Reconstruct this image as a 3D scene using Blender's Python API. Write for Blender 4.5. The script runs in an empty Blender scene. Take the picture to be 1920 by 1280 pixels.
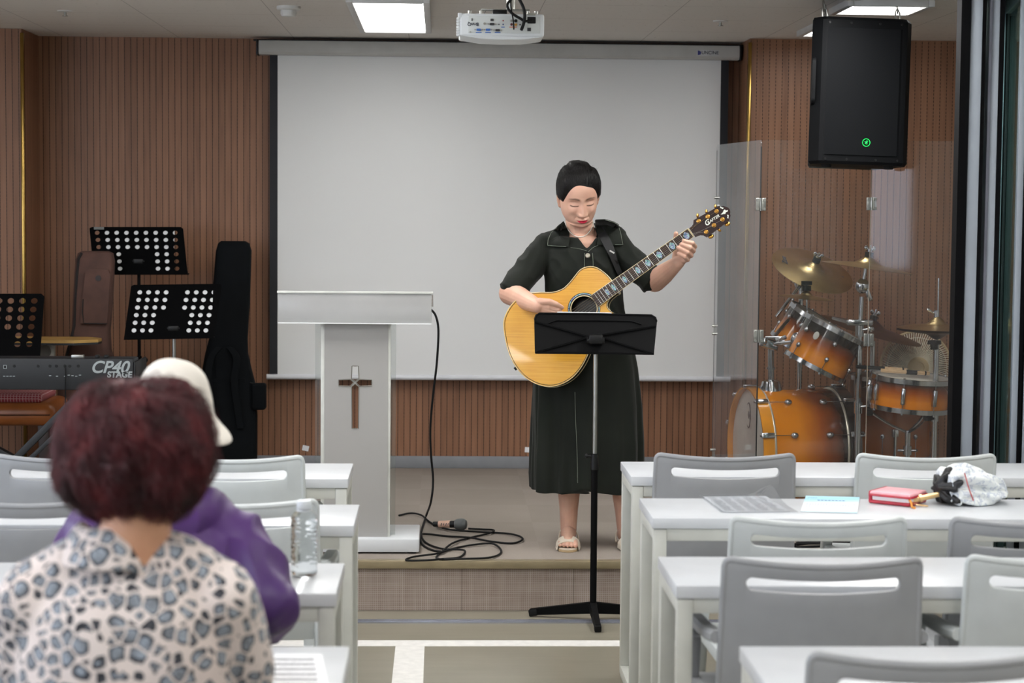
import bpy, bmesh, math, random
import numpy as np
from mathutils import Vector, Matrix, noise
from mathutils.bvhtree import BVHTree
V = Vector
PI = math.pi
rnd = random.Random(7)
S = bpy.context.scene
COL = S.collection

# ------------------------------------------------------------------ camera, world, exposure
F = 3650.0                      # focal length in pixels of a 1920 wide frame
EYE = V((0, 0, 1.58))
YAW, PITCH, ROLL = 0.037, math.atan(250 / F), 0.0088
ROT = Matrix.Rotation(-YAW, 3, 'Z') @ Matrix.Rotation(PI / 2 - PITCH, 3, 'X') @ Matrix.Rotation(ROLL, 3, 'Z')
cd = bpy.data.cameras.new('camera')
cam = bpy.data.objects.new('camera', cd)
COL.objects.link(cam)
cam.matrix_world = Matrix.Translation(EYE) @ ROT.to_4x4()
cd.sensor_width = 36
cd.lens = F * 36 / 1920
cd.clip_start = 0.05
cd.clip_end = 60
cd.dof.use_dof = True
cd.dof.focus_distance = 7.75
cd.dof.aperture_fstop = 4.5
S.camera = cam
w = bpy.data.worlds.new('world')
S.world = w
w.use_nodes = True
w.node_tree.nodes['Background'].inputs[0].default_value = (0.75, 0.85, 1, 1)
w.node_tree.nodes['Background'].inputs[1].default_value = 0.25
S.view_settings.view_transform = 'Standard'
S.view_settings.look = 'None'
S.view_settings.gamma = 1
S.view_settings.use_curve_mapping = False
S.view_settings.exposure = 1.2
PANEL = 9.0                     # brightness of the ceiling panels
S.cycles.max_bounces = 10
S.cycles.transparent_max_bounces = 24
S.cycles.caustics_reflective = False
S.cycles.caustics_refractive = False

STAGE, CEIL, TOP = 0.20, 2.45, 0.73


def ray(px, py):
    return ROT @ V(((px - 960) / F, (640 - py) / F, -1))


def P(px, py, Y):               # point seen at a pixel, at room depth Y
    d = ray(px, py)
    return EYE + d * (Y / d.y)


def PZ(px, py, z):              # point seen at a pixel, on the level z
    d = ray(px, py)
    return EYE + d * ((z - EYE.z) / d.z)


RINV = ROT.transposed()


def pix(p):                     # where a point falls in the photograph
    q = RINV @ (V(p) - EYE)
    return 960 + F * q.x / -q.z, 640 - F * q.y / -q.z


# ------------------------------------------------------------------ materials
def lin(c):
    return tuple(((v / 255) / 12.92 if v / 255 <= .04045 else ((v / 255 + .055) / 1.055) ** 2.4) for v in c[:3]) + (1,)


class N:                        # small node helper
    def __init__(s, name):
        s.m = bpy.data.materials.new(name)
        s.m.use_nodes = True
        s.t = s.m.node_tree
        s.b = s.t.nodes['Principled BSDF']
        s.out = s.t.nodes['Material Output']

    def n(s, typ, **kw):
        x = s.t.nodes.new(typ)
        for k, v in kw.items():
            setattr(x, k, v)
        return x

    def l(s, a, b):
        s.t.links.new(a, b)

    def put(s, sock, v):
        if hasattr(v, 'is_output') or isinstance(v, bpy.types.NodeSocket):
            s.l(v, sock)
        else:
            sock.default_value = v

    def math(s, op, a, b=0.0, c=None):
        x = s.n('ShaderNodeMath', operation=op)
        s.put(x.inputs[0], a)
        s.put(x.inputs[1], b)
        if c is not None:
            s.put(x.inputs[2], c)
        return x.outputs[0]

    def xyz(s, kind='Object'):
        tc = s.n('ShaderNodeTexCoord')
        sp = s.n('ShaderNodeSeparateXYZ')
        s.l(tc.outputs[kind], sp.inputs[0])
        return tc.outputs[kind], sp.outputs

    def mix(s, f, a, b):
        x = s.n('ShaderNodeMix', data_type='RGBA')
        s.put(x.inputs[0], f)
        s.put(x.inputs[6], a)
        s.put(x.inputs[7], b)
        return x.outputs[2]

    def noise(s, vec, scale, detail=3, rough=.5):
        x = s.n('ShaderNodeTexNoise')
        s.l(vec, x.inputs['Vector'])
        x.inputs['Scale'].default_value = scale
        x.inputs['Detail'].default_value = detail
        x.inputs['Roughness'].default_value = rough
        return x.outputs['Fac']

    def ramp(s, f, stops):
        x = s.n('ShaderNodeValToRGB')
        s.l(f, x.inputs[0])
        e = x.color_ramp.elements
        while len(e) < len(stops):
            e.new(0.5)
        for el, (p, c) in zip(e, stops):
            el.position = p
            el.color = lin(c) if len(c) == 3 else c
        return x.outputs[0]

    def bump(s, h, strength, dist=.002):
        x = s.n('ShaderNodeBump')
        x.inputs['Strength'].default_value = strength
        x.inputs['Distance'].default_value = dist
        s.l(h, x.inputs['Height'])
        s.l(x.outputs[0], s.b.inputs['Normal'])

    def set(s, rough=.5, metal=0, spec=.5, trans=0, coat=0, ior=None, sheen=0):
        i = s.b.inputs
        i['Roughness'].default_value = rough
        i['Metallic'].default_value = metal
        i['Specular IOR Level'].default_value = spec
        i['Transmission Weight'].default_value = trans
        i['Coat Weight'].default_value = coat
        i['Sheen Weight'].default_value = sheen
        if ior:
            i['IOR'].default_value = ior
        return s

    def col(s, c):
        s.put(s.b.inputs['Base Color'], c)
        return s


def mat(name, rgb, rough=.5, metal=0, spec=.5, var=.08, scale=12, bump=0, bscale=200, **kw):
    k = N(name)
    k.set(rough, metal, spec, **kw)
    co, _ = k.xyz()
    f = k.noise(co, scale)
    a = tuple(max(0, min(255, v * (1 - var))) for v in rgb)
    b = tuple(max(0, min(255, v * (1 + var))) for v in rgb)
    k.col(k.ramp(f, [(.3, a), (.7, b)]))
    if bump:
        k.bump(k.noise(co, bscale, 2), bump)
    return k.m


def mat_glow(name, rgb, e):
    k = N(name)
    k.col(lin(rgb))
    k.b.inputs['Emission Color'].default_value = lin(rgb)
    k.b.inputs['Emission Strength'].default_value = e
    return k.m


def mat_clear(name, tint=(250, 252, 252), dust=.05, gloss=.06, dustcol=(200, 200, 200), cap=.5, ior=1.3):
    """thin clear sheet: see-through, a little dusty, a fresnel sheen"""
    k = N(name)
    tr = k.n('ShaderNodeBsdfTransparent')
    tr.inputs[0].default_value = lin(tint)
    df = k.n('ShaderNodeBsdfDiffuse')
    df.inputs[0].default_value = lin(dustcol)
    gl = k.n('ShaderNodeBsdfGlossy')
    gl.inputs['Roughness'].default_value = .04
    co, _ = k.xyz()
    f = k.noise(co, 6, 6, .65)
    d = k.math('MULTIPLY', f, dust * 2)
    m1 = k.n('ShaderNodeMixShader')
    k.l(d, m1.inputs[0])
    k.l(tr.outputs[0], m1.inputs[1])
    k.l(df.outputs[0], m1.inputs[2])
    fr = k.n('ShaderNodeFresnel')
    fr.inputs[0].default_value = ior
    m2 = k.n('ShaderNodeMixShader')
    ge = k.n('ShaderNodeNewGeometry')
    front = k.math('SUBTRACT', 1.0, ge.outputs['Backfacing'])
    k.l(k.math('MULTIPLY', front, k.math('MINIMUM', k.math('ADD', fr.outputs[0], gloss - .02), cap)), m2.inputs[0])
    k.l(m1.outputs[0], m2.inputs[1])
    k.l(gl.outputs[0], m2.inputs[2])
    k.l(m2.outputs[0], k.out.inputs[0])
    return k.m


def mat_frost(name, rgb, clear=.3, rough=.35):
    """frosted acrylic: partly scatters, partly lets a blurred view through"""
    k = N(name)
    df = k.n('ShaderNodeBsdfDiffuse')
    df.inputs[0].default_value = lin(rgb)
    tl = k.n('ShaderNodeBsdfTranslucent')
    tl.inputs[0].default_value = lin(rgb)
    rf = k.n('ShaderNodeBsdfRefraction')
    rf.inputs['IOR'].default_value = 1.02
    rf.inputs['Roughness'].default_value = rough
    rf.inputs[0].default_value = lin((245, 245, 245))
    gl = k.n('ShaderNodeBsdfGlossy')
    gl.inputs['Roughness'].default_value = .25
    a = k.n('ShaderNodeMixShader')
    a.inputs[0].default_value = .18
    k.l(df.outputs[0], a.inputs[1])
    k.l(tl.outputs[0], a.inputs[2])
    b = k.n('ShaderNodeMixShader')
    co, _ = k.xyz()
    k.l(k.math('ADD', k.math('MULTIPLY', k.noise(co, 9), .06), clear - .03), b.inputs[0])
    k.l(a.outputs[0], b.inputs[1])
    k.l(rf.outputs[0], b.inputs[2])
    c = k.n('ShaderNodeMixShader')
    c.inputs[0].default_value = .04
    k.l(b.outputs[0], c.inputs[1])
    k.l(gl.outputs[0], c.inputs[2])
    k.l(c.outputs[0], k.out.inputs[0])
    return k.m


# ------------------------------------------------------------------ mesh building
def rot(x=0, y=0, z=0):
    return (Matrix.Rotation(z, 3, 'Z') @ Matrix.Rotation(y, 3, 'Y') @ Matrix.Rotation(x, 3, 'X'))


def frame(d, up=(0, 0, 1)):
    """3x3 whose z axis is d"""
    z = V(d).normalized()
    u = V(up)
    if abs(z.dot(u.normalized())) > .97:
        u = V((0, 1, 0)) if abs(z.y) < .9 else V((1, 0, 0))
    x = u.cross(z).normalized()
    return Matrix((x, z.cross(x), z)).transposed()


class MB:
    def __init__(s):
        s.v, s.f, s.mi, s.cur = [], [], [], 0

    def m(s, i):
        s.cur = i
        return s

    def add(s, vs, fs):
        o = len(s.v)
        s.v += [V(p) for p in vs]
        s.f += [tuple(i + o for i in f) for f in fs]
        s.mi += [s.cur] * len(fs)
        return s

    def box(s, c, size, R=None, b=0, seg=2):
        c = V(c)
        R = R or Matrix.Identity(3)
        bm = bmesh.new()
        bmesh.ops.create_cube(bm, size=1)
        for v in bm.verts:
            v.co = V((v.co.x * size[0], v.co.y * size[1], v.co.z * size[2]))
        if b:
            b = min(b, min(size) * .49)
            bmesh.ops.bevel(bm, geom=bm.edges[:], offset=b, segments=seg, profile=.5, affect='EDGES')
        bm.verts.index_update()
        s.add([c + R @ v.co for v in bm.verts], [[v.index for v in f.verts] for f in bm.faces])
        bm.free()
        return s

    def box2(s, a, b, bev=0):
        a, b = V(a), V(b)
        return s.box((a + b) / 2, [abs(b[i] - a[i]) for i in range(3)], None, bev)

    def bar(s, p0, p1, wx, wz, up=(0, 0, 1), b=0):
        p0, p1 = V(p0), V(p1)
        return s.box((p0 + p1) / 2, (wx, wz, (p1 - p0).length), frame(p1 - p0, up), b)

    def loft(s, rings, cap=True, closed=True):
        n = len(rings[0])
        vs = [p for r in rings for p in r]
        fs = []
        for i in range(len(rings) - 1):
            for j in range(n if closed else n - 1):
                k = (j + 1) % n
                fs.append((i * n + j, i * n + k, (i + 1) * n + k, (i + 1) * n + j))
        if cap:
            fs.append(tuple(range(n))[::-1])
            fs.append(tuple((len(rings) - 1) * n + j for j in range(n)))
        return s.add(vs, fs)

    def cyl(s, p0, p1, r0, r1=None, n=16, cap=True):
        r1 = r0 if r1 is None else r1
        p0, p1 = V(p0), V(p1)
        A = frame(p1 - p0)
        c = [A @ V((math.cos(2 * PI * i / n), math.sin(2 * PI * i / n), 0)) for i in range(n)]
        return s.loft([[p0 + q * r0 for q in c], [p1 + q * r1 for q in c]], cap)

    def tube(s, pts, r, n=8, closed=False, flat=1.0):
        pts = [V(p) for p in pts]
        k = len(pts)
        rs = r if isinstance(r, (list, tuple)) else [r] * k
        x = None
        rings = []
        for i in range(k):
            if closed:
                d = pts[(i + 1) % k] - pts[i - 1]
            else:
                d = pts[min(i + 1, k - 1)] - pts[max(i - 1, 0)]
            d = d.normalized() if d.length > 1e-9 else V((0, 0, 1))
            if x is None:
                x = frame(d).col[0]
            x = (x - d * x.dot(d)).normalized()
            y = d.cross(x)
            rings.append([pts[i] + (x * math.cos(2 * PI * j / n) + y * flat * math.sin(2 * PI * j / n)) * rs[i] for j in range(n)])
        if closed:
            rings.append(rings[0])
        return s.loft(rings, not closed)

    def lathe(s, prof, c=(0, 0, 0), A=None, n=32, cap=True):
        A = A or Matrix.Identity(3)
        c = V(c)
        rings = [[c + A @ V((max(r, 1e-5) * math.cos(2 * PI * j / n), max(r, 1e-5) * math.sin(2 * PI * j / n), z)) for j in range(n)] for r, z in prof]
        return s.loft(rings, cap)

    def ell(s, c, rad, R=None, nu=20, nv=12):
        c = V(c)
        R = R or Matrix.Identity(3)
        if not isinstance(rad, (list, tuple)):
            rad = (rad,) * 3
        vs = [c + R @ V((0, 0, -rad[2]))]
        for i in range(1, nv):
            a = -PI / 2 + PI * i / nv
            for j in range(nu):
                t = 2 * PI * j / nu
                vs.append(c + R @ V((rad[0] * math.cos(a) * math.cos(t), rad[1] * math.cos(a) * math.sin(t), rad[2] * math.sin(a))))
        vs.append(c + R @ V((0, 0, rad[2])))
        fs = []
        for j in range(nu):
            fs.append((0, 1 + (j + 1) % nu, 1 + j))
            e = 1 + (nv - 2) * nu
            fs.append((len(vs) - 1, e + j, e + (j + 1) % nu))
        for i in range(nv - 2):
            for j in range(nu):
                k = (j + 1) % nu
                fs.append((1 + i * nu + j, 1 + i * nu + k, 1 + (i + 1) * nu + k, 1 + (i + 1) * nu + j))
        return s.add(vs, fs)

    def limb(s, pts, rs, n=18):
        """tapered limb with round joints, for a later remesh"""
        pts = [V(p) for p in pts]
        for i in range(len(pts) - 1):
            if (pts[i + 1] - pts[i]).length > 1e-5:
                s.cyl(pts[i], pts[i + 1], rs[i], rs[i + 1], n)
        for p, r in zip(pts, rs):
            s.ell(p, r, None, n, 10)
        return s

    def prism(s, poly, z0, z1, A=None, c=(0, 0, 0)):
        A = A or Matrix.Identity(3)
        c = V(c)
        n = len(poly)
        vs = [c + A @ V((p[0], p[1], z0)) for p in poly] + [c + A @ V((p[0], p[1], z1)) for p in poly]
        fs = [tuple(range(n))[::-1], tuple(range(n, 2 * n))] + [(i, (i + 1) % n, n + (i + 1) % n, n + i) for i in range(n)]
        return s.add(vs, fs)

    def tf(s, M4, start=0):
        for i in range(start, len(s.v)):
            s.v[i] = M4 @ s.v[i]
        return s


MW = {}


def mw(o):
    return MW.get(o.name, Matrix.Identity(4)) if o else Matrix.Identity(4)


def put(name, me, mats, parent=None, smooth=35):
    o = bpy.data.objects.new(name, me)
    COL.objects.link(o)
    if parent:
        o.parent = parent
    MW[o.name] = mw(parent).copy()
    for m_ in (mats if isinstance(mats, (list, tuple)) else [mats]):
        me.materials.append(m_)
    if smooth:
        me.shade_smooth()
        if smooth < 180:
            me.set_sharp_from_angle(angle=math.radians(smooth))
    return o


def mesh(name, mb, world=None):
    me = bpy.data.meshes.new(name)
    vs = mb.v
    if world is not None:
        I = world.inverted()
        vs = [I @ p for p in vs]
    me.from_pydata([tuple(p) for p in vs], [], mb.f)
    me.polygons.foreach_set('material_index', mb.mi)
    bm = bmesh.new()
    bm.from_mesh(me)
    bmesh.ops.recalc_face_normals(bm, faces=bm.faces[:])
    bm.to_mesh(me)
    bm.free()
    me.update()
    return me


def obj(name, mb, mats, parent=None, smooth=35, world=True):
    """one mesh object; coordinates are the room's unless world is False (then its parent's)"""
    return put(name, mesh(name, mb, mw(parent) if (world and parent) else None), mats, parent, smooth)


def tag(o, label, cat, group=None):
    o['label'] = label
    o['category'] = cat
    if group:
        o['group'] = group
    return o


def thing(name, label, cat, loc=(0, 0, 0), rz=0, group=None):
    o = bpy.data.objects.new(name, None)
    COL.objects.link(o)
    o.empty_display_size = .1
    o.location = loc
    o.rotation_euler = (0, 0, rz)
    MW[o.name] = Matrix.Translation(V(loc)) @ Matrix.Rotation(rz, 4, 'Z')
    return tag(o, label, cat, group)


def struct(name, mb, m, smooth=35, parent=None):
    o = obj(name, mb, m, parent, smooth)
    if not parent:
        o['kind'] = 'structure'
    return o


def dup(root, loc, rz, label):
    r = root.copy()
    COL.objects.link(r)
    r.location = loc
    r.rotation_euler = (0, 0, rz)
    r['label'] = label
    for ch in list(root.children):
        c = ch.copy()
        COL.objects.link(c)
        c.parent = r
        for g in list(ch.children):
            d = g.copy()
            COL.objects.link(d)
            d.parent = c
    return r


def baked(mb, mods, world=None):
    """mesh after modifiers: mods is a list of (type, {settings})"""
    o = bpy.data.objects.new('tmp', mesh('tmp', mb, world))
    COL.objects.link(o)
    for t, kw in mods:
        md = o.modifiers.new(t, t)
        for k, v in kw.items():
            setattr(md, k, v)
    dg = bpy.context.evaluated_depsgraph_get()
    me = bpy.data.meshes.new_from_object(o.evaluated_get(dg))
    old = o.data
    bpy.data.objects.remove(o)
    bpy.data.meshes.remove(old)
    return me


def remesh(mb, vox, smooth=6, fac=.5, world=None):
    return baked(mb, [('REMESH', dict(mode='VOXEL', voxel_size=vox)), ('SMOOTH', dict(iterations=smooth, factor=fac))], world)


def cut(mb, cutter):
    c = bpy.data.objects.new('tmpc', mesh('tmpc', cutter))
    COL.objects.link(c)
    me = baked(mb, [('BOOLEAN', dict(operation='DIFFERENCE', object=c, solver='EXACT'))])
    d = c.data
    bpy.data.objects.remove(c)
    bpy.data.meshes.remove(d)
    return me


def text_mesh(s, size, A, c, depth=.0004, align='CENTER', shear=0, bold=0):
    cu = bpy.data.curves.new('t', 'FONT')
    cu.body = s
    cu.size = size
    cu.align_x = align
    cu.align_y = 'CENTER'
    cu.extrude = depth
    cu.shear = shear
    cu.offset = bold
    o = bpy.data.objects.new('t', cu)
    COL.objects.link(o)
    dg = bpy.context.evaluated_depsgraph_get()
    dg.update()
    me = bpy.data.meshes.new_from_object(o.evaluated_get(dg))
    bpy.data.objects.remove(o)
    me.transform(Matrix.Translation(V(c)) @ A.to_4x4())
    return me


def text(name, s, size, A, c, m, parent, **kw):
    me = text_mesh(s, size, A, c, **kw)
    me.transform(mw(parent).inverted())
    return put(name, me, m, parent, 0)


def hairs(name, strands, m, parent, r0=.0006, r1=.0002):
    """thin strands as one curves object; strands: equal-length lists of room points"""
    n = len(strands[0])
    hc = bpy.data.hair_curves.new(name)
    hc.add_curves([n] * len(strands))
    I = np.array(mw(parent).inverted())
    a = np.array([[tuple(p) for p in s_] for s_ in strands], dtype=np.float64).reshape(-1, 3)
    a = a @ I[:3, :3].T + I[:3, 3]
    hc.attributes['position'].data.foreach_set('vector', a.astype(np.float32).ravel())
    at = hc.attributes.get('radius') or hc.attributes.new('radius', 'FLOAT', 'POINT')
    at.data.foreach_set('value', np.tile(np.linspace(r0, r1, n), len(strands)).astype(np.float32))
    o = bpy.data.objects.new(name, hc)
    COL.objects.link(o)
    o.parent = parent
    hc.materials.append(m)
    MW[o.name] = mw(parent).copy()
    return o


FRONT = Matrix(((1, 0, 0), (0, 0, -1), (0, 1, 0)))   # writing that stands upright and faces the audience (local x right, y up)


def spline(pts, n=8, closed=False):
    pts = [V(p) for p in pts]
    k = len(pts)
    out = []
    for i in range(k if closed else k - 1):
        g = (lambda j: pts[j % k]) if closed else (lambda j: pts[max(0, min(k - 1, j))])
        p0, p1, p2, p3 = g(i - 1), g(i), g(i + 1), g(i + 2)
        for j in range(n):
            t = j / n
            out.append(.5 * ((2 * p1) + (p2 - p0) * t + (2 * p0 - 5 * p1 + 4 * p2 - p3) * t * t + (3 * p1 - p0 - 3 * p2 + p3) * t ** 3))
    if not closed:
        out.append(pts[-1])
    return out


def rrect(w_, h_, r, n=5):
    o = []
    for cx_, cy_, a in ((w_ / 2 - r, h_ / 2 - r, 0), (-w_ / 2 + r, h_ / 2 - r, 90), (-w_ / 2 + r, -h_ / 2 + r, 180), (w_ / 2 - r, -h_ / 2 + r, 270)):
        for i in range(n + 1):
            t = math.radians(a + 90 * i / n)
            o.append((cx_ + r * math.cos(t), cy_ + r * math.sin(t)))
    return o


# shared materials
M_chrome = mat('chrome', (176, 178, 182), .14, 1, var=.03)
M_steel = mat('brushed_steel', (170, 170, 165), .35, 1, var=.05)
M_black = mat('black_plastic', (9, 9, 10), .42, 0, .35, var=.1)
M_rubber = mat('black_rubber', (12, 12, 13), .7, 0, .3)
M_blackmetal = mat('black_painted_metal', (6, 6, 7), .6, 0, .12, var=.08)
M_gold = mat('gold_metal', (226, 172, 88), .22, 1, var=.04)
M_white = mat('white_laminate', (208, 211, 215), .3, var=.015)
M_whiteframe = mat('white_painted_steel', (204, 205, 198), .4, var=.02)
M_paper = mat('white_paper', (235, 236, 238), .7, var=.01)
M_print = mat('print_ink', (70, 74, 84), .8)
# ------------------------------------------------------------------ the room
def wood_wall(dash):
    k = N('perforated_wood_slats')
    k.set(.45, 0, .35)
    co, x = k.xyz()
    u = k.math('ADD', x[0], x[1])
    q = k.math('DIVIDE', u, .0325)
    fr = k.math('FRACT', q)
    groove = k.math('LESS_THAN', k.math('ABSOLUTE', k.math('SUBTRACT', fr, .5)), .055)
    d = k.math('GREATER_THAN', k.math('FRACT', k.math('DIVIDE', x[2], .0185)), dash)
    g = k.math('MULTIPLY', groove, k.math('ADD', k.math('MULTIPLY', d, .72), .22))
    wn = k.n('ShaderNodeTexWhiteNoise', noise_dimensions='1D')
    k.l(k.math('FLOOR', k.math('ADD', q, .5)), wn.inputs['W'])
    mp = k.n('ShaderNodeMapping')
    mp.inputs['Scale'].default_value = (18, 18, 1.3)
    k.l(co, mp.inputs[0])
    grain = k.noise(mp.outputs[0], 3, 6, .6)
    base = k.ramp(k.math('ADD', k.math('MULTIPLY', grain, .75), k.math('MULTIPLY', wn.outputs[0], .25)),
                  [(.25, (126, 90, 68)), (.5, (142, 102, 77)), (.8, (156, 113, 87))])
    k.col(k.mix(g, base, lin((38, 24, 18))))
    k.bump(k.math('SUBTRACT', 1.0, groove), .5, .003)
    return k.m


M_wall = wood_wall(.12)
M_wallr = wood_wall(.42)
M_brass = mat('brass_trim', (160, 130, 70), .22, 1, var=.05)
M_plain = mat('plain_wall_paint', (205, 203, 196), .8, var=.02)

k = N('floor_vinyl')
k.set(.28, 0, .45)
co, x = k.xyz()
n1 = k.noise(co, 1.6, 5, .6)
mp = k.n('ShaderNodeMapping')
mp.inputs['Scale'].default_value = (1, 8, 1)
k.l(co, mp.inputs[0])
n2 = k.noise(mp.outputs[0], 3, 4)
k.col(k.ramp(k.math('ADD', k.math('MULTIPLY', n1, .6), k.math('MULTIPLY', n2, .4)), [(.3, (128, 123, 108)), (.7, (146, 141, 126))]))
k.bump(n2, .05)
M_floor = k.m

k = N('ceiling_tile')
k.set(.9, 0, .2)
co, x = k.xyz()
vo = k.noise(co, 55, 2)
spk = k.math('GREATER_THAN', vo, .70)
seam = k.math('MAXIMUM', k.math('LESS_THAN', k.math('FRACT', k.math('DIVIDE', k.math('ADD', x[0], 9.17), .6)), .006),
              k.math('LESS_THAN', k.math('FRACT', k.math('DIVIDE', x[1], .6)), .006))
b = k.mix(k.math('MULTIPLY', spk, .45), lin((222, 218, 212)), lin((150, 142, 134)))
k.col(k.mix(k.math('MULTIPLY', seam, .5), b, lin((110, 105, 100))))
M_ceil = k.m

k = N('stage_carpet')
k.set(.95, 0, .1)
co, x = k.xyz()
tx = k.math('FLOOR', k.math('DIVIDE', k.math('ADD', x[0], 4.09), .5))
ty = k.math('FLOOR', k.math('DIVIDE', x[1], .5))
chk = k.math('MODULO', k.math('ADD', tx, ty), 2)
fine = k.noise(co, 260, 2)
big = k.noise(co, 3, 4)
f = k.math('ADD', k.math('ADD', k.math('MULTIPLY', fine, .5), k.math('MULTIPLY', big, .3)), k.math('MULTIPLY', chk, .07))
k.col(k.ramp(f, [(.25, (138, 129, 121)), (.7, (162, 152, 143))]))
k.bump(fine, .4)
M_carpet = k.m

k = N('woven_stage_front')
k.set(.85, 0, .15)
co, x = k.xyz()
gx = k.math('LESS_THAN', k.math('FRACT', k.math('DIVIDE', x[0], .0075)), .3)
gz = k.math('LESS_THAN', k.math('FRACT', k.math('DIVIDE', x[2], .0075)), .3)
mp = k.n('ShaderNodeMapping')
mp.inputs['Scale'].default_value = (14, 1, 1)
k.l(co, mp.inputs[0])
nx = k.noise(mp.outputs[0], 4, 3)
mp2 = k.n('ShaderNodeMapping')
mp2.inputs['Scale'].default_value = (1, 1, 22)
k.l(co, mp2.inputs[0])
nz = k.noise(mp2.outputs[0], 4, 3)
g = k.math('MAXIMUM', k.math('MULTIPLY', gx, nx), k.math('MULTIPLY', gz, nz))
seam = k.math('LESS_THAN', k.math('FRACT', k.math('DIVIDE', k.math('ADD', x[0], 10.03), .44)), .006)
b = k.ramp(k.math('ADD', k.math('MULTIPLY', nx, .5), k.math('MULTIPLY', nz, .5)), [(.3, (140, 122, 112)), (.7, (160, 144, 134))])
b = k.mix(g, b, lin((196, 186, 178)))
k.col(k.mix(k.math('MULTIPLY', seam, .6), b, lin((90, 80, 74))))
M_riser = k.m

YB, YL, YR = 10.28, 9.86, 9.92           # recessed wall, left and right returns
XL = P(42, 300, YL).x
XR = P(1403, 300, YR).x
struct('floor', MB().box2((-4.2, -4, -.06), (4.2, 10.6, 0)), M_floor)
struct('ceiling', MB().box2((-4.2, -4, CEIL), (4.2, 10.6, CEIL + .06)), M_ceil)
struct('wall_back', MB().box2((XL - .1, YB, 0), (XR + .1, YB + .2, CEIL)), M_wall)
struct('wall_back_left', MB().box2((-4.2, YL, 0), (XL, YB + .2, CEIL)), M_wall)
struct('wall_back_right', MB().box2((XR, YR, 0), (4.2, YB + .2, CEIL)), M_wallr)
struct('wall_left', MB().box2((-4.3, -4, 0), (-4.2, 10.6, CEIL)), M_plain)
struct('wall_right', MB().box2((4.2, -4, 0), (4.3, 10.6, CEIL)), M_plain)
M_win = mat_glow('added_window_glow', (226, 236, 255), 3.0)  # unseen glowing windows, added to lift the dark ceiling with cool light
for i, (x0_, y0_, x1_, y1_) in enumerate(((-4.2, -3.2, -4.185, -.6), (-4.2, .2, -4.185, 2.8), (-4.2, 3.6, -4.185, 6.0))):
    mb = MB().box2((x0_, y0_, .95), (x1_, y1_, 2.15))
    o = struct('window_%d' % (i + 1), mb, M_win)
    mb = MB()
    for yy in (y0_, (y0_ + y1_) / 2, y1_):
        mb.box2((x1_ - .01, yy - .03, .92), (x1_ + .03, yy + .03, 2.18))
    for zz in (.95, 2.15):
        mb.box2((x1_ - .01, y0_, zz - .03), (x1_ + .03, y1_, zz + .03))
    obj('window_frame', mb, M_plain, o)
struct('wall_rear', MB().box2((-4.2, -4.1, 0), (4.2, -4, CEIL)), M_plain)
struct('trim_1', MB().box2((XL - .006, YL - .008, STAGE), (XL + .012, YL + .02, CEIL - .02), .004), M_brass)
struct('trim_2', MB().box2((XR - .010, YR - .008, STAGE), (XR + .008, YR + .02, CEIL - .02), .004), M_brass)

M_base = mat('grey_baseboard', (132, 134, 138), .5, var=.03)
mb = MB()
mb.box2((XL, YB - .014, STAGE), (XR, YB - .0005, STAGE + .064), .003)
struct('baseboard_back', mb, M_base)
mb = MB()
mb.box2((XR, YR - .014, STAGE), (4.2, YR - .0005, STAGE + .064), .003)
struct('baseboard_right', mb, M_base)

YS = 7.565
struct('floor_stage', MB().box2((-4.2, YS, 0.001), (2.4, YB, STAGE - .003)), M_riser)
struct('floor_stage_carpet', MB().box2((-4.2, YS + .001, STAGE - .003), (2.4, YB, STAGE)), M_carpet)
struct('trim_3', MB().box2((-4.2, YS - .022, STAGE - .03), (2.4, YS + .02, STAGE + .002), .004), mat('bronze_stage_nosing', (158, 144, 116), .4, .5, var=.05))
a, b = PZ(900, 1163, 0).y, PZ(900, 1168.5, 0).y
mb = MB()
mb.box2((-4.2, b, 0), (4.2, a, .004))
mb.box2((-4.2, b + .012, 0), (4.2, b + .016, .007))
mb.box2((-4.2, a - .012, 0), (4.2, a - .008, .007))
struct('trim_4', mb, mat('aluminium_floor_track', (185, 188, 200), .25, .9, var=.04))
M_tape = mat('white_floor_tape', (226, 224, 220), .5, var=.03, scale=30)
y0, y1 = PZ(900, 1211.5, 0).y, PZ(900, 1200.5, 0).y
struct('trim_5', MB().box2((-3.9, y0, 0), (3.9, y1, .0012)), M_tape)
x0, x1 = PZ(741.5, 1212, 0).x, PZ(796, 1212, 0).x
struct('trim_6', MB().box2((x0, 2.2, 0), (x1, y0 - .001, .0012)), M_tape)

# ------------------------------------------------------------------ ceiling fittings
M_diff = mat_glow('lit_diffuser', (253, 252, 250), PANEL)
M_lframe = mat('white_light_frame', (200, 200, 198), .5, var=.02)


M_diff2 = mat_glow('dim_lit_diffuser', (253, 252, 250), PANEL * .44)


def panel(x, y, wx, wy, label, m_=None):
    t = thing('ceiling_light', label, 'light', (x, y, CEIL), 0, 'ceiling panel lights')
    mb = MB()
    f = .028
    for sx in (-1, 1):
        mb.box((sx * (wx / 2 + f / 2), 0, -.014), (f, wy + 2 * f, .028), None, .003)
        mb.box((0, sx * (wy / 2 + f / 2), -.014), (wx, f, .028), None, .003)
    obj('frame', mb, M_lframe, t, world=False)
    obj('diffuser', MB().box((0, 0, -.009), (wx, wy, .012)), m_ or M_diff, t, world=False)


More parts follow.
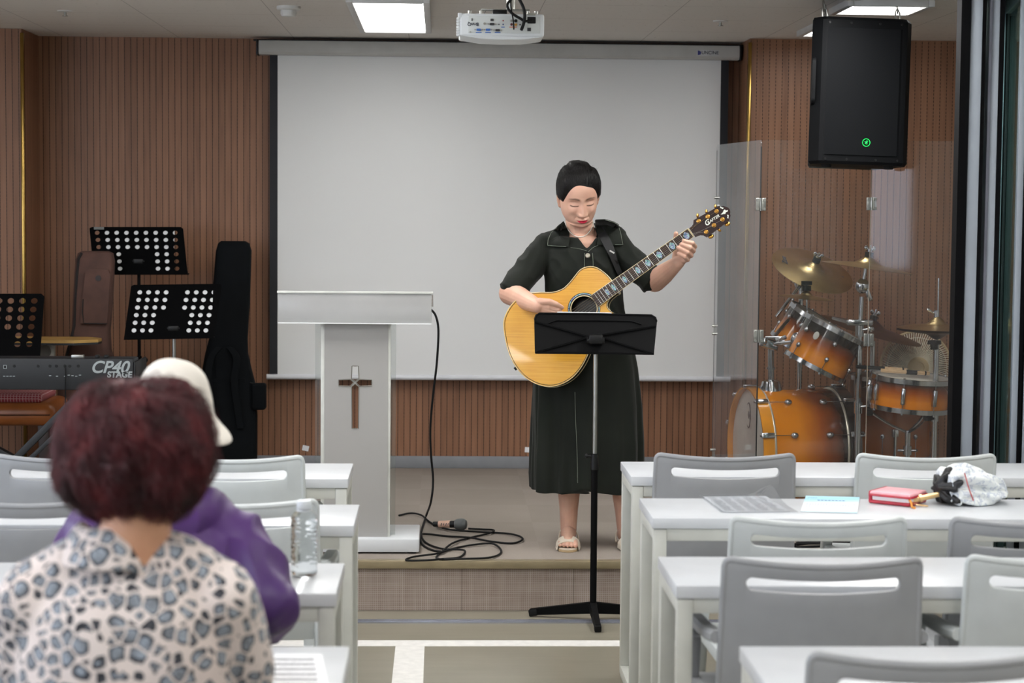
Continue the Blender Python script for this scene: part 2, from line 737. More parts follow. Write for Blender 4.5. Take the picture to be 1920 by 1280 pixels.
ZP = CEIL - .015
c0, c1 = PZ(685, 56, ZP), PZ(798, 56.5, ZP)
panel((c0.x + c1.x) / 2, c0.y - .68, c1.x - c0.x, 1.36, 'bright ceiling panel light in front of the top of the screen', M_diff2)
c0, c1 = PZ(1701, 23.5, ZP), PZ(1596, 8, ZP)
panel((c0.x + c1.x) / 2, c0.y - .17, c0.x - c1.x, .34, 'bright ceiling panel light just above the hanging loudspeaker', M_diff2)
c0 = PZ(1506, 63.5, ZP)
panel(c0.x + .15, c0.y - .3, .30, .6, 'ceiling panel light partly hidden by left edge of hanging loudspeaker', M_diff2)
M_diff3 = mat_glow('bright_lit_diffuser', (253, 252, 250), PANEL * 1.5)
M_diff5 = mat_glow('clear_lit_diffuser', (253, 252, 250), PANEL * 1.15)
M_diff4 = mat_glow('soft_lit_diffuser', (253, 252, 250), PANEL * .8)
for x, y, m_ in ((-2.3, 7.2, M_diff4), (-.4, 7.2, M_diff5), (1.5, 7.2, M_diff3), (-2.4, 5.0, M_diff4), (-.4, 5.0, M_diff4), (1.7, 5.0, M_diff4), (-2.4, 2.6, M_diff4), (-.4, 2.6, M_diff4), (1.7, 2.6, M_diff4), (-2.4, -.6, M_diff4), (-.4, -.6, M_diff4), (1.7, -.6, M_diff4),
                 (-1.4, -2.6, M_diff4), (1.2, -2.6, M_diff4), (3.2, 1.2, M_diff4), (3.2, 4.4, M_diff4)):
    panel(x, y, .3, 1.2, 'ceiling panel light in the seating half, above the top of the photo', m_)

p = PZ(541, 12, CEIL)
t = thing('smoke_detector', 'round white smoke detector on the ceiling left of the panel light', 'smoke detector', (p.x, p.y, CEIL))
M_wp = mat('white_plastic', (208, 208, 205), .45, var=.02)
obj('base', MB().lathe([(.052, 0), (.052, -.012), (.046, -.017)], p.xy.to_3d() + V((0, 0, CEIL))), M_wp, t)
obj('sensor_dome', MB().lathe([(.034, -.015), (.036, -.03), (.03, -.043), (.012, -.046), (0, -.046)], p.xy.to_3d() + V((0, 0, CEIL))), M_wp, t)
for (px, py), lab in (((122, 20), 'small sprinkler head on ceiling at upper left above the wood wall'), ((1351, 39), 'small sprinkler head on ceiling right of the projector')):
    p = PZ(px, py, CEIL)
    t = thing('sprinkler', lab, 'sprinkler', (p.x, p.y, CEIL), 0, 'sprinkler heads')
    c = V((p.x, p.y, CEIL))
    obj('escutcheon', MB().lathe([(.036, 0), (.034, -.004), (.012, -.007)], c), M_wp, t)
    mb = MB().cyl(c, c + V((0, 0, -.022)), .006)
    mb.cyl(c + V((0, 0, -.022)), c + V((0, 0, -.025)), .013)
    obj('nozzle', mb, M_steel, t)

# ------------------------------------------------------------------ projection screen
YC = YB - .13
t = thing('projection_screen', 'large white pull-down projection screen in long grey casing on wood wall', 'projection screen', (P(930, 100, YC).x, YC, CEIL))
xa, xb = P(486, 90, YC).x, P(1385, 100, YC).x
zt, zb = P(935, 81.5, YC).z, P(935, 107.5, YC).z
mb = MB()
prof = [(0, 0), (.075, 0), (.082, -.012), (.082, zb - zt + .012), (.07, zb - zt), (.0, zb - zt)]
A = Matrix(((0, 0, 1), (-1, 0, 0), (0, 1, 0)))
mb.prism(prof, xa, xb, A, (0, YC + .05, zt))
obj('casing', mb, mat('grey_screen_casing', (186, 186, 182), .45, var=.02), t)
mb = MB()
mb.box2((xa - .012, YC - .03, zb - .004), (xa, YC + .05, zt + .006), .003)
mb.box2((xb, YC - .03, zb - .004), (xb + .012, YC + .05, zt + .006), .003)
mb.box2((xa - .03, YC + .0, zt), (xb + .03, YC + .05, zt + .008))
obj('end_cap', mb, M_black, t)
YF = YC + .03
xw0, xw1 = P(520.5, 400, YF).x, P(1347.5, 400, YF).x
zc = P(935, 704, YF).z
k = N('screen_fabric')
k.set(.75, 0, .2)
co, x = k.xyz()
k.col(k.ramp(k.noise(co, 1.1, 2), [(.3, (222, 223, 222)), (.7, (226, 227, 226))]))
obj('screen_fabric', MB().box2((xw0, YF, zc), (xw1, YF + .002, zb)), k.m, t)
M_border = mat('black_screen_border', (24, 26, 32), .7)
obj('black_border', MB().box2((P(505.5, 400, YF).x, YF, zc), (xw0, YF + .0022, zb)), M_border, t)
obj('black_border', MB().box2((xw1, YF, zc), (P(1362, 400, YF).x, YF + .0022, zb)), M_border, t)
mb = MB()
mb.tube([(P(500, 705, YF).x, YF, zc - .012), (P(1369, 705, YF).x, YF, zc - .012)], .0135, 12)
obj('bottom_bar', mb, mat('white_bottom_bar', (214, 216, 220), .35, var=.02), t)
pa = P(1327, 99, YC - .033)
mb = MB()
mb.box(pa, (.115, .001, .03))
o = obj('maker_plate', mb, mat('label_plate', (196, 197, 198), .4), t)
text('lettering', 'UNCINE', .024, FRONT, pa + V((.012, -.0012, 0)), M_print, o, bold=.0004)
mb = MB().prism([(-.01, -.012), (.004, -.010), (.008, 0), (.004, .008), (-.01, .012)], 0, .0006, FRONT, pa + V((-.042, -.0005, 0)))
obj('emblem', mb, mat('blue_ink', (52, 56, 120), .6), o)

# paper scraps stuck to the wall
for (px, py, rz), lab in (((573, 840, .2), 'scrap of white tape on wood wall behind the left tables'), ((990, 843, .05), 'scrap of white tape on wood wall beside the dark skirt')):
    mb = MB().box(P(px, py, YB - .001), (.034, .0012, .028), rot(0, rz, 0))
    tag(obj('tape_scrap', mb, M_paper), lab, 'tape', 'tape scraps on the wall')

# ------------------------------------------------------------------ folding glass doors
M_alu = mat('silver_door_stile', (142, 149, 157), .45, 0, .4, var=.02)
M_glass = mat_clear('door_glass', (228, 240, 237), .05, .07, (150, 165, 165))
M_gask = mat('black_gasket', (9, 9, 11), .8, 0, .1)


def leaf(n, near, far, th=.05, st=.05):
    (pn, yn), (pf, yf) = near, far
    a = P(pn, 500, yn)
    b_ = P(pf, 500, yf)
    a.z = b_.z = 0
    d = (b_ - a).normalized()
    L = (b_ - a).length
    s = V((-d.y, d.x, 0))
    R = Matrix((d, s, V((0, 0, 1)))).transposed()
    z0, z1 = .015, 2.40
    mb = MB()
    for q in (st / 2, L - st / 2):
        mb.box(a + d * q + V((0, 0, (z0 + z1) / 2)), (st, th, z1 - z0), R, .003)
    for z in (z0 + .05, z1 - .04):
        mb.box(a + d * (L / 2) + V((0, 0, z)), (L - 2 * st, th, .08), R, .002)
    o = obj('door_%d' % n, mb, M_alu)
    o['kind'] = 'structure'
    mb = MB()
    for q in (st + .006, L - st - .006):
        mb.box(a + d * q + V((0, 0, (z0 + z1) / 2)), (.012, th * .8, z1 - z0 - .16), R)
    obj('gasket', mb, M_gask, o)
    obj('pane', MB().box(a + d * (L / 2) + V((0, 0, (z0 + z1) / 2)), (L - 2 * st - .01, .012, z1 - z0 - .14), R), M_glass, o)
    return o, a, d, s


def hinge(o, c, zs):
    for z in zs:
        mb = MB().cyl(V((c.x, c.y, z - .05)), V((c.x, c.y, z + .05)), .009, None, 12)
        mb.box(V((c.x, c.y + .012, z)), (.012, .03, .095), None, .002)
        obj('hinge', mb, M_gask, o)


d1, a, d, s = leaf(1, (1820, 6.75), (1820, 7.42), .040)


def flank(o, px, Y, x0_, x1_, m_, dep=.06):
    q = P(px, 500, Y)
    obj('gasket', MB().box2((q.x + x0_, q.y - .002, .02), (q.x + x1_, q.y + dep, 2.39)), m_, o)


flank(d1, 1820, 6.75, -.054, -.021, M_gask)
flank(d1, 1820, 6.75, .021, .034, M_gask)
h = P(1843, 600, 6.80)
hinge(d1, h, (P(0, 30, 6.8).z, P(0, 590, 6.8).z + .03, .4))
d2, a, d, s = leaf(2, (1856, 6.75), (1856, 7.40), .026, .04)
flank(d2, 1856, 6.75, -.022, -.013, mat('violet_grey_edge', (92, 94, 104), .5))
flank(d2, 1856, 6.75, .013, .030, M_gask)
d3, a, d, s = leaf(3, (1909, 6.70), (1876, 7.32), .022, .05)
flank(d3, 1909, 6.70, .011, .024, M_gask, .03)
qa, qb = P(1864, 500, 7.40), P(1896, 500, 7.40)
struct('trim_8', MB().box2((qa.x, 7.40, 0.01), (qb.x, 7.45, 2.40), .004), M_alu)
d4, a, d, s = leaf(4, (1938, 6.66), (1930, 7.36), .045, .05)
mb = MB().box2((1.2, 7.36, 2.405), (4.2, 7.46, CEIL))
struct('trim_7', mb, M_alu)
# ------------------------------------------------------------------ tables
TL, TD = 1.80, .37


def table(label):
    t = thing('desk', label, 'table', (0, 0, 0), 0, 'white narrow desks in two columns')
    mb = MB().box((0, 0, TOP - .015), (TL, TD, .030), None, .0025)
    obj('tabletop', mb, M_white, t, world=False)
    q = .036
    for sx in (-1, 1):
        x_ = sx * (TL / 2 - q / 2 - .004)
        for sy in (-1, 1):
            obj('leg', MB().box((x_, sy * (TD / 2 - q / 2 - .004), (TOP - .032) / 2 + .004), (q, q, TOP - .04), None, .003), M_whiteframe, t, world=False)
        mb = MB().box((x_, 0, .024), (q, TD - 2 * q - .008, q), None, .002)
        obj('foot_bar', mb, M_whiteframe, t, world=False)
        obj('side_rail', MB().box((x_, 0, TOP - .048), (q, TD - 2 * q - .008, .034), None, .002), M_whiteframe, t, world=False)
    for sy in (-1, 1):
        obj('long_rail', MB().box((0, sy * (TD / 2 - q / 2 - .004), TOP - .048), (TL - 2 * q - .008, .03, .034), None, .002), M_whiteframe, t, world=False)
    return t


def corner(px, py):
    return PZ(px, py, TOP)


proto = None
for side, px, py, lab in (
        (1, 1163.5, 865, 'white desk at the front right below the drum shield'),
        (1, 1198.5, 933.5, 'second white desk on the right, holding umbrella, wallet and papers'),
        (1, 1233.5, 1043, 'third white desk from the front on the right, with nothing on it'),
        (1, 1386, 1211, 'nearest white desk at lower right, cut by the bottom of the photo'),
        (-1, 662.6, 868.5, 'white desk at the front left beside the lectern'),
        (-1, 674.4, 945.6, 'second white desk on the left, just behind the water bottle'),
        (-1, 646, 1055.3, 'third white desk on the left, with the water bottle standing on it'),
        (-1, 656.5, 1211, 'nearest white desk at lower left with a sheet of music on it')):
    c = corner(px, py)
    loc = (c.x + side * TL / 2, c.y - TD / 2, 0)
    if proto is None:
        proto = table(lab)
        proto.location = loc
    else:
        dup(proto, loc, 0, lab)

# ------------------------------------------------------------------ chairs
M_grey = mat('grey_chair_plastic', (152, 154, 157), .42, var=.02, bump=.04, bscale=500)
M_pale = mat('pale_chair_plastic', (196, 201, 201), .42, var=.02, bump=.04, bscale=500)
ZT = .81


def chair(label, M_grey):
    t = thing('stacking_chair', label, 'chair', (0, 0, 0), 0, 'grey plastic chairs at the desks')
    # backrest: bowed panel with a long hand slot
    W = .218
    us = sorted(set([round(-1 + 2 * i / 60, 4) for i in range(61)] + [-.785, .785, -.78, .78, -.74, .74, -.99, .99, -.97, .97]))

    def pt(u, z):
        k_ = (z - .46) / (ZT - .46)
        wd = W * (1.03 - .03 * k_)
        return (u * wd, -.200 - .035 * k_ - .032 * (1 - u * u), z)

    def ztop(u):
        e = max(0, (abs(u) - .93) / .07)
        return ZT - .004 - .016 * (1 - math.sqrt(max(0, 1 - e * e))) - .014 * (1 - u * u)

    sc, sh, su = ZT - .052, .0145, .785

    def slot(u):
        if abs(u) > su:
            return None
        e = max(0, (abs(u) - (su - .066)) / .066)
        return sh * math.sqrt(max(0, 1 - e * e))

    vs, fs = [], []
    cols = []
    for u in us:
        zt_ = ztop(u)
        h = slot(u) or 0
        mid = sc - .012 * (1 - u * u)
        zz = [.43, .50, .57, .64, .70, mid - h, mid + h, (mid + h + zt_) / 2, zt_]
        cols.append([len(vs) + i for i in range(len(zz))])
        vs += [pt(u, z) for z in zz]
    for i in range(len(us) - 1):
        inside = abs(us[i]) <= su and abs(us[i + 1]) <= su
        for j in range(8):
            if j == 5 and inside:
                continue
            fs.append((cols[i][j], cols[i + 1][j], cols[i + 1][j + 1], cols[i][j + 1]))
    mb = MB().add(vs, fs)
    me = baked(mb, [('WELD', dict(merge_threshold=.0003)), ('SOLIDIFY', dict(thickness=.012, offset=0)), ('BEVEL', dict(width=.003, segments=2, limit_method='ANGLE', angle_limit=.9))])
    put('backrest', me, M_grey, t, 40)
    mb = MB()
    rim = [pt(-1, .46)] + [pt(-1, .6), pt(-1, .72), pt(-1, ZT - .035)] + [pt(u, ztop(u)) for u in us] + [pt(1, ZT - .035), pt(1, .72), pt(1, .6), pt(1, .46)]
    mb.tube(rim, .0085, 10)
    obj('rim', mb, M_grey, t, world=False)
    # seat
    rings = []
    for i in range(13):
        v = i / 12
        y = -.19 + .42 * v
        wd = .215 + .012 * math.sin(PI * v)
        r = []
        for j in range(17):
            u = -1 + 2 * j / 16
            r.append((u * wd, y, .455 - .014 * (1 - u * u) * math.sin(PI * min(1, v * 1.1)) - (.02 * max(0, v - .85) / .15)))
        rings.append(r)
    mb = MB().loft(rings, False, False)
    me = baked(mb, [('SOLIDIFY', dict(thickness=.014, offset=-1)), ('BEVEL', dict(width=.004, segments=2, limit_method='ANGLE', angle_limit=.9))])
    put('seat', me, M_grey, t, 40)
    for sx in (-1, 1):
        fl = [(sx * .250, .17, 0), (sx * .246, .15, .3), (sx * .242, .10, .565)]
        mb = MB()
        for i in range(2):
            mb.bar(fl[i], fl[i + 1], .034, .044, (0, 1, 0), .007)
        obj('leg', mb, M_grey, t, world=False)
        bl = [(sx * .248, -.27, 0), (sx * .238, -.225, .3), (sx * .226, -.19, .50)]
        mb = MB()
        for i in range(2):
            mb.bar(bl[i], bl[i + 1], .032, .04, (0, 1, 0), .007)
        obj('leg', mb, M_grey, t, world=False)
        arm = [(sx * .226, -.215, .625), (sx * .238, -.12, .618), (sx * .243, 0, .612), (sx * .243, .08, .606), (sx * .242, .118, .585), (sx * .242, .125, .555)]
        sp_ = spline(arm, 5)
        rings = []
        for i, q in enumerate(sp_):
            dq = (sp_[min(i + 1, len(sp_) - 1)] - sp_[max(i - 1, 0)]).normalized()
            x_ = V((1, 0, 0)) - dq * dq.x
            x_.normalize()
            up = x_.cross(dq)
            rings.append([q + x_ * a_ * .020 + up * b_ * .014 for a_, b_ in ((-1, -.5), (-.6, -1), (.6, -1), (1, -.5), (1, .5), (.6, 1), (-.6, 1), (-1, .5))])
        obj('armrest', MB().loft(rings), M_grey, t, world=False)
        obj('seat_rail', MB().bar((sx * .23, -.2, .44), (sx * .240, .14, .44), .03, .035, (0, 0, 1), .006), M_grey, t, world=False)
    return t


cproto = {}
PALE = (1737, 1534.5, 1996, 434, 437)
for px, py, Y, lab in (
        (1359.5, 849, 6.11, 'grey chair at the front right desk, its back below the bass drum'),
        (1737, 846, 6.12, 'paler grey chair at the front right desk, behind the umbrella'),
        (1534.5, 978, 4.84, 'pale grey chair tucked under the desk with the red wallet'),
        (1946, 978, 4.84, 'grey chair at the desk with the umbrella, cut by the right edge'),
        (1542.5, 1050, 4.27, 'large grey chair in the middle of the right side, at the bare third desk'),
        (1996, 1040, 4.30, 'pale grey chair at the bare third desk, cut by the right edge'),
        (1752, 1235, 3.34, 'nearest grey chair at lower right, only its top showing'),
        (125, 843, 6.01, 'grey chair at the front left desk, left of the white bucket hat'),
        (434, 846, 6.01, 'pale grey chair at the front left desk, right of the white bucket hat'),
        (48, 930, 5.11, 'grey chair at the second left desk, left of the purple jacket'),
        (437, 928, 5.11, 'pale grey chair at the second left desk, right of the purple jacket'),
        (272, 1160, 3.86, 'grey chair under the person in the purple jacket'),
        (238, 1440, 2.84, 'grey chair under the person in the leopard print blouse')):
    p = P(px, py, Y)
    loc = (p.x, Y + .235, 0)
    kind = px in PALE
    if kind not in cproto:
        cproto[kind] = chair(lab, M_pale if kind else M_grey)
        cproto[kind].location = loc
    else:
        dup(cproto[kind], loc, 0, lab)
# ------------------------------------------------------------------ projector under the ceiling
YP = 6.8
c = P(941, 48, YP)
t = thing('projector', 'white projector hanging upside down from the ceiling with black cables plugged in', 'projector', (c.x, c.y, CEIL))
W_, H_, D_ = .294, .082, .23
M_proj = mat('projector_white', (212, 216, 218), .4, var=.01)
mb = MB()
mb.box(c + V((0, D_ / 2, .002)), (W_, D_, H_ - .004), None, .008, 3)
me_ = []
bot = [(-W_ / 2 + .006, -H_ / 2 + .006), (W_ / 2 - .004, -H_ / 2 + .004), (W_ * .25, -H_ / 2 - .005), (0, -H_ / 2 - .0065), (-W_ * .25, -H_ / 2 - .004)]
mb.prism([(x_, z_) for x_, z_ in bot], -D_ + .004, -.004, FRONT, c)
obj('body', mb, M_proj, t)
z = c + V((0, -.001, 0))
mb = MB().box(z + V((.008, 0, .003)), (.25, .004, .058), None, .0015)
pn = obj('connector_panel', mb, mat('connector_panel', (200, 204, 202), .5, var=.01), t)


def pp(px, py, d=-.004):
    q = P(px, py, YP)
    q.y = c.y + d
    return q


U = FRONT @ rot(0, 0, PI)
text('lettering', 'BenQ', .0165, U, pp(887, 45.5), M_print, pn, bold=.0005)
M_pb, M_or, M_nv = mat('blue_port', (58, 106, 180), .5), mat('orange_port_mark', (214, 110, 60), .5), mat('dark_port', (42, 42, 46), .5)
for px, py, m_ in ((897.5, 56, M_pb), (915, 56, M_pb), (933, 57, M_nv), (922.5, 45.5, M_nv)):
    mb = MB().prism(rrect(.016, .008, .003), 0, .004, FRONT, pp(px, py, -.003))
    o = obj('video_port', mb, m_, pn)
    mb = MB()
    for s_ in (-1, 1):
        mb.cyl(pp(px, py, -.003) + V((s_ * .0125, 0, 0)), pp(px, py, -.007) + V((s_ * .0125, 0, 0)), .0026, None, 6)
    obj('port_screws', mb, M_steel, pn)
for px, py, m_, w_ in ((897.5, 61, M_pb, .02), (915, 61, M_pb, .02), (933, 61, M_pb, .02), (943, 51, M_pb, .013), (962, 51, M_or, .026)):
    obj('colour_mark', MB().box(pp(px, py, -.0032), (w_, .0006, .003)), m_, pn)
for px, py, r, m_ in ((908.6, 44.6, .0045, M_steel), (935.5, 46, .0022, M_nv), (943.3, 39, .0024, mat('red_jack', (150, 30, 34), .5)), (943.3, 46, .0026, mat('blue_jack', (30, 60, 110), .5)),
                      (959, 46, .0045, mat('maroon_jack', (96, 34, 40), .5)), (967, 46.5, .0048, mat('yellow_jack', (196, 140, 50), .5)), (967, 39.3, .0058, M_black), (975, 46.5, .0028, M_nv), (959, 39.5, .0045, M_steel), (881.5, 60, .0024, M_steel)):
    obj('jack', MB().cyl(pp(px, py, -.002), pp(px, py, -.006), r, None, 12), m_, pn)
obj('power_socket', MB().box(pp(996.5, 38, -.003), (.029, .006, .023), None, .002), M_black, pn)
obj('network_port', MB().box(pp(992, 55.5, -.003), (.013, .005, .012), None, .001), M_nv, pn)
obj('usb_port', MB().box(pp(922.5, 37.5, -.003), (.011, .005, .008), None, .001), M_nv, pn)
obj('security_slot', MB().box(pp(885, 37, -.003), (.0035, .004, .009)), M_nv, pn)
obj('rating_label', MB().box(pp(996.5, 26.5, -.0022), (.028, .003, .008)), mat('rating_label', (150, 150, 140), .6), t)
mb = MB()
for i in range(7):
    mb.box(c + V((-W_ / 2 - .004, .012, -.034 + .0095 * i)), (.012, .022, .0066), None, .001)
mb.box(c + V((-W_ / 2 + .002, .012, .034)), (.014, .024, .016), None, .002)
obj('vent_grille', mb, M_proj, t)
for px in (881, 902, 991.5, 1006):
    q = P(px, 18, YP)
    mb = MB().cyl(V((q.x, c.y + .03, c.z + H_ / 2 - .004)), V((q.x, c.y + .03, c.z + H_ / 2 + .012)), .007 if px in (881, 1006) else .005)
    obj('foot', mb, M_steel, t)
mb = MB()
zc_ = c.z + H_ / 2 + .022
q0, q1 = P(910, 10, YP), P(988, 10, YP)
for qq, qe in ((q0, -.025), (q1, .025)):
    mb.bar(V((qq.x + qe * .2, c.y + .1, c.z + H_ / 2)), V((qq.x - qe * .2, c.y + .1, zc_)), .012, .003)
mb.box(V(((q0.x + q1.x) / 2, c.y + .1, zc_)), (.17, .05, .004), None, .001)
mb.cyl(V(((q0.x + q1.x) / 2 + .02, c.y + .1, zc_)), V(((q0.x + q1.x) / 2 + .02, c.y + .1, CEIL)), .016)
obj('ceiling_mount', mb, M_steel, t)
mb = MB().box(c + V((-.005, .1, H_ / 2 + .012)), (.05, .06, .018), None, .003)
mb.box(c + V((-.06, .12, H_ / 2 + .004)), (.1, .05, .006), None, .002)
obj('mount_plate', mb, M_black, t)
for pts, r in (([(972, -14), (958, 0), (951, 10), (953, 20), (962, 29), (974, 36), (984, 41), (996, 39)], .0048), ([(966, -14), (976, 6), (981, 18), (983, 32), (981, 46), (977, 57)], .0058), ([(960, -14), (957, 8), (959, 26), (962, 42), (963, 56)], .0026)):
    mb = MB().tube(spline([pp(px, py, -.018 - .02 * math.sin(PI * i / (len(pts) - 1))) for i, (px, py) in enumerate(pts)], 6), r, 8)
    obj('cable', mb, M_rubber, t)

# ------------------------------------------------------------------ hanging loudspeaker
YSP = 8.0
M_cab = mat('speaker_cabinet', (9, 10, 12), .65, 0, .14, var=.1, bump=.15, bscale=400)
cb, ct = P(1612, 309, YSP), P(1624, 33, YSP)
zb_, zt_ = cb.z, ct.z
t = thing('loudspeaker', 'big black loudspeaker hanging from the ceiling on chains, with a green light', 'loudspeaker', (ct.x, YSP, CEIL))
hh = (ct - cb).length
ax = (ct - cb).normalized()
ax = V((ax.x * 1.0, .035, ax.z)).normalized()      # hangs a little tilted
zl = ax
xl = V((1, .03, 0))
xl = (xl - zl * xl.dot(zl)).normalized()
yl = zl.cross(xl)
RS = Matrix((xl, yl, zl)).transposed()
oc = (cb + ct) / 2


def sp(x_, y_, z_):
    return oc + RS @ V((x_, y_, z_))


wf = .207
outl = [(-wf + .03, -.004), (-wf + .045, -.012), (wf - .05, -.012), (wf - .03, -.004), (wf - .0, .05), (wf - .06, .33), (-wf + .06, .33), (-wf, .05)]
rings = []
for zz, sc_ in ((-hh / 2, .96), (-hh / 2 + .012, 1), (hh / 2 - .012, 1), (hh / 2, .97)):
    rings.append([sp(x_ * sc_, y_ * sc_ + (.006 if sc_ < 1 else 0), zz) for x_, y_ in outl])
obj('cabinet', MB().loft(rings), M_cab, t, 25)
k = N('speaker_grille')
k.set(.7, .0, .12)
co, x = k.xyz()
hx = k.math('SINE', k.math('MULTIPLY', x[0], 1100))
hz = k.math('SINE', k.math('MULTIPLY', x[2], 1100))
k.col(k.mix(k.math('GREATER_THAN', k.math('MULTIPLY', hx, hz), .15), lin((10, 12, 15)), lin((3, 3, 4))))
mb = MB()
gr = [(-wf + .052, -.0135), (-wf + .012, .012), (-wf + .006, .03)]
pl = [(-wf + .036, -.006), (-wf + .06, -.0165), (wf - .062, -.0165), (wf - .04, -.006)]
mb.loft([[sp(x_, y_, zz) for x_, y_ in pl + [(wf - .06, .0), (-wf + .06, .0)]] for zz in (-hh / 2 + .038, hh / 2 - .045)])
obj('grille', mb, k.m, t, 25)
for zz in (-hh / 2 + .02, hh / 2 - .024):
    for xx in (-.15, -.06, .06, .15):
        obj('screw', MB().cyl(sp(xx, -.010, zz), sp(xx, -.0155, zz), .005, None, 8), M_black, t)
# side handle on the left flank
hc_ = sp(-wf + .012, .05, .04)
hm = MB()
fl = V((-1, .12, 0))
Ah = Matrix((RS @ V((.13, .99, 0)), RS @ V((0, 0, 1)), RS @ V((-1, .13, 0)))).transposed()
for r_, h0, h1 in ((rrect(.075, .20, .03), -.004, .010),):
    hm.prism(r_, h0, h1, Ah, hc_)
obj('side_handle', hm, M_cab, t)
hm = MB()
for q in (-.016, .016):
    hm.prism([(a_ + q, b_) for a_, b_ in rrect(.017, .15, .008)], .008, .0112, Ah, hc_)
obj('handle_slots', hm, mat('deep_black', (4, 4, 4), .8), t)
for xx in (-.13, .13):
    obj('rubber_foot', MB().cyl(sp(xx, .05, -hh / 2 - .012), sp(xx, .05, -hh / 2 + .002), .02, .024), M_rubber, t)
lc = P(1621.5, 268, YSP)
lc = sp(*(RS.transposed() @ (lc - oc)))
lx = RS.transposed() @ (lc - oc)
M_lg = mat_glow('green_lit_badge', (20, 214, 84), .75)
A_ = RS @ FRONT
bl_ = sp(lx.x, -.0172, lx.z)
mb = MB()
ring = [bl_ + A_ @ V((.0155 * math.cos(2 * PI * i / 32), .0155 * math.sin(2 * PI * i / 32), 0)) for i in range(32)]
mb.tube(ring, .0011, 6, True)
man = [(.78 * a_, .78 * b_) for a_, b_ in [(-.009, -.009), (-.003, -.006), (.000, -.001), (.003, -.004), (.002, -.010), (.0045, -.010), (.006, -.002), (.003, .003), (.009, .004), (.009, .0062), (.002, .0062), (-.003, .004), (-.008, .006), (-.009, .004), (-.003, .001), (-.004, -.003)]]
mb.prism(man, 0, .001, A_, bl_)
mb.ell(bl_ + A_ @ V((.003, .0078, 0)), (.002, .002, .002), None, 8, 6)
obj('lit_badge', mb, M_lg, t)


def chain(name, p, q, r, wire, par, m_):
    n_ = max(2, int((q - p).length / (r * 2.6)))
    for i in range(n_):
        a_ = p.lerp(q, (i + .5) / n_)
        e = (q - p).length / n_ * .72
        A2 = frame(q - p) @ rot(0, 0, PI / 2 * (i % 2))
        pts = [a_ + A2 @ V((r * .62 * math.cos(2 * PI * j / 14), 0, e * math.sin(2 * PI * j / 14))) for j in range(14)]
        obj(name, MB().tube(pts, wire, 6, True), m_, par)


for xx, yy in ((-.155, .06), (.15, .05), (-.10, .26)):
    a_ = sp(xx, yy, hh / 2 - .004)
    chain('chain_link', a_, V((a_.x - .01, a_.y, CEIL)), .016, .0032, t, M_steel)

# ------------------------------------------------------------------ lectern
M_ac = mat_clear('clear_acrylic', (246, 248, 247), .05, .05)
M_fr = mat_frost('frosted_acrylic', (186, 184, 181), .10, .5)
M_frt = mat_frost('frosted_tray', (222, 222, 221), .5, .22)
M_edge = mat('acrylic_edge', (205, 206, 200), .25, var=.04)
M_lw = mat('lectern_base_white', (214, 217, 220), .35, var=.01)
YPD = 7.70
zb0 = STAGE
cx_ = P(665, 1000, YPD).x
t = thing('lectern', 'frosted clear acrylic lectern with an etched cross standing on the stage', 'lectern', (cx_, YPD + .15, STAGE))
xr = P(786, 1030, YPD).x
bw = (xr - cx_)
zbt = P(700, 1010, YPD).z
obj('base', MB().box2((cx_ - bw, YPD, zb0 + .006), (cx_ + bw, YPD + .36, zbt), .006), M_lw, t)
for xx in (-bw + .03, bw - .03):
    for yy in (.03, .33):
        obj('foot', MB().cyl((cx_ + xx, YPD + yy, zb0), (cx_ + xx, YPD + yy, zb0 + .008), .018), M_rubber, t)
YF_ = YPD + .05
xa, xb = P(608, 800, YF_).x, P(727, 800, YF_).x
ztr = P(660, 606, YF_).z
# front panel with the cross cut out
mb = MB().box2((xa, YF_, zbt), (xb, YF_ + .01, ztr))
s_ = YF_ / F


def cr(px, py):
    q = P(px, py, YF_)
    return q.x, q.z


cen = (665.5, 717)
pieces = {'up': [(660, 686), (672, 686), (673, 710), (666, 715), (659, 710)],
          'left': [(635, 712), (657, 711), (663, 717), (657, 724), (635, 723)],
          'right': [(697, 712), (674, 711), (668, 717), (674, 724), (697, 723)],
          'down': [(659, 725), (666, 719), (673, 725), (672, 803), (660, 803)]}
cut_mb = MB()
Axz = FRONT
for pc in pieces.values():
    cut_mb.prism([cr(*q) for q in pc], -.02, .02, FRONT, (0, YF_ + .005, 0))
# prism z points to -y in FRONT, polygon coordinates are world x,z
me = cut(mb, cut_mb)
me.transform(mw(t).inverted())
put('front_panel', me, M_fr, t, 30)
M_line = mat('etched_line', (120, 116, 108), .5)
for nm, pc in pieces.items():
    gx_ = sum(q[0] for q in pc) / 5
    gy_ = sum(q[1] for q in pc) / 5
    pts = [P(gx_ + (q[0] - gx_) * 1.0, gy_ + (q[1] - gy_) * 1.0, YF_ - .001) for q in pc]
    dense = [pts[i].lerp(pts[(i + 1) % 5], f_) for i in range(5) for f_ in (0, .5)]
    obj('cross_outline', MB().tube(dense, .0022, 5, True), M_line, t)
for px0, px1, dd in ((601, 612, .04), (722, 732, .04)):
    a_, b_ = P(px0, 800, YF_).x, P(px1, 800, YF_).x
    obj('edge_strip', MB().box2((a_, YF_ + .004, zbt), (b_, YF_ + dd, ztr), .002), M_edge, t)
for px in (591, 742):
    a_ = P(px, 800, YF_ + .06).x
    i_ = P(606 if px < 600 else 727, 800, YF_ + .06).x
    obj('side_wing', MB().box2((min(a_, i_), YF_ + .05, zbt), (max(a_, i_), YF_ + .06, ztr)), M_ac, t)
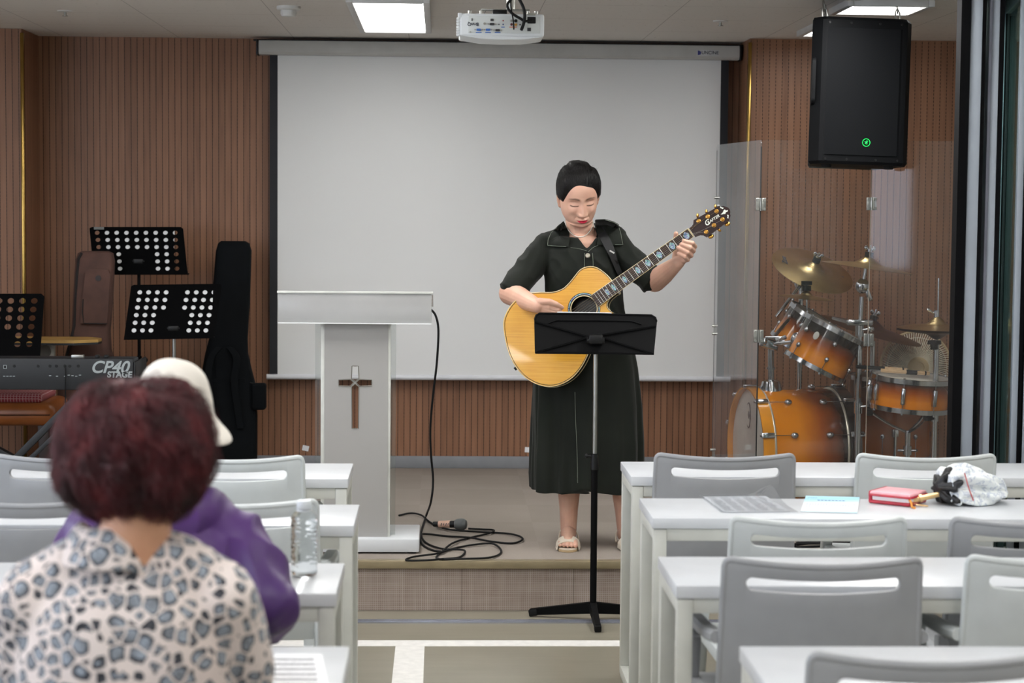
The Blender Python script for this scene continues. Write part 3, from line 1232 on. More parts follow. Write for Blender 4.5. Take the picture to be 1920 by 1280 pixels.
# tray
xt0, xt1 = P(521, 575, YPD).x, P(809, 578, YPD).x
zt0, zt1 = P(660, 606, YPD).z, P(660, 549, YPD).z
obj('tray_front', MB().box2((xt0, YPD, zt0), (xt1, YPD + .010, zt1), .001), M_frt, t)
rings = []
for x_ in (xt0, xt0 + .01):
    rings.append(x_)
for x_ in (xt0, xt1 - .01):
    mb = MB().prism([(YPD + .01, zt0), (YPD + .36, zt0), (YPD + .36, zt0 + .05), (YPD + .01, zt1)], x_, x_ + .01, Matrix(((0, 0, 1), (1, 0, 0), (0, 1, 0))))
    obj('tray_side', mb, M_ac, t)
obj('tray_floor', MB().box2((xt0 + .01, YPD + .01, zt0), (xt1 - .01, YPD + .36, zt0 + .010)), M_ac, t)
a_ = P(583, 600, YPD).x
b_ = P(748, 600, YPD).x
obj('support_block', MB().box2((a_, YPD + .03, zt0 - .002), (b_, YPD + .2, zt0 + .004)), M_edge, t)
mb = MB().prism([(YPD - .004, zt1 - .004), (YPD - .004, zt1 + .006), (YPD + .36, zt0 + .06), (YPD + .36, zt0 + .05)], xt0 - .003, xt1 + .006, Matrix(((0, 0, 1), (1, 0, 0), (0, 1, 0))))
obj('sloped_top', mb, M_ac, t)
obj('top_edge', MB().box2((xt0 - .003, YPD - .006, zt1 - .002), (xt1 + .006, YPD - .001, zt1 + .007), .001), M_edge, t)
obj('lower_edge', MB().box2((xt0, YPD - .002, zt0 - .002), (xt1, YPD + .002, zt0 + .002)), mat('bright_edge', (235, 236, 236), .2, var=.01), t)

# cable from the lectern and the coiled microphone lead
zs = STAGE + .005


def fl(px, py, h=0.0):
    q = PZ(px, py, zs)
    q.z += h
    return q


hang = [P(808, 580, YPD + .1), P(817, 592, YPD + .1), P(822, 620, YPD + .1), P(819, 680, YPD + .12), P(812, 740, YPD + .16), P(807, 800, YPD + .2), P(808, 850, YPD + .22), P(812, 900, YPD + .24), P(808, 940, YPD + .26)]
lead = hang + [fl(799, 975, .02), fl(788, 1004), fl(792, 1020), fl(808, 1030), fl(826, 1034)]
tag(obj('lectern_cable', MB().tube(spline(lead, 8), .0045, 8), M_rubber, None), 'black cable hanging down from the right end of the lectern to the stage floor', 'cable')
coil = [(748, 966), (770, 963), (790, 968), (805, 978), (822, 988), (850, 996), (905, 997), (958, 1002), (980, 1012), (962, 1018), (920, 1016), (880, 1010), (840, 1005), (800, 1002), (790, 1006), (800, 1018), (830, 1030), (870, 1034), (862, 1044), (830, 1049), (795, 1053), (762, 1050), (775, 1045), (820, 1040), (850, 1028), (890, 1022), (925, 1022), (940, 1034), (920, 1046), (870, 1050), (820, 1047), (830, 1034), (850, 1020), (880, 1008), (920, 1000), (925, 996), (905, 992), (878, 992)]
pts = [fl(px, py, .003 * (i % 3)) for i, (px, py) in enumerate(coil)]
tag(obj('microphone_cable', MB().tube(spline(pts, 7), .0042, 8), M_rubber, None), 'black microphone lead lying in loose loops on the stage beside the lectern', 'cable')
m0, m1 = fl(812, 990, .018), fl(876, 993, .024)
ax = (m1 - m0).normalized()
t = thing('microphone', 'handheld microphone with taped grip lying on the stage floor', 'microphone', m0)
A = frame(ax)
L = (m1 - m0).length
obj('handle', MB().lathe([(.009, 0), (.011, .002), (.0155, L * .62), (.0165, L * .64)], m0, A, 20), M_black, t)
obj('grip_tape', MB().lathe([(.0128, L * .16), (.0145, L * .18), (.0162, L * .48), (.0158, L * .5)], m0, A, 20), mat('pale_pink_tape', (206, 168, 148), .7), t)
obj('mesh_head', MB().lathe([(.0175, L * .64), (.022, L * .68), (.0255, L * .8), (.0245, L * .9), (.017, L * .97), (.002, L)], m0, A, 24), mat('grey_mesh', (105, 108, 108), .5, .6, bump=1, bscale=700), t)
mb = MB()
for i, f_ in enumerate((.24, .31, .38, .44)):
    mb.box(m0 + ax * L * f_ + V((0, -.0163, .002)), (.003, .001, .012 - .003 * (i % 2)), rot(0, .3, 0))
obj('marker_writing', mb, M_print, t)
# ------------------------------------------------------------------ music stand in front of the singer
YM = 7.40
t = thing('music_stand', 'black solid-desk music stand with a silver upper pole in front of the guitarist', 'music stand', (P(1115, 1150, YM).x, YM, 0))
poly = [(1003, 600), (1006, 592), (1012, 588), (1226, 592), (1233, 596), (1235, 603), (1226, 664), (1003, 662)]
tilt = .10


def dk(px, py, d=0.0):
    q = P(px, py, YM - .05)
    q.y = YM - .05 + (q.z - P(px, 662, YM - .05).z) * .45 + d
    return q


mb = MB()
front = [dk(*q) for q in poly]
back = [dk(q[0], q[1], .006) for q in poly]
mb.loft([front, back])
obj('desk_plate', mb, M_blackmetal, t, 30)
mb = MB()
edge = [dk(px, py, .0) for px, py in ((1004, 600), (1007, 592.5), (1013, 589), (1120, 590), (1225, 592.5), (1232, 597), (1234, 604))]
mb.tube(edge, .0038, 8)
obj('rim', mb, M_blackmetal, t)
mb = MB()
mb.bar(dk(1004, 661, .02), dk(1226, 663, .02), .05, .008)
obj('ledge', mb, M_blackmetal, t)
mb = MB()
for a_, b_ in (((1005, 604), (1100, 630)), ((1232, 612), (1132, 628)), ((1005, 660), (1100, 634)), ((1225, 663), (1132, 634))):
    mb.bar(dk(*a_, -.003), dk(*b_, -.006), .008, .006)
obj('stiffening_ribs', mb, M_blackmetal, t)
mb = MB()
mb.tube([dk(px, py, -.002) for px, py in ((1030, 607), (1045, 602), (1120, 602), (1185, 603), (1205, 609))], .003, 6)
obj('pressed_ridge', mb, M_blackmetal, t)
mb = MB().box(dk(1117, 636, -.022), (.054, .036, .036), None, .006)
mb.cyl(dk(1100, 638, -.022), dk(1133, 638, -.022), .012)
obj('tilt_clamp', mb, M_black, t)
b0 = P(1112, 1145, YM)
t0 = P(1117, 640, YM)
base = V((b0.x, YM, 0))


def ml(f_):
    return V((b0.x + (t0.x - b0.x) * f_, YM, .12 + (t0.z - .12) * f_))


zf = lambda py: (P(1115, py, YM).z - .12) / (t0.z - .12)
obj('upper_pole', MB().cyl(ml(zf(850)), ml(zf(650)), .0088), M_steel, t)
obj('pole_socket', MB().cyl(ml(zf(662)), ml(zf(642)), .0105), M_black, t)
mb = MB().cyl(ml(zf(880)), ml(zf(851)), .0165, .0135)
mb.cyl(ml(zf(856)) + V((-.03, 0, .003)), ml(zf(856)), .006)
mb.ell(ml(zf(856)) + V((-.03, 0, .003)), (.008, .006, .01))
obj('height_collar', mb, M_black, t)
obj('lower_pole', MB().cyl(V((base.x, YM, .05)), ml(zf(872)), .0128), M_blackmetal, t)
hub = ml(zf(1140))
obj('hub', MB().cyl(V((base.x, YM, .028)), ml(zf(1132)), .0185), M_black, t)
for fx, fy, Yl in ((994, 1150, 7.46), (1236, 1150, 7.46), (1121, 1190, 7.17)):
    e = P(fx, fy, Yl)
    e.z = .018
    h_ = V((base.x, YM, .048))
    d_ = (e - h_).normalized()
    sd = d_.cross(V((0, 0, 1))).normalized()
    rings = []
    for p_, hw, hh_ in ((h_, .013, .022), (e, .010, .012)):
        up = sd.cross(d_)
        rings.append([p_ + sd * (hw * a_) + V((0, 0, 1)) * (hh_ * b_) for a_, b_ in ((-1, -1), (1, -1), (1, 1), (-1, 1))])
    lg = obj('leg', MB().loft(rings), M_blackmetal, t, 20)
    obj('rubber_tip', MB().bar(e - d_ * .03 + V((0, 0, -.002)), e + d_ * .004 + V((0, 0, -.004)), .026, .026, (0, 0, 1), .004), M_rubber, lg)
sh = obj('music_sheet', MB().loft([[dk(px, py, .009 + o_) for px, py in ((1047, 586), (1150, 588), (1150, 650), (1047, 648))] for o_ in (0, .001)]), M_paper, None, 0)
tag(sh, 'sheet of white paper resting on the music stand, only its top edge showing', 'paper')

# ------------------------------------------------------------------ perforated music stands at the left
k = mat('black_stand_desk', (4, 4, 5), .7, 0, .05, var=.1)


def perforated(label, quad, Y, holes, pole_px, post_w, pole_mat, knob=None, sticker=None, sheet=None):
    """desk outline and holes are given where the photo shows them, at depth Y; the desk leans back"""
    b_ = P(pole_px[0], pole_px[1], Y)
    t = thing('perforated_music_stand', label, 'music stand', (b_.x, Y + .03, STAGE))
    lo = max(q[1] for q in quad)

    def q3(px, py, d=0):
        v = P(px, py, Y)
        z0 = P(px, lo, Y).z
        v.y = Y + (v.z - z0) * .3 + d
        return v

    mb = MB()
    # local flat solid, holes cut through
    mb.loft([[q3(*q) for q in quad], [q3(*q, .002) for q in quad]])
    cm = MB()
    nrm = V((0, 1, -.3)).normalized()
    rx = V((1, 0, 0))
    uz = rx.cross(nrm)
    for hx, hy, r in holes:
        c_ = q3(hx, hy, .001)
        cm.loft([[c_ + nrm * s__ + rx * (r * math.cos(2 * PI * i / 14)) - uz * (r * .92 * math.sin(2 * PI * i / 14)) for i in range(14)] for s__ in (-.02, .02)])
    me = cut(mb, cm)
    me.transform(mw(t).inverted())
    put('desk_plate', me, k, t, 30)
    x0, x1 = quad[-1], quad[-2]
    obj('ledge', MB().bar(q3(x0[0], x0[1] - 1, .03), q3(x1[0], x1[1] - 1, .03), .055, .006), k, t)
    tp = q3(pole_px[0], pole_px[1], .02)
    mid = V((tp.x, tp.y, STAGE + (tp.z - STAGE) * post_w))
    obj('upper_pole', MB().cyl(mid, tp, .0085), pole_mat, t)
    obj('lower_pole', MB().cyl(V((tp.x, tp.y, STAGE + .06)), mid + V((0, 0, .02)), .0125), M_blackmetal, t)
    obj('tilt_clamp', MB().box(tp + V((0, -.012, 0)), (.05, .03, .025), None, .004).cyl(tp + V((-.03, -.014, .0)), tp + V((.03, -.014, 0)), .008), M_black, t)
    kn = mid + V((.03, -.006, 0))
    obj('height_knob', MB().cyl(mid, kn, .006).ell(kn, (.014, .012, .014)), M_black, t)
    for a_ in (.5, 2.6, 4.7):
        e = V((tp.x + .26 * math.cos(a_), tp.y + .26 * math.sin(a_), STAGE + .012))
        obj('leg', MB().bar(V((tp.x, tp.y, STAGE + .1)), e, .022, .016).box(e, (.03, .03, .022), None, .004), M_blackmetal, t)
    if sticker:
        obj('sticker', MB().box(q3(*sticker, -.002), (.05, .001, .013)), mat('silver_sticker', (120, 122, 118), .5), t)
    if sheet:
        (sx0, sy0, sx1, sy1), lab = sheet
        mb = MB().loft([[q3(px, py, o_) for px, py in ((sx0, sy0), (sx1, sy0), (sx1, sy1), (sx0, sy1))] for o_ in (.0035, .005)])
        tag(obj('music_sheet', mb, M_paper, None, 0), lab, 'paper')
    return t


hs = []
for r in range(6):
    for i in range(9):
        if r >= 3 and 3 <= i <= 5:
            continue
        hs.append((178 + 18.4 * i + 2.2 * r - i * .12 * r, 436.5 + 13.4 * r, .0117))
perforated('black perforated music stand at back left, the higher one, above the brown bag', [(163, 428), (168, 425.5), (335, 425.5), (340, 429), (352, 515), (176, 515)], 9.75, hs, (258, 490), .55, M_blackmetal, None, (181, 428), ((190, 429, 324, 508), 'white music sheets on the higher perforated stand, seen through its holes'))
hs = []
for r in range(6):
    for i in range(9):
        if (i == 4) or (r >= 3 and i in (3, 5)):
            continue
        hs.append((258 + 16.6 * i - 1.55 * r + (7 if i > 4 else 0) - i * .12 * r, 549 + 14.1 * r, .0118))
perforated('black perforated music stand in front of the black gig bag, with a silver pole', [(241, 538), (246, 535), (408, 533), (413, 536), (400, 634), (232, 637)], 9.35, hs, (324, 616), .50, M_steel, None, None, ((246, 541, 396, 628), 'white music sheets on the perforated stand before the black gig bag, seen through its holes'))
hs = []
for r in range(6):
    for i in range(9):
        if r >= 4 and 3 <= i <= 6:
            continue
        hs.append((-120 + 22.2 * i - .9 * r, 565.5 + 16 * r, .0150))
perforated('black perforated music stand at the left edge, behind the keyboard', [(-150, 556), (-145, 552), (70, 552), (76, 557), (75, 672), (-150, 672)], 8.95, hs, (-40, 655), .5, M_blackmetal)

# ------------------------------------------------------------------ instrument bags leaning on the wall


def bag(name, label, cat, rings_px, Y, m_, depth, lean):
    """silhouette rows (y, left, right) lofted to a padded bag"""
    rows = rings_px
    z_hi = P(100, rows[0][0], Y).z
    b_ = P((rows[-1][1] + rows[-1][2]) / 2, rows[-1][0], Y)
    t = thing(name, label, cat, (b_.x, Y, STAGE))
    rings = []
    for (py, l_, r_, d_) in rows:
        a, b = P(l_, py, Y), P(r_, py, Y)
        yo = (a.z - STAGE) * lean
        w_ = (b.x - a.x) / 2
        cx = (a.x + b.x) / 2
        rg = []
        for i in range(24):
            t_ = 2 * PI * i / 24
            cs, sn = math.cos(t_), math.sin(t_)
            ex = .45
            rg.append((cx + w_ * math.copysign(abs(cs) ** ex, cs), Y + yo + depth * d_ * math.copysign(abs(sn) ** ex, sn), a.z))
        rings.append(rg)
    mb = MB().loft(rings)
    me = baked(mb, [('BEVEL', dict(width=.008, segments=2, limit_method='ANGLE', angle_limit=1.0))], mw(t))
    put('body', me, m_, t, 60)
    return t, (lambda px, py, e=0: (lambda v: V((v.x, Y + (v.z - STAGE) * lean - depth - e, v.z)))(P(px, py, Y)))


M_bag = mat('black_nylon', (9, 12, 15), .85, 0, .15, var=.15, bump=.2, bscale=300)
t, fp = bag('gig_bag', 'black padded guitar bag standing against the wood wall left of the screen', 'instrument bag',
            [(452, 412, 458, .5), (456, 407, 465, .9), (470, 403, 469.5, 1), (560, 396, 467, 1), (635, 391, 463, 1), (662, 384, 464, 1.05), (690, 379, 470, 1.15), (720, 377, 478, 1.25), (780, 380, 482, 1.3), (850, 380, 482, 1.3), (925, 382, 480, 1.2)], 9.95, M_bag, .05, .05)
obj('pouch', MB().box(fp(486, 742, -.01), (.075, .07, .135), None, .014, 3), M_bag, t)
for px0, w_ in ((398, .034), (446, .034)):
    mb = MB()
    c_ = spline([fp(px0 + 14 * (1 if px0 < 420 else -1), 650, .01), fp(px0, 670, .03), fp(px0 - 4, 710, .035), fp(px0 + 2, 760, .03), fp(px0 + 8, 800, .02)], 5)
    mb.loft([[q + V((-w_ / 2, 0, 0)), q + V((w_ / 2, 0, 0)), q + V((w_ / 2, -.012, 0)), q + V((-w_ / 2, -.012, 0))] for q in c_])
    obj('shoulder_strap', mb, M_bag, t, 30)
obj('waist_strap', MB().box(fp(424, 712, .012), (.2, .006, .022)), M_bag, t)
pad = MB()
pad.loft([[fp(px, py, e) for px, py in ((405, 665), (415, 648), (432, 648), (440, 668), (436, 740), (408, 740))] for e in (.002, .014)])
obj('back_pad', pad, M_bag, t, 30)
mb = MB().tube([fp(px, py, .01) for px, py in ((470, 716), (478, 718), (486, 724), (492, 735))], .004, 6)
obj('grab_handle', mb, M_rubber, t)
M_brown = mat('brown_fabric', (84, 58, 50), .8, var=.1, bump=.2, bscale=250)
t, fp = bag('instrument_case', 'brown fabric instrument bag standing at back left behind the keyboard', 'instrument bag',
            [(471, 150, 200, .6), (475, 143, 208, .9), (490, 139, 211, 1), (560, 135, 208, 1.05), (620, 133, 204, 1), (655, 128, 206, 1.05), (720, 110, 222, 1.2), (800, 100, 232, 1.3), (925, 95, 235, 1.2)], 9.60, M_brown, .055, .05)
mb = MB()
mb.tube([fp(px, py, -.006) for px, py in ((153, 474), (147, 485), (144, 520), (142, 560), (140, 610), (133, 640), (126, 665), (118, 720))], .0075, 6, flat=1)
obj('piping', mb, mat('dark_zip', (28, 22, 22), .7), t)
mb = MB()
mb.loft([[fp(px, py, e) for px, py in ((162, 508), (170, 503), (204, 505), (208, 515), (203, 605), (153, 605), (156, 560))] for e in (-.004, .02)])
obj('front_pocket', mb, M_brown, t, 40)
obj('round_badge', MB().cyl(fp(186, 521, .016), fp(186, 521, .024), .014), mat('dark_badge', (44, 36, 36), .6), t)
mb = MB().tube([fp(px, py, .022) for px, py in ((158, 560), (157, 585), (160, 605), (203, 606))], .003, 6)
obj('pocket_zip', mb, mat('dark_zip', (28, 22, 22), .7), t)

# ------------------------------------------------------------------ stage piano and its stand
YK = 8.62
t = thing('stage_piano', 'dark stage piano seen from behind at the left edge, its back panel lettered', 'keyboard', (P(60, 730, YK).x, YK, P(60, 732, YK).z))
M_kb = mat('dark_keyboard_case', (28, 31, 35), .5, var=.05)
x1 = P(250, 700, YK).x
x0 = x1 - 1.33
zt_, zb_ = P(125, 672, YK).z, P(125, 731, YK).z
mb = MB().box2((x0, YK, zb_), (x1, YK + .15, zt_), .006)
mb.box2((x0, YK + .14, zb_), (x1, YK + .31, zt_ - .045), .004)
obj('case', mb, M_kb, t)
obj('end_cheek', MB().box2((x1 + .001, YK - .003, zb_ - .002), (x1 + .012, YK + .31, zt_ - .012), .006), M_black, t)
kt = lambda px, py: V((P(px, py, YK).x, YK - .0012, P(px, py, YK).z))
M_let = mat('silver_lettering', (158, 166, 168), .5, var=.01)
text('model_lettering', 'CP40', .0745, FRONT, kt(205, 689), M_let, t, shear=.3, bold=.0016)
text('model_lettering', 'STAGE', .0365, FRONT, kt(224, 702.5), M_let, t, shear=.1, bold=.0014)
mb = MB()
for px in (8, 14, 20, 26, 94, 107, 122, 129, 136, 143, 150):
    mb.box(kt(px, 703 + (px % 3)), (.010, .001, .003))
obj('small_print', mb, M_let, t)
obj('usb_port', MB().box(kt(9.5, 687.5), (.014, .002, .016)), M_let, t)
obj('usb_slot', MB().box(kt(9.5, 687.5) + V((0, -.0005, 0)), (.010, .002, .012)), M_black, t)
for px in (27, 72, 94, 106, 122, 131, 147):
    obj('socket', MB().cyl(kt(px, 686) + V((0, .004, 0)), kt(px, 686) + V((0, -.001, 0)), .007, None, 12), M_black, t)
for px, w_, m_ in ((142, .055, M_steel), (179, .018, M_black), (196, .018, M_black)):
    q = P(px, 668, YK)
    obj('control', MB().box(V((q.x, YK + .05, zt_ + .006)), (w_, .03, .016), None, .003), m_, t)
wk = []
for i in range(52):
    pass
mb = MB().box2((x0 + .1, YK + .155, zt_ - .045), (x1 - .1, YK + .305, zt_ - .022), .002)
obj('keys', mb, M_wp, t)
cb_ = [kt(123, 686) + V((0, -.01, 0)), kt(125, 700) + V((0, -.02, 0)), kt(124, 735) + V((0, -.015, 0)), kt(123, 790) + V((0, 0, 0)), kt(123, 850)]
tag(obj('keyboard_cable', MB().tube(spline(cb_, 6), .003, 6), M_rubber, None), 'thin black lead hanging from the sockets of the stage piano', 'cable')

xm = P(150, 735, YK).x
t = thing('keyboard_stand', 'black crossed-leg stand carrying the stage piano', 'keyboard stand', (xm - .25, YK + .15, STAGE))
for yy, nm in ((YK + .06, 'front'), (YK + .24, 'rear')):
    a_ = V((P(150, 738, YK).x, yy, zb_ - .012))
    b_ = V((P(-30, 850, YK).x - .1, yy, STAGE + .02))
    if nm == 'rear':
        a_, b_ = V((x0 + .15, yy, zb_ - .012)), V((x1 - .2, yy, STAGE + .02))
    obj('cross_leg', MB().bar(a_, b_, .03, .05, (0, 1, 0), .003), M_kb, t)
    dxy = V((.035, 0, -.045)) if nm == 'front' else V((-.035, 0, -.045))
    obj('brace', MB().bar(a_ + dxy, b_ + dxy + V((0, 0, .03)), .02, .03, (0, 1, 0), .003), M_kb, t)
for xx in (P(150, 735, YK).x, x0 + .15):
    obj('support_arm', MB().box2((xx - .02, YK + .02, zb_ - .028), (xx + .02, YK + .3, zb_), .004), M_kb, t)
obj('pivot_bolt', MB().cyl(V((xm, YK + .02, zb_ - .022)), V((xm, YK + .0, zb_ - .022)), .022), M_kb, t)

# chair with a cushion, and a writing-tablet post beside it
YB_ = 8.96
M_lea = mat('tan_leather', (146, 84, 40), .32, var=.12, scale=5)
ox = P(15, 770, YB_).x
zs_ = P(15, 757, YB_).z
t = thing('leather_seat', 'tan leather padded seat partly hidden behind the stage piano stand', 'seat', (ox, YB_ + .2, STAGE))
mb = MB().box(V((ox, YB_ + .2, zs_ - .05)), (.42, .40, .11), None, .045, 4)
obj('cushion_pad', mb, M_lea, t, 60)
obj('seat_seam', MB().tube([V((ox - .2, YB_ + .001, zs_ - .05)), V((ox, YB_ - .002, zs_ - .052)), V((ox + .19, YB_ + .001, zs_ - .05))], .004, 6), mat('dark_leather', (84, 46, 24), .5), t)
for xx in (-.15, .15):
    for yy in (.06, .34):
        obj('leg', MB().bar(V((ox + xx, YB_ + yy, zs_ - .09)), V((ox + xx * 1.1, YB_ + yy, STAGE)), .05, .05, (0, 1, 0), .006), mat('dark_wood', (46, 28, 20), .5), t)
mb = MB().box(V((ox - .03, YB_ + .2, zs_ + .022)), (.36, .34, .045), None, .02, 3)
k_ = N('red_plaid')
k_.set(.9)
co, x = k_.xyz()
gx = k_.math('LESS_THAN', k_.math('FRACT', k_.math('DIVIDE', x[0], .014)), .22)
gz = k_.math('LESS_THAN', k_.math('FRACT', k_.math('DIVIDE', k_.math('ADD', x[1], x[2]), .014)), .22)
k_.col(k_.mix(k_.math('MULTIPLY', k_.math('MAXIMUM', gx, gz), .6), lin((140, 54, 60)), lin((206, 170, 170))))
tag(obj('seat_cushion', mb, k_.m, None, 60), 'red checked cushion lying on the tan leather seat', 'cushion')
YT = 9.42
q = P(85, 660, YT)
t = thing('tablet_table', 'small table with thin yellow wooden top on a pale post behind the stage piano', 'table', (q.x, YT, STAGE))
za = P(100, 637, YT).z
xl_, xr_ = P(60, 637, YT).x, P(188, 637, YT).x
pl = [(xl_ - .12, -.14), (xr_ - .1, -.14), (xr_, -.06), (xr_, .04), (xr_ - .08, .12), (xl_ - .12, .12)]
obj('tabletop', MB().prism(pl, za - .006, za + .008, None, (0, YT, 0)), mat('yellow_wood', (176, 140, 78), .4, var=.06), t)
obj('top_edge', MB().prism([(a_, b_) for a_, b_ in pl], za - .016, za - .006, None, (0, YT, 0)), M_kb, t)
obj('knob', MB().cyl(V((q.x, YT - .03, za - .055)), V((q.x, YT + .02, za - .055)), .032), mat('grey_knob', (110, 112, 108), .5), t)
obj('post', MB().box2((q.x - .006, YT - .02, STAGE + .03), (q.x + .044, YT + .03, za - .016), .006), M_whiteframe, t)
obj('post_channel', MB().box2((q.x - .022, YT - .022, STAGE + .03), (q.x - .006, YT + .02, za - .1), .002), M_steel, t)
obj('foot', MB().box(V((q.x + .02, YT, STAGE + .02)), (.12, .36, .04), None, .015), M_whiteframe, t)
# ------------------------------------------------------------------ drums behind the clear shield
def burst(name, lo, hi, dark=(26, 16, 14), amber=(220, 132, 8), mid=(148, 72, 14), axis=2, flip=1, rough=.12):
    """lacquered shell fading from amber to dark along its own axis"""
    k = N(name)
    k.set(rough, 0, .5, coat=.3)
    tc = k.n('ShaderNodeTexCoord')
    sp_ = k.n('ShaderNodeSeparateXYZ')
    k.l(tc.outputs['Generated'], sp_.inputs[0])
    v = sp_.outputs[axis]
    if flip < 0:
        v = k.math('SUBTRACT', 1.0, v)
    mp = k.n('ShaderNodeMapping')
    mp.inputs['Scale'].default_value = (6, 6, 6)
    k.l(tc.outputs['Generated'], mp.inputs[0])
    g = k.noise(mp.outputs[0], 1.5, 3)
    v = k.math('ADD', v, k.math('MULTIPLY', k.math('SUBTRACT', g, .5), .10))
    k.col(k.ramp(v, [(lo, amber), ((lo + hi) / 2, mid), (hi, dark)]))
    return k.m


M_head = mat('coated_drum_head', (206, 202, 194), .6, var=.02)
M_headc = mat('dark_drum_head', (60, 58, 56), .35, var=.05)


def drum(name, label, c, axis, R_, L, shell, nl, head_b, head_r, hoop_mat=None, up=(0, 0, 1), hoop_w=.017, rods=True, lug_r=.0105, ring=True):
    """a drum whose batter head points along axis; built upright in its own frame then turned"""
    t = thing(name, label, 'drum', c)
    A = frame(axis, up)
    t.rotation_euler = A.to_euler()
    MW[t.name] = Matrix.Translation(V(c)) @ A.to_4x4()
    n = 56
    h = L / 2
    mb = MB().lathe([(R_ - .006, -h), (R_, -h), (R_, h), (R_ - .006, h)], n=n)
    obj('shell', mb, shell, t, 40, world=False)
    hm = hoop_mat or M_chrome
    for s, hd, nm in ((1, head_b, 'batter_head'), (-1, head_r, 'resonant_head')):
        obj(nm, MB().lathe([(R_ + .004, s * (h - .002)), (R_ + .004, s * (h + .006)), (R_ - .004, s * (h + .010)), (R_ * .5, s * (h + .010)), (0, s * (h + .010))], n=n), hd, t, world=False)
        a = s * (h - hoop_w * .45)
        b = s * (h + hoop_w * .8)
        obj('hoop', MB().lathe([(R_ + .003, a), (R_ + .012, a), (R_ + .012, b), (R_ + .006, b), (R_ + .003, b), (R_ + .003, a)], n=n, cap=False), hm, t, 40, world=False)
    for i in range(nl):
        an = 2 * PI * (i + .5) / nl
        d = V((math.cos(an), math.sin(an), 0))
        for s in (1, -1):
            z_ = s * h * (.42 if L > .15 else .0)
            if L <= .15 and s < 0:
                continue
            A2 = Matrix((d.cross(V((0, 0, 1))), V((0, 0, 1)), d)).transposed()
            if L > .15:
                lg = MB().ell(d * (R_ + .008) + V((0, 0, z_)), (lug_r, lug_r * 1.25, lug_r), A2, 14, 8)
            else:
                lg = MB().box(d * (R_ + .01) + V((0, 0, 0)), (.018, L * .6, .020), A2, .005)
            lo = obj('lug', lg, M_chrome, t, 60, world=False)
            for s2 in ((s,) if L > .15 else (1, -1)):
                mb = MB().cyl(d * (R_ + .0115) + V((0, 0, z_ + s2 * .01)), d * (R_ + .0115) + V((0, 0, s2 * (h + hoop_w * .7))), .0017, None, 6)
                mb.cyl(d * (R_ + .0135) + V((0, 0, s2 * (h + hoop_w * .7))), d * (R_ + .0135) + V((0, 0, s2 * (h + hoop_w * 1.15))), .006, None, 8)
                if hoop_mat:
                    mb.box(d * (R_ + .017) + V((0, 0, s2 * (h + hoop_w * .3))), (.024, hoop_w * 1.5, .012), A2, .003)
                obj('tension_rod', mb, M_chrome, lo, 60, world=False)
    return t


# bass drum: front head turned a little towards the room
YBD = 8.98
cB = P(1487, 838, YBD)
axB = V((1, .15, .0)).normalized()
M_bd = burst('amber_lacquer_fade', .36, .90)
M_hoopA = mat('amber_wood_hoop', (226, 148, 30), .2, var=.08, coat=.5)
bd = drum('bass_drum', 'large amber and dark brown bass drum lying on its side behind the clear shield', cB, axB, .272, .40, M_bd, 10, M_headc, M_head, M_hoopA, hoop_w=.042, lug_r=.015)
hoops = [o for o in bd.children if o.name.startswith('hoop')]
hoops[0].data.materials[0] = mat('dark_wood_hoop', (30, 20, 18), .25, coat=.5)
AB = frame(axB)
for z_ in (-.174, .174):
    obj('metal_band', MB().tube([V((.274 * math.cos(2 * PI * i / 56), .274 * math.sin(2 * PI * i / 56), z_)) for i in range(56)], .006, 6, True), mat('silver_band', (190, 184, 170), .3, .6), bd, 60, world=False)
hc = cB - axB * .2125
left = V((0, -1, 0))
mb = MB()
A3 = Matrix((V((0, -1, 0)), V((0, 0, 1)), V((-1, -.15, 0)).normalized())).transposed()
lgc = hc + V((0, .02, .15))
mb.tube([lgc + A3 @ V((.05 * math.cos(2 * PI * i / 30), .058 * math.sin(2 * PI * i / 30), .003)) for i in range(30)], .0025, 5, True)
o = obj('head_badge', mb, M_print, bd)
text('badge_lettering', 'MA', .05, A3, lgc + V((-.003, 0, 0)), M_print, o, bold=.001)
obj('vent_hole', MB().cyl(hc + A3 @ V((-.02, -.17, .002)), hc + A3 @ V((-.02, -.17, .006)), .035, None, 24), mat('dark_port_ring', (40, 40, 42), .5), bd)
for s_ in (-1, 1):
    mb = MB().cyl(cB + V((-.15, s_ * .2, -.18)), V((cB.x - .22, cB.y + s_ * .30, STAGE + .012)), .008)
    mb.ell(V((cB.x - .22, cB.y + s_ * .30, STAGE + .012)), .012)
    obj('spur', mb, M_chrome, bd)
# tom holder on the bass drum
th = P(1450, 725, 8.9)
pb = V((th.x, cB.y - .02, cB.z + .27))
obj('holder_base', MB().lathe([(.052, -.01), (.05, .01), (.042, .04), (.02, .048)], pb), M_chrome, bd)
pt_ = V((pb.x - .004, pb.y, P(1450, 645, 8.96).z))
obj('holder_post', MB().cyl(pb, pt_, .0145).cyl(pb.lerp(pt_, .45), pb.lerp(pt_, .5), .02), M_chrome, bd)
mb = MB().box(pt_ + V((-.01, 0, .0)), (.085, .06, .045), rot(0, .3, 0), .012, 3)
mb.cyl(pt_ + V((-.03, -.02, .03)), pt_ + V((.06, -.02, .03)), .009)
mb.ell(pt_ + V((-.035, -.02, .012)), (.016, .016, .02))
mb.box(pt_ + V((.04, -.03, .028)), (.055, .012, .02), rot(0, -.3, 0), .004)
obj('holder_clamp', mb, M_chrome, bd)
mb = MB().cyl(pt_ + V((.0, -.01, .0)), P(1492, 640, 8.86), .009)
mb.ell(P(1492, 634, 8.86), (.022, .018, .03), rot(0, .5, 0))
mb.cyl(pt_ + V((.0, .03, .01)), P(1478, 600, 9.15), .009)
obj('tom_arm', mb, M_chrome, bd)

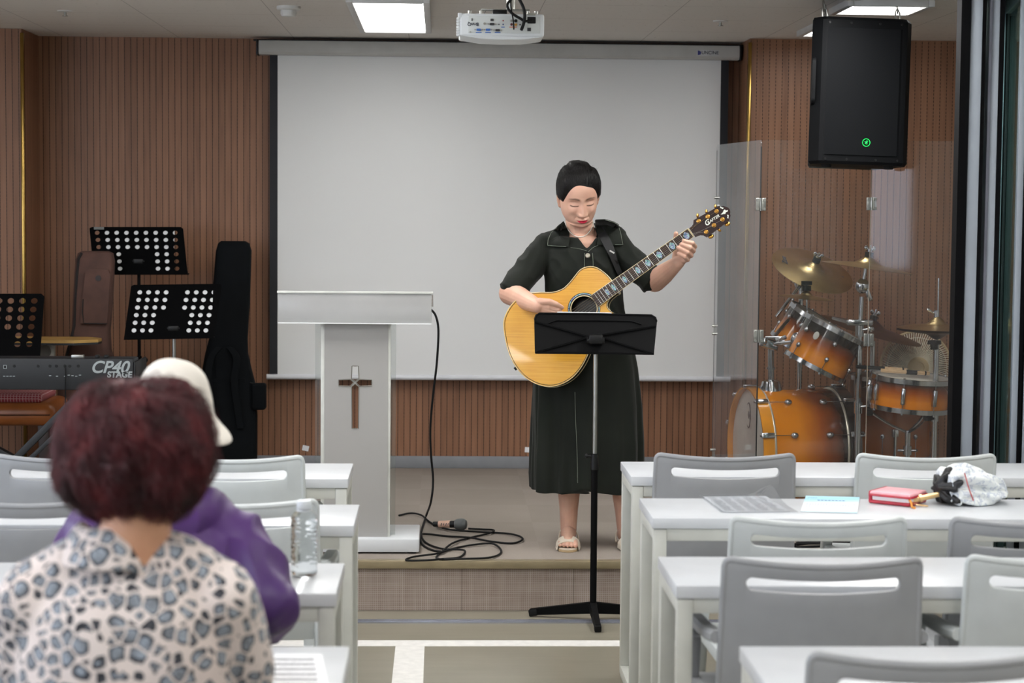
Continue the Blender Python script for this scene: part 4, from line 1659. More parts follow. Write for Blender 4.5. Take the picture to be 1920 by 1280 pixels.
# two rack toms
M_tom = burst('amber_lacquer_tom', .25, .78)
T1 = P(1547, 652, 8.80)
axT = V((.43, -.06, .86)).normalized()
drum('rack_tom', 'near rack tom drum in amber and dark lacquer tilted above the bass drum', T1, axT, .142, .185, M_tom, 6, M_head, M_head, up=(0, 1, 0)).name = 'rack_tom'
bc = P(1521, 624, 8.64)
tt = [o for o in bpy.data.objects if o.name == 'rack_tom'][0]
M_badge = mat('white_oval_badge', (190, 188, 180), .4)
MW['rack_tom'] = MW.get('rack_tom', Matrix.Translation(T1) @ frame(axT, (0, 1, 0)).to_4x4())
loc = MW['rack_tom'].inverted() @ bc
dr = V((loc.x, loc.y, 0)).normalized()
obj('badge', MB().ell(dr * .142 + V((0, 0, .035)), (.014, .019, .003), Matrix((dr.cross(V((0, 0, 1))), V((0, 0, 1)), dr)).transposed(), 16, 6), M_badge, tt, 60, world=False)
T2 = P(1510, 622, 9.26)
drum('rack_tom', 'far rack tom mostly hidden behind the near one, its chrome rims showing', T2, V((.50, -.16, .85)), .127, .16, M_tom, 6, M_head, M_head, up=(0, 1, 0))
# floor tom
FT = P(1668, 826, 9.42)
FT.z = STAGE + .38
M_ft = burst('amber_lacquer_floor_tom', .1, 1.05, dark=(40, 22, 16), amber=(160, 88, 22), mid=(100, 52, 22))
ft = drum('floor_tom', 'dark amber floor tom standing behind the snare drum stand', FT, V((0, 0, 1)), .2, .38, M_ft, 8, M_headc, M_head)
for a_ in (.4, 2.5, 4.6):
    d_ = V((math.cos(a_), math.sin(a_), 0))
    mb = MB().cyl(d_ * .222 + V((0, 0, -.05)), d_ * .222 + V((0, 0, -.365)), .0065)
    mb.ell(d_ * .222 + V((0, 0, -.366)), (.012, .012, .014))
    mb.box(d_ * .212 + V((0, 0, -.06)), (.03, .03, .04), None, .006)
    obj('leg', mb, M_chrome, ft, 60, world=False)

# snare drum and its stand
SN = P(1706, 735, 8.62)
M_sn = burst('amber_lacquer_snare', .30, .95, amber=(212, 124, 12))
axS = V((.06, -.05, 1)).normalized()
sn = drum('snare_drum', 'amber snare drum with white head on a low basket stand', SN, axS, .172, .125, M_sn, 8, M_head, M_head)
gx = P(1605 + 20, 727, 8.6)
obj('strainer', MB().box(V((-.185, -.02, -.01)), (.03, .03, .07), None, .008), M_chrome, sn, world=False)
base = V((SN.x + .0, SN.y + .02, STAGE))
t = thing('snare_stand', 'chrome three-armed basket stand under the amber snare drum', 'drum stand', base)
zb_ = SN.z - .085
obj('pole', MB().cyl(base + V((0, 0, .05)), V((base.x, base.y, zb_ - .09)), .0125).cyl(V((base.x, base.y, zb_ - .16)), V((base.x, base.y, zb_ - .20)), .019), M_chrome, t)
for a_ in (-1.3, .8, 2.9):
    e = V((base.x + .17 * math.cos(a_), base.y + .17 * math.sin(a_), zb_ - .010))
    m_ = V((base.x, base.y, zb_ - .10))
    mb = MB().tube(spline([m_, m_.lerp(e, .5) + V((0, 0, -.008)), e], 6), .006, 8)
    a2 = obj('basket_arm', mb, M_chrome, t)
    tip = V((base.x + .172 * math.cos(a_), base.y + .172 * math.sin(a_), zb_ - .012))
    obj('rubber_grip', MB().box(tip + V((0, 0, .0)), (.032, .032, .030), rot(0, 0, a_), .005), M_rubber, a2)
for a_ in (.3, 2.4, 4.5):
    e = V((base.x + .24 * math.cos(a_), base.y + .24 * math.sin(a_), STAGE + .01))
    mb = MB().bar(V((base.x, base.y, STAGE + .22)), e, .022, .006)
    mb.bar(V((base.x, base.y, STAGE + .08)), V((base.x + .13 * math.cos(a_), base.y + .13 * math.sin(a_), STAGE + .115)), .018, .005)
    mb.ell(e, (.016, .016, .012))
    obj('leg', mb, M_chrome, t)
mb = MB().cyl(V((base.x - .045, base.y, zb_ - .18)), V((base.x + .045, base.y, zb_ - .18)), .006)
obj('wing_bolt', mb, M_chrome, t)
# bundled rods lying on the snare
M_birch = mat('pale_birch', (206, 174, 134), .6, var=.06, scale=40)
RSn = frame(axS)
for q0, q1, lab in (((1606, 687), (1701, 686), 'pair of drum rods lying on the snare, the farther bundle with a black grip'), ((1652, 690), (1743, 691), 'drum rods lying across the snare, the nearer bundle with black bands')):
    Yq = 8.64 if 'farther' in lab else 8.56
    a_, b_ = P(q0[0], q0[1], Yq), P(q1[0], q1[1], Yq)
    top = lambda p: SN.z + (.0625 + .018 + .012) - (p.x - SN.x) * .06 + (p.y - SN.y) * .05
    a_.z = top(a_) + .004
    b_.z = top(b_) + .004
    t = thing('drum_rods', lab, 'drumsticks', a_.lerp(b_, .5))
    ax_ = (b_ - a_).normalized()
    A_ = frame(ax_)
    L = (b_ - a_).length
    if 'farther' in lab:
        obj('grip', MB().cyl(a_, a_ + ax_ * L * .55, .0085, .009), M_rubber, t)
        r0, r1 = .55, 1
    else:
        obj('grip', MB().cyl(a_ + ax_ * L * .52, a_ + ax_ * L * .74, .0105, .0105), M_rubber, t)
        r0, r1 = 0, 1
    mb = MB()
    for i in range(7):
        an = 2 * PI * i / 6
        o_ = A_ @ V((.0058 * math.cos(an), .0058 * math.sin(an), 0)) * (0 if i == 6 else 1)
        mb.cyl(a_ + ax_ * L * r0 + o_, a_ + ax_ * L * r1 + o_, .0031, None, 8)
    obj('rods', mb, M_birch, t)
    obj('band', MB().cyl(a_ + ax_ * L * .9, a_ + ax_ * L * .93, .0102), M_rubber, t)


# cymbals
def brass(name, c, rough=.3):
    k = N(name)
    k.set(rough, 1, .5)
    co, x = k.xyz()
    r2 = k.math('SQRT', k.math('ADD', k.math('MULTIPLY', x[0], x[0]), k.math('MULTIPLY', x[1], x[1])))
    ln = k.math('SINE', k.math('MULTIPLY', r2, 900))
    n_ = k.noise(co, 9, 4)
    k.col(k.ramp(k.math('ADD', k.math('MULTIPLY', ln, .12), n_), [(.2, tuple(v * .82 for v in c)), (.8, c)]))
    k.bump(ln, .08, .001)
    return k.m


M_cym = brass('bronze_cymbal', (214, 190, 138))
M_cymd = brass('dark_cymbal', (128, 100, 72), .38)


def cymbal(c, axis, R_, m_, par, name='cymbal', bell=.026):
    A = frame(axis, (0, 1, 0))
    prof = [(R_, -R_ * .10), (R_ * .8, -R_ * .068), (R_ * .5, -R_ * .03), (R_ * .28, -R_ * .008), (R_ * .2, R_ * .045), (R_ * .12, bell * .7 + R_ * .02), (.004, bell + R_ * .03),
            (.004, bell + R_ * .03 - .0015), (R_ * .12, bell * .7 + R_ * .02 - .0015), (R_ * .2, R_ * .045 - .0015), (R_ * .28, -R_ * .008 - .0015), (R_ * .5, -R_ * .03 - .0015), (R_, -R_ * .10 - .0012)]
    o = bpy.data.objects.new(name, mesh(name, MB().lathe(prof, n=64)))
    COL.objects.link(o)
    M4 = Matrix.Translation(V(c)) @ A.to_4x4()
    o.data.materials.append(m_)
    o.data.shade_smooth()
    o.data.set_sharp_from_angle(angle=math.radians(40))
    if par:
        o.parent = par
        o.matrix_local = mw(par).inverted() @ M4
        MW[o.name] = M4
    return o, A


def topper(c, A, par, R_=.2):
    z = A.col[2]
    h0 = .026 + R_ * .03
    obj('felt', MB().cyl(V(c) + z * (h0 - .004), V(c) + z * (h0 + .018), .019), mat('dark_felt', (52, 50, 48), .9), par)
    mb = MB().cyl(V(c) + z * (h0 + .018), V(c) + z * (h0 + .05), .005)
    mb.cyl(V(c) + z * (h0 + .02), V(c) + z * (h0 + .032), .011)
    for s_ in (-1, 1):
        q = V(c) + z * (h0 + .034) + A.col[0] * s_ * .016
        mb.ell(q, (.010, .004, .012), A @ rot(0, s_ * .5, 0), 10, 6)
    obj('wing_nut', mb, M_chrome, par)


def tripod(x, y, par, h=.34, r=.30, ph=.3):
    for a_ in (ph, ph + 2.1, ph + 4.2):
        e = V((x + r * math.cos(a_), y + r * math.sin(a_), STAGE + .012))
        mb = MB()
        for s_ in (-1, 1):
            off = V((-math.sin(a_), math.cos(a_), 0)) * s_ * .010
            mb.bar(V((x, y, STAGE + h)) + off, e + off, .004, .02)
        mb.bar(V((x, y, STAGE + .10)), V((x + r * .55 * math.cos(a_), y + r * .55 * math.sin(a_), STAGE + .15)), .016, .005)
        mb.ell(e, (.018, .018, .013))
        obj('leg', mb, M_chrome, par)


# boom stand with the left crash
Y1 = 9.35
c1 = P(1526, 500, Y1)
b1 = V((P(1499, 700, Y1).x, Y1, STAGE))
t = thing('cymbal_stand', 'boom cymbal stand with the tilted crash cymbal at upper left of the drums', 'cymbal stand', b1)
tl = P(1497, 530, Y1)
obj('pole', MB().cyl(b1 + V((0, 0, .06)), V((b1.x, Y1, tl.z)), .011).cyl(b1 + V((0, 0, .06)), b1 + V((0, 0, .45)), .0145), M_chrome, t)
obj('tilter', MB().ell(tl, (.02, .025, .032)).box(tl + V((.0, 0, .012)), (.06, .03, .02), rot(0, -.2, 0), .006), M_chrome, t)
obj('boom_arm', MB().cyl(P(1455, 594, Y1 - .02), P(1516, 514, Y1), .0075), M_chrome, t)
o, A = cymbal(c1, V((.22, -.42, .80)), .205, M_cym, t)
topper(c1, A, t)
sg = c1 + A @ V((-.13, -.03, -.006))
Al = A @ rot(0, 0, PI / 2 + .1)
text('cymbal_signature', 'Zovt', .036, Al, c1 + A @ V((-.145, -.0, -.0085)), M_print, o, shear=.3, bold=.0006)
text('cymbal_stamp', 'K', .016, A, c1 + A @ V((.15, -.0, -.0085)), M_print, o)
tripod(b1.x, Y1, t, .34, .26, .9)
# splash on a small rod beside it
Y2 = 9.18
c2 = P(1512, 553, Y2)
b2 = P(1513, 590, Y2)
t = thing('splash_cymbal', 'small splash cymbal on a rod below the tilted crash cymbal', 'cymbal', b2)
obj('rod', MB().cyl(b2, c2 + V((0, 0, .05)), .005), M_chrome, t)
o, A = cymbal(c2, V((.08, -.03, 1)), .127, M_cym, t, 'cymbal', .018)
obj('felt', MB().cyl(c2 + V((0, 0, .02)), c2 + V((0, 0, .045)), .022).cyl(c2 + V((0, 0, .048)), c2 + V((0, 0, .066)), .026), M_rubber, t)
mb = MB().ell(b2 + V((0, 0, .0)), (.02, .02, .018)).cyl(b2, V((b1.x, Y1 - .012, b2.z)), .008)
obj('rod_clamp', mb, M_chrome, t)
# straight boom stand with right crash and ride
Y3 = 8.72
b3 = V((P(1608, 800, Y3).x, Y3, STAGE))
t = thing('cymbal_stand', 'chrome cymbal stand with the level crash cymbal, in front of the toms', 'cymbal stand', b3)
c3 = P(1627, 493, Y3)
tl = P(1617, 536, Y3)
tz = P(1611, 560, Y3).z
obj('pole', MB().cyl(b3 + V((0, 0, .06)), V((b3.x, Y3, P(1608, 655, Y3).z)), .0145), M_chrome, t)
obj('upper_pole', MB().cyl(V((b3.x, Y3, P(1608, 660, Y3).z)), V((b3.x + .006, Y3, tz + .01)), .010), M_chrome, t)
for py in (618, 762):
    q = V((b3.x, Y3, P(1608, py, Y3).z))
    mb = MB().cyl(q + V((0, 0, -.03)), q + V((0, 0, .02)), .02)
    mb.cyl(q + V((0, -.01, 0)), q + V((.045, -.02, .005)), .006)
    mb.ell(q + V((.045, -.02, .005)), (.016, .006, .014))
    obj('height_clamp', mb, M_chrome, t)
q = V((b3.x, Y3, P(1608, 604, Y3).z))
obj('arm_clamp', MB().box(q, (.12, .035, .03), None, .01).cyl(q + V((-.05, 0, 0)), P(1562, 596, Y3 + .1), .008), M_chrome, t)
mb = MB().ell(tl, (.032, .022, .034))
mb.box(tl + V((.026, -.004, -.034)), (.022, .016, .07), rot(0, -.35, 0), .006)
obj('tilter', mb, M_chrome, t)
obj('cymbal_rod', MB().cyl(tl, c3 + V((.0, 0, .03)), .0075), M_chrome, t)
o, A = cymbal(c3, V((.13, -.02, 1)), .207, M_cym, t)
topper(c3, A, t)
tripod(b3.x, Y3, t, .16, .17, 1.2)
# dark ride behind
Y4 = 9.5
c4 = P(1634, 610, Y4)
b4 = V((P(1640, 700, Y4).x, Y4 + .06, STAGE))
t = thing('ride_cymbal', 'dark brown ride cymbal on its own stand behind the tom and snare', 'cymbal', b4)
obj('pole', MB().cyl(b4 + V((0, 0, .06)), V((b4.x, b4.y, c4.z - .08)), .0125).cyl(V((b4.x, b4.y, c4.z - .08)), c4 + V((0, 0, .03)), .007), M_chrome, t)
o, A = cymbal(c4, V((.26, -.10, 1)), .26, M_cymd, t)
topper(c4, A, t)
tripod(b4.x, b4.y, t, .3, .2, .2)
# hi-hat
Y5 = 8.50
b5 = V((P(1752, 800, Y5).x, Y5, STAGE))
t = thing('hi_hat', 'pair of hi-hat cymbals on a chrome stand at the right of the drums', 'cymbal stand', b5)
c5 = P(1757, 607, Y5)
obj('pole', MB().cyl(b5 + V((0, 0, .06)), V((b5.x, Y5, P(1752, 640, Y5).z)), .0125), M_chrome, t)
obj('pull_rod', MB().cyl(V((b5.x + .004, Y5, P(1752, 645, Y5).z)), P(1760, 521, Y5), .0035), M_chrome, t)
o, A = cymbal(c5, V((0, -.02, 1)), .177, M_cym, t, 'top_cymbal', .03)
o, A = cymbal(c5 + V((0, 0, -.045)), V((0, .02, -1)), .177, M_cymd, t, 'bottom_cymbal', .02)
q = P(1756, 590, Y5)
mb = MB().cyl(q + V((0, 0, -.03)), q + V((0, 0, .02)), .012)
mb.cyl(q, q + V((-.03, 0, .018)), .004)
mb.ell(q + V((-.034, 0, .02)), (.012, .006, .007), rot(0, .5, 0))
obj('clutch', mb, M_chrome, t)
mb = MB().cyl(P(1752, 638, Y5), P(1752, 645, Y5), .03)
mb.cyl(P(1752, 645, Y5), P(1752, 655, Y5), .018)
obj('seat_cup', mb, M_black, t)
for py in (757, 782):
    q = V((b5.x, Y5, P(1752, py, Y5).z))
    obj('height_clamp', MB().cyl(q + V((0, 0, -.018)), q + V((0, 0, .022)), .0175).ell(q + V((-.026, 0, 0)), (.012, .006, .018)), M_chrome, t)
tripod(b5.x, Y5, t, .14, .22, .5)
# throne-side pedal just shows as chrome between chairs: bass drum pedal
pp_ = V((cB.x + .27, cB.y, STAGE))
t = thing('bass_drum_pedal', 'chrome foot pedal at the right side of the bass drum', 'pedal', pp_)
obj('footboard', MB().box(pp_ + V((.12, 0, .05)), (.27, .09, .012), rot(0, .2, 0), .004), M_steel, t)
obj('heel_plate', MB().box(pp_ + V((.28, 0, .012)), (.07, .1, .02), None, .004), M_steel, t)
mb = MB()
for s_ in (-1, 1):
    mb.cyl(pp_ + V((.01, s_ * .06, .0)), pp_ + V((.01, s_ * .06, .2)), .008)
mb.cyl(pp_ + V((.01, -.07, .2)), pp_ + V((.01, .07, .2)), .008)
obj('pedal_frame', mb, M_chrome, t)
obj('beater', MB().cyl(pp_ + V((.01, 0, .2)), pp_ + V((-.008, 0, .36)), .004).ell(pp_ + V((-.004, 0, .37)), (.018, .024, .024)), M_steel, t)

# ------------------------------------------------------------------ electric fan behind the drums
YN = 9.66
cF = P(1717, 688, YN)
t = thing('electric_fan', 'cream standing electric fan with wire guard behind the snare drum', 'fan', V((cF.x, YN + .1, STAGE)))
M_cream = mat('cream_plastic', (206, 184, 146), .45, var=.04)
M_wire = mat('pale_wire', (236, 228, 208), .5, 0)
RF = .178
AF = Matrix(((1, 0, 0), (0, 0, -1), (0, 1, 0)))
fp = lambda x_, y_, z_: cF + AF @ V((x_, y_, z_))
obj('guard_ring', MB().tube([fp(RF * math.cos(2 * PI * i / 56), RF * math.sin(2 * PI * i / 56), 0) for i in range(56)], .0065, 8, True), M_cream, t)
mb = MB()
for i in range(88):
    a_ = 2 * PI * i / 88
    a2 = a_ + .22
    mb.tube([fp(RF * math.cos(a_), RF * math.sin(a_), 0), fp(RF * .8 * math.cos(a_ + .08), RF * .8 * math.sin(a_ + .08), .030), fp(RF * .30 * math.cos(a2), RF * .30 * math.sin(a2), .048)], .0021, 5)
mb.tube([fp(RF * .84 * math.cos(2 * PI * i / 50), RF * .84 * math.sin(2 * PI * i / 50), .025) for i in range(50)], .0016, 5, True)
obj('front_guard', mb, M_wire, t)
mb = MB()
for i in range(60):
    a_ = 2 * PI * i / 60
    mb.tube([fp(RF * math.cos(a_), RF * math.sin(a_), 0), fp(RF * .75 * math.cos(a_), RF * .75 * math.sin(a_), -.06), fp(RF * .25 * math.cos(a_), RF * .25 * math.sin(a_), -.07)], .001, 4)
obj('rear_guard', mb, M_wire, t)
obj('hub_cap', MB().lathe([(.055, .040), (.055, .050), (.046, .058), (.03, .060), (.028, .054), (0, .054)], cF, AF), M_cream, t)
for i in range(3):
    a_ = 2 * PI * i / 3 + .4
    r = []
    for f_ in (.18, .45, .75, .9):
        for s_, w_ in ((-1, .6), (1, .6)):
            pass
        wd = .35 + .35 * f_
        r.append([fp(RF * f_ * math.cos(a_ + s_ * wd), RF * f_ * math.sin(a_ + s_ * wd), -.018 + s_ * .016 + e_) for s_, e_ in ((-1, 0), (0, .004), (1, 0), (1, -.002), (0, .002), (-1, -.002))])
    obj('blade', MB().loft(r), mat_clear('fan_blade_plastic', (225, 230, 232), .18, .08), t)
obj('motor_housing', MB().lathe([(.05, -.07), (.06, -.08), (.055, -.16), (.03, -.18)], cF, AF), M_cream, t)
obj('stand_pole', MB().cyl(V((cF.x, YN + .12, STAGE + .03)), V((cF.x, YN + .12, cF.z)), .018), M_cream, t)
obj('stand_base', MB().lathe([(.17, 0), (.17, .015), (.05, .04), (.025, .06)], V((cF.x, YN + .12, STAGE))), M_cream, t)

# ------------------------------------------------------------------ clear drum shield
M_sh = mat_clear('shield_acrylic', (252, 252, 251), .022, .03, (190, 186, 182), .10)
M_shl = mat_clear('shield_acrylic_grey_sheen', (247, 247, 248), .12, .06, (180, 184, 188), .55, 1.5)  # dust plus the screen's reflection, painted in as diffuse grey
t = thing('drum_shield', 'tall clear acrylic drum shield of hinged panels standing round the drums', 'drum shield', V((P(1500, 860, 8.22).x, 8.22, STAGE)))
A0 = P(1424, 500, 8.20)
B0 = P(1631, 500, 8.24)
C0 = P(1806, 500, 8.10)
L0 = P(1341, 500, 8.90)
zt_ = P(1425, 262, 8.20).z
M_pe = mat('panel_edge_dark', (34, 34, 34), .4)
M_pl = mat('panel_edge_light', (150, 138, 124), .4)
hg = []
for i, (a_, b_, m_) in enumerate(((L0, A0, M_shl), (A0, B0, M_sh), (B0, C0, M_sh))):
    a_, b_ = V((a_.x, a_.y, 0)), V((b_.x, b_.y, 0))
    d = (b_ - a_).normalized()
    a_ = a_ + d * .002
    b_ = b_ - d * .002
    s_ = V((-d.y, d.x, 0))
    w_ = (b_ - a_).length
    h_ = zt_ - STAGE - .004
    R_ = Matrix((d, V((0, 0, 1)), d.cross(V((0, 0, 1))))).transposed()
    o = obj('shield_panel', MB().prism(rrect(w_, h_, .018), -.003, .003, R_, (a_ + b_) / 2 + V((0, 0, STAGE + .004 + h_ / 2))), m_, t, 20)
    if i < 2:
        e_ = b_
        mb = MB().box(e_ + V((0, 0, STAGE + h_ / 2)), (.0045 if i == 0 else .0025, .008, h_ - .05))
        obj('panel_edge', mb, M_pe if i == 0 else M_pl, t)
mb = MB()
lp = V((L0.x, L0.y, 0))
obj('panel_edge', MB().box(lp + V((0, 0, STAGE + (zt_ - STAGE) / 2)), (.003, .007, zt_ - STAGE - .05)), M_pe, t)
for pos, pys, hd in ((A0, (383, 630), 1), (B0, (382, 637), 1), (L0, (378, 618), 0), (L0, (850,), 0)):
    for py in pys:
        q = P(pix(pos)[0], py, pos.y)
        mb = MB()
        if hd:
            for s_ in (-1, 1):
                mb.box(V((pos.x + s_ * .012, pos.y - .007, q.z)), (.019, .003, .054), None, .001)
            mb.cyl(V((pos.x, pos.y - .009, q.z - .027)), V((pos.x, pos.y - .009, q.z + .027)), .005)
            for s_ in (-1, 1):
                for z_ in (-.019, .019):
                    mb.cyl(V((pos.x + s_ * .014, pos.y - .018, q.z + z_)), V((pos.x + s_ * .014, pos.y - .005, q.z + z_)), .006, None, 10)
        else:
            mb.box(V((pos.x + .006, pos.y - .004, q.z)), (.012, .003, .05))
            for z_ in (-.018, .018):
                mb.cyl(V((pos.x - .010, pos.y - .006, q.z + z_)), V((pos.x + .014, pos.y - .006, q.z + z_)), .006, None, 10)
        obj('hinge', mb, M_steel, t)
# ------------------------------------------------------------------ people
def smooth_fn(rows):
    """like table_fn, but a smooth curve through the rows"""
    zz = np.array([r[0] for r in rows])
    fine = np.linspace(zz[0], zz[-1], 400)
    cols = {}
    for i in range(1, len(rows[0])):
        y = np.interp(fine, zz, [r[i] for r in rows])
        for _ in range(3):
            pad = np.concatenate([[2 * y[0] - y[k] for k in range(14, 0, -1)], y, [2 * y[-1] - y[-1 - k] for k in range(1, 15)]])
            y = np.convolve(pad, np.ones(29) / 29, 'valid')
        cols[i] = y
    return lambda z, i: float(np.interp(z, fine, cols[i]))


def smooth01(a, b, x):
    t = min(1, max(0, (x - a) / (b - a)))
    return t * t * (3 - 2 * t)


def table_fn(rows):
    zs_ = [r[0] for r in rows]

    def f(z, i):
        if z <= zs_[0]:
            return rows[0][i]
        for a, b in zip(rows, rows[1:]):
            if z <= b[0]:
                t = (z - a[0]) / (b[0] - a[0])
                return a[i] + (b[i] - a[i]) * t
        return rows[-1][i]
    return f


HEAD = smooth_fn([(-.114, .004, .052, .030), (-.110, .026, .064, .024), (-.101, .041, .074, .008), (-.085, .056, .080, -.025), (-.062, .066, .083, -.055), (-.030, .0725, .085, -.082),
                 (.0, .0745, .085, -.096), (.03, .0755, .089, -.100), (.06, .073, .083, -.094), (.085, .063, .064, -.076), (.103, .045, .040, -.050), (.113, .023, .014, -.024), (.116, .003, .0, -.004)])


def g2(x, z, x0, z0, sx, sz):
    return math.exp(-((x - x0) / sx) ** 2 - ((z - z0) / sz) ** 2)


def face_relief(x, z):
    ax_ = abs(x)
    d = 0
    # nose
    if -.060 < z < .03:
        t = (0.012 - z) / .055
        h = .005 + .016 * smooth01(0, 1, t)
        w_ = .0085 + .0050 * max(0, t)
        h *= smooth01(-.055, -.046, z) if z < -.043 else 1
        h *= smooth01(.03, .008, z) if z > .008 else 1
        d += h * math.exp(-(x / w_) ** 2)
    d += .0085 * g2(ax_, z, .0135, -.0435, .0062, .0062)
    # eyes: socket, closed lid, brow
    d -= .0075 * g2(ax_, z, .031, .004, .017, .012)
    d += .0052 * g2(ax_, z, .0325, -.002, .0125, .0075)
    d -= .0022 * g2(ax_, z, .032, -.0105, .014, .0022)
    d -= .0014 * g2(ax_, z, .032, .0085, .014, .0018)
    d += .0025 * g2(ax_, z, .030, .020, .020, .006)
    # cheeks, smile folds
    d += .0055 * g2(ax_, z, .043, -.030, .017, .017)
    fold = abs(ax_ - (.020 + .012 * (-.042 - z) / .026)) if -.072 < z < -.040 else 1
    d -= .0022 * math.exp(-(fold / .0022) ** 2) * (1 if fold < .02 else 0)
    # mouth
    d += .0075 * g2(x, z, 0, -.070, .024, .013)
    d += .0038 * g2(ax_, z, .006, -.0655, .011, .0036)
    d += .0052 * g2(x, z, 0, -.0765, .014, .0044)
    ml_ = -.0712 - .0012 * math.cos(min(PI, ax_ / .010 * PI)) * .6
    d -= .0042 * math.exp(-((z - ml_) / .0014) ** 2) * (1 if ax_ < .024 else 0)
    d -= .002 * g2(x, z, 0, -.056, .0028, .005)
    d -= .003 * g2(x, z, 0, -.0865, .018, .004)
    d += .006 * g2(x, z, 0, -.100, .018, .010)
    return d


def head_rings(extra=None, nz=90, na=104):
    rings = []
    for i in range(nz):
        s_ = i / (nz - 1)
        z = -.112 + .228 * s_
        a, yf, yb = HEAD(z, 1) * 1.03, HEAD(z, 2), HEAD(z, 3)
        r = []
        mid = (yf + yb) / 2 if z < -.09 else 0
        for j in range(na):
            t = 2 * PI * j / na
            sn, cs = math.sin(t), math.cos(t)
            x = a * math.copysign(abs(sn) ** .92, sn)
            c_ = (yf - mid) if cs > 0 else (mid - yb)
            y = mid + c_ * math.copysign(abs(cs) ** .92, cs)
            if cs > 0:
                y += face_relief(x, z) * 1.3 * smooth01(0, .35, cs)
            p = V((x, y, z))
            if extra:
                p = p + V((x, y * 1.0, max(z, -.02) * 1.0)).normalized() * extra(x, y, z)
            r.append(p)
        rings.append(r)
    return rings


def add_head(mb, M4):
    st = len(mb.v)
    mb.loft(head_rings())
    for s_ in (-1, 1):
        R = rot(0, s_ * .12, s_ * -.35)
        mb.ell((s_ * .0785, -.012, -.006), (.008, .019, .031), R, 16, 12)
        mb.ell((s_ * .077, -.004, -.028), (.007, .010, .013), R, 12, 8)
    mb.tf(M4, st)


def skin_mat(name, rgb, pink):
    k = N(name)
    k.set(.48, 0, .35)
    k.b.inputs['Subsurface Weight'].default_value = .12
    k.b.inputs['Subsurface Radius'].default_value = (.012, .005, .003)
    co, x = k.xyz()
    c_ = k.ramp(k.noise(co, 14, 4), [(.25, pink), (.75, rgb)])
    for at, rgb_ in (('lip', (186, 34, 62)), ('brow', (84, 62, 54)), ('lash', (44, 30, 28))):
        a_ = k.n('ShaderNodeAttribute')
        a_.attribute_name = at
        c_ = k.mix(a_.outputs['Fac'], c_, lin(rgb_))
    k.col(c_)
    k.bump(k.noise(co, 420, 2), .06)
    return k.m


M_skin = skin_mat('skin', (214, 172, 150), (200, 154, 134))
M_skin2 = skin_mat('skin_tan', (206, 158, 128), (192, 140, 112))


def paint_face(me, W, M4):
    """lips, brows and lash lines: how far each point belongs to them, read by the skin material"""
    I = M4.inverted() @ W
    n_ = len(me.vertices)
    w_ = {k: np.zeros(n_, dtype=np.float32) for k in ('lip', 'brow', 'lash')}
    soft = lambda d, e: min(1, max(0, .5 + d / e))
    for i, v in enumerate(me.vertices):
        q = I @ v.co
        if q.y < .03 or abs(q.z) > .11 or abs(q.x) > .08 or q.y > .13:
            continue
        ax_ = abs(q.x)
        lipt = -.0640 - .0050 * (ax_ / .0215) ** 1.4 - .0014 * math.exp(-(ax_ / .0035) ** 2)
        lipb = -.0808 + .0108 * (ax_ / .0215) ** 2
        if ax_ < .0225:
            w_['lip'][i] = soft(min(lipt - q.z, q.z - lipb), .0022)
        bz = .0195 + .004 * math.sin(min(1, max(0, (ax_ - .014) / .026)) * PI * .75) - .20 * max(0, ax_ - .044)
        hw = .0036 * (1 - .6 * max(0, (ax_ - .03) / .023))
        w_['brow'][i] = soft(hw - abs(q.z - bz), .004) * soft(min(ax_ - .013, .053 - ax_), .006) * .8
        lz = -.0060 - .0034 * (1 - ((ax_ - .032) / .016) ** 2)
        w_['lash'][i] = soft(.0019 - abs(q.z - lz), .0022) * soft(min(ax_ - .0165, .0485 - ax_), .004) * .9
    for k, a in w_.items():
        me.attributes.new(k, 'FLOAT', 'POINT').data.foreach_set('value', a)


# ---------------------------------------------------------------- guitar frame
SG = 7.66 / F * .985
G0 = P(1095, 579, 7.66)
GN = V((-.17, -1, .12)).normalized()
u0 = V((.814, 0, .581))
GU = (u0 - GN * u0.dot(GN)).normalized()
GW = GN.cross(GU)
GM = Matrix((GU, GW, GN)).transposed()


def G(a, b, h=0.0):             # along the neck, across it, above the top; first two in steps of SG
    return G0 + (GU * a + GW * b) * SG + GN * h


def GP(px, py, h=0.0):          # point h above the guitar top seen at a pixel
    d = ray(px, py)
    o = G0 + GN * h
    return EYE + d * ((o - EYE).dot(GN) / d.dot(GN))


def gab(px, py, h=0.0):
    q = GP(px, py, h) - G0
    return q.dot(GU) / SG, q.dot(GW) / SG


# ---------------------------------------------------------------- the guitarist
DW = 7.92
WP = lambda px, py, d=0.0: P(px, py, DW + d)
feet = WP(1115, 1035)
pw = thing('person', 'woman in dark green dress standing on the stage looking down, playing the yellow guitar', 'person', (feet.x, DW, STAGE))
MH = Matrix.Translation(WP(1084.5, 369.5, -.045)) @ (rot(0, 0, .13) @ rot(0, -.075, 0) @ rot(.36, 0, 0) @ rot(0, 0, PI)).to_4x4()
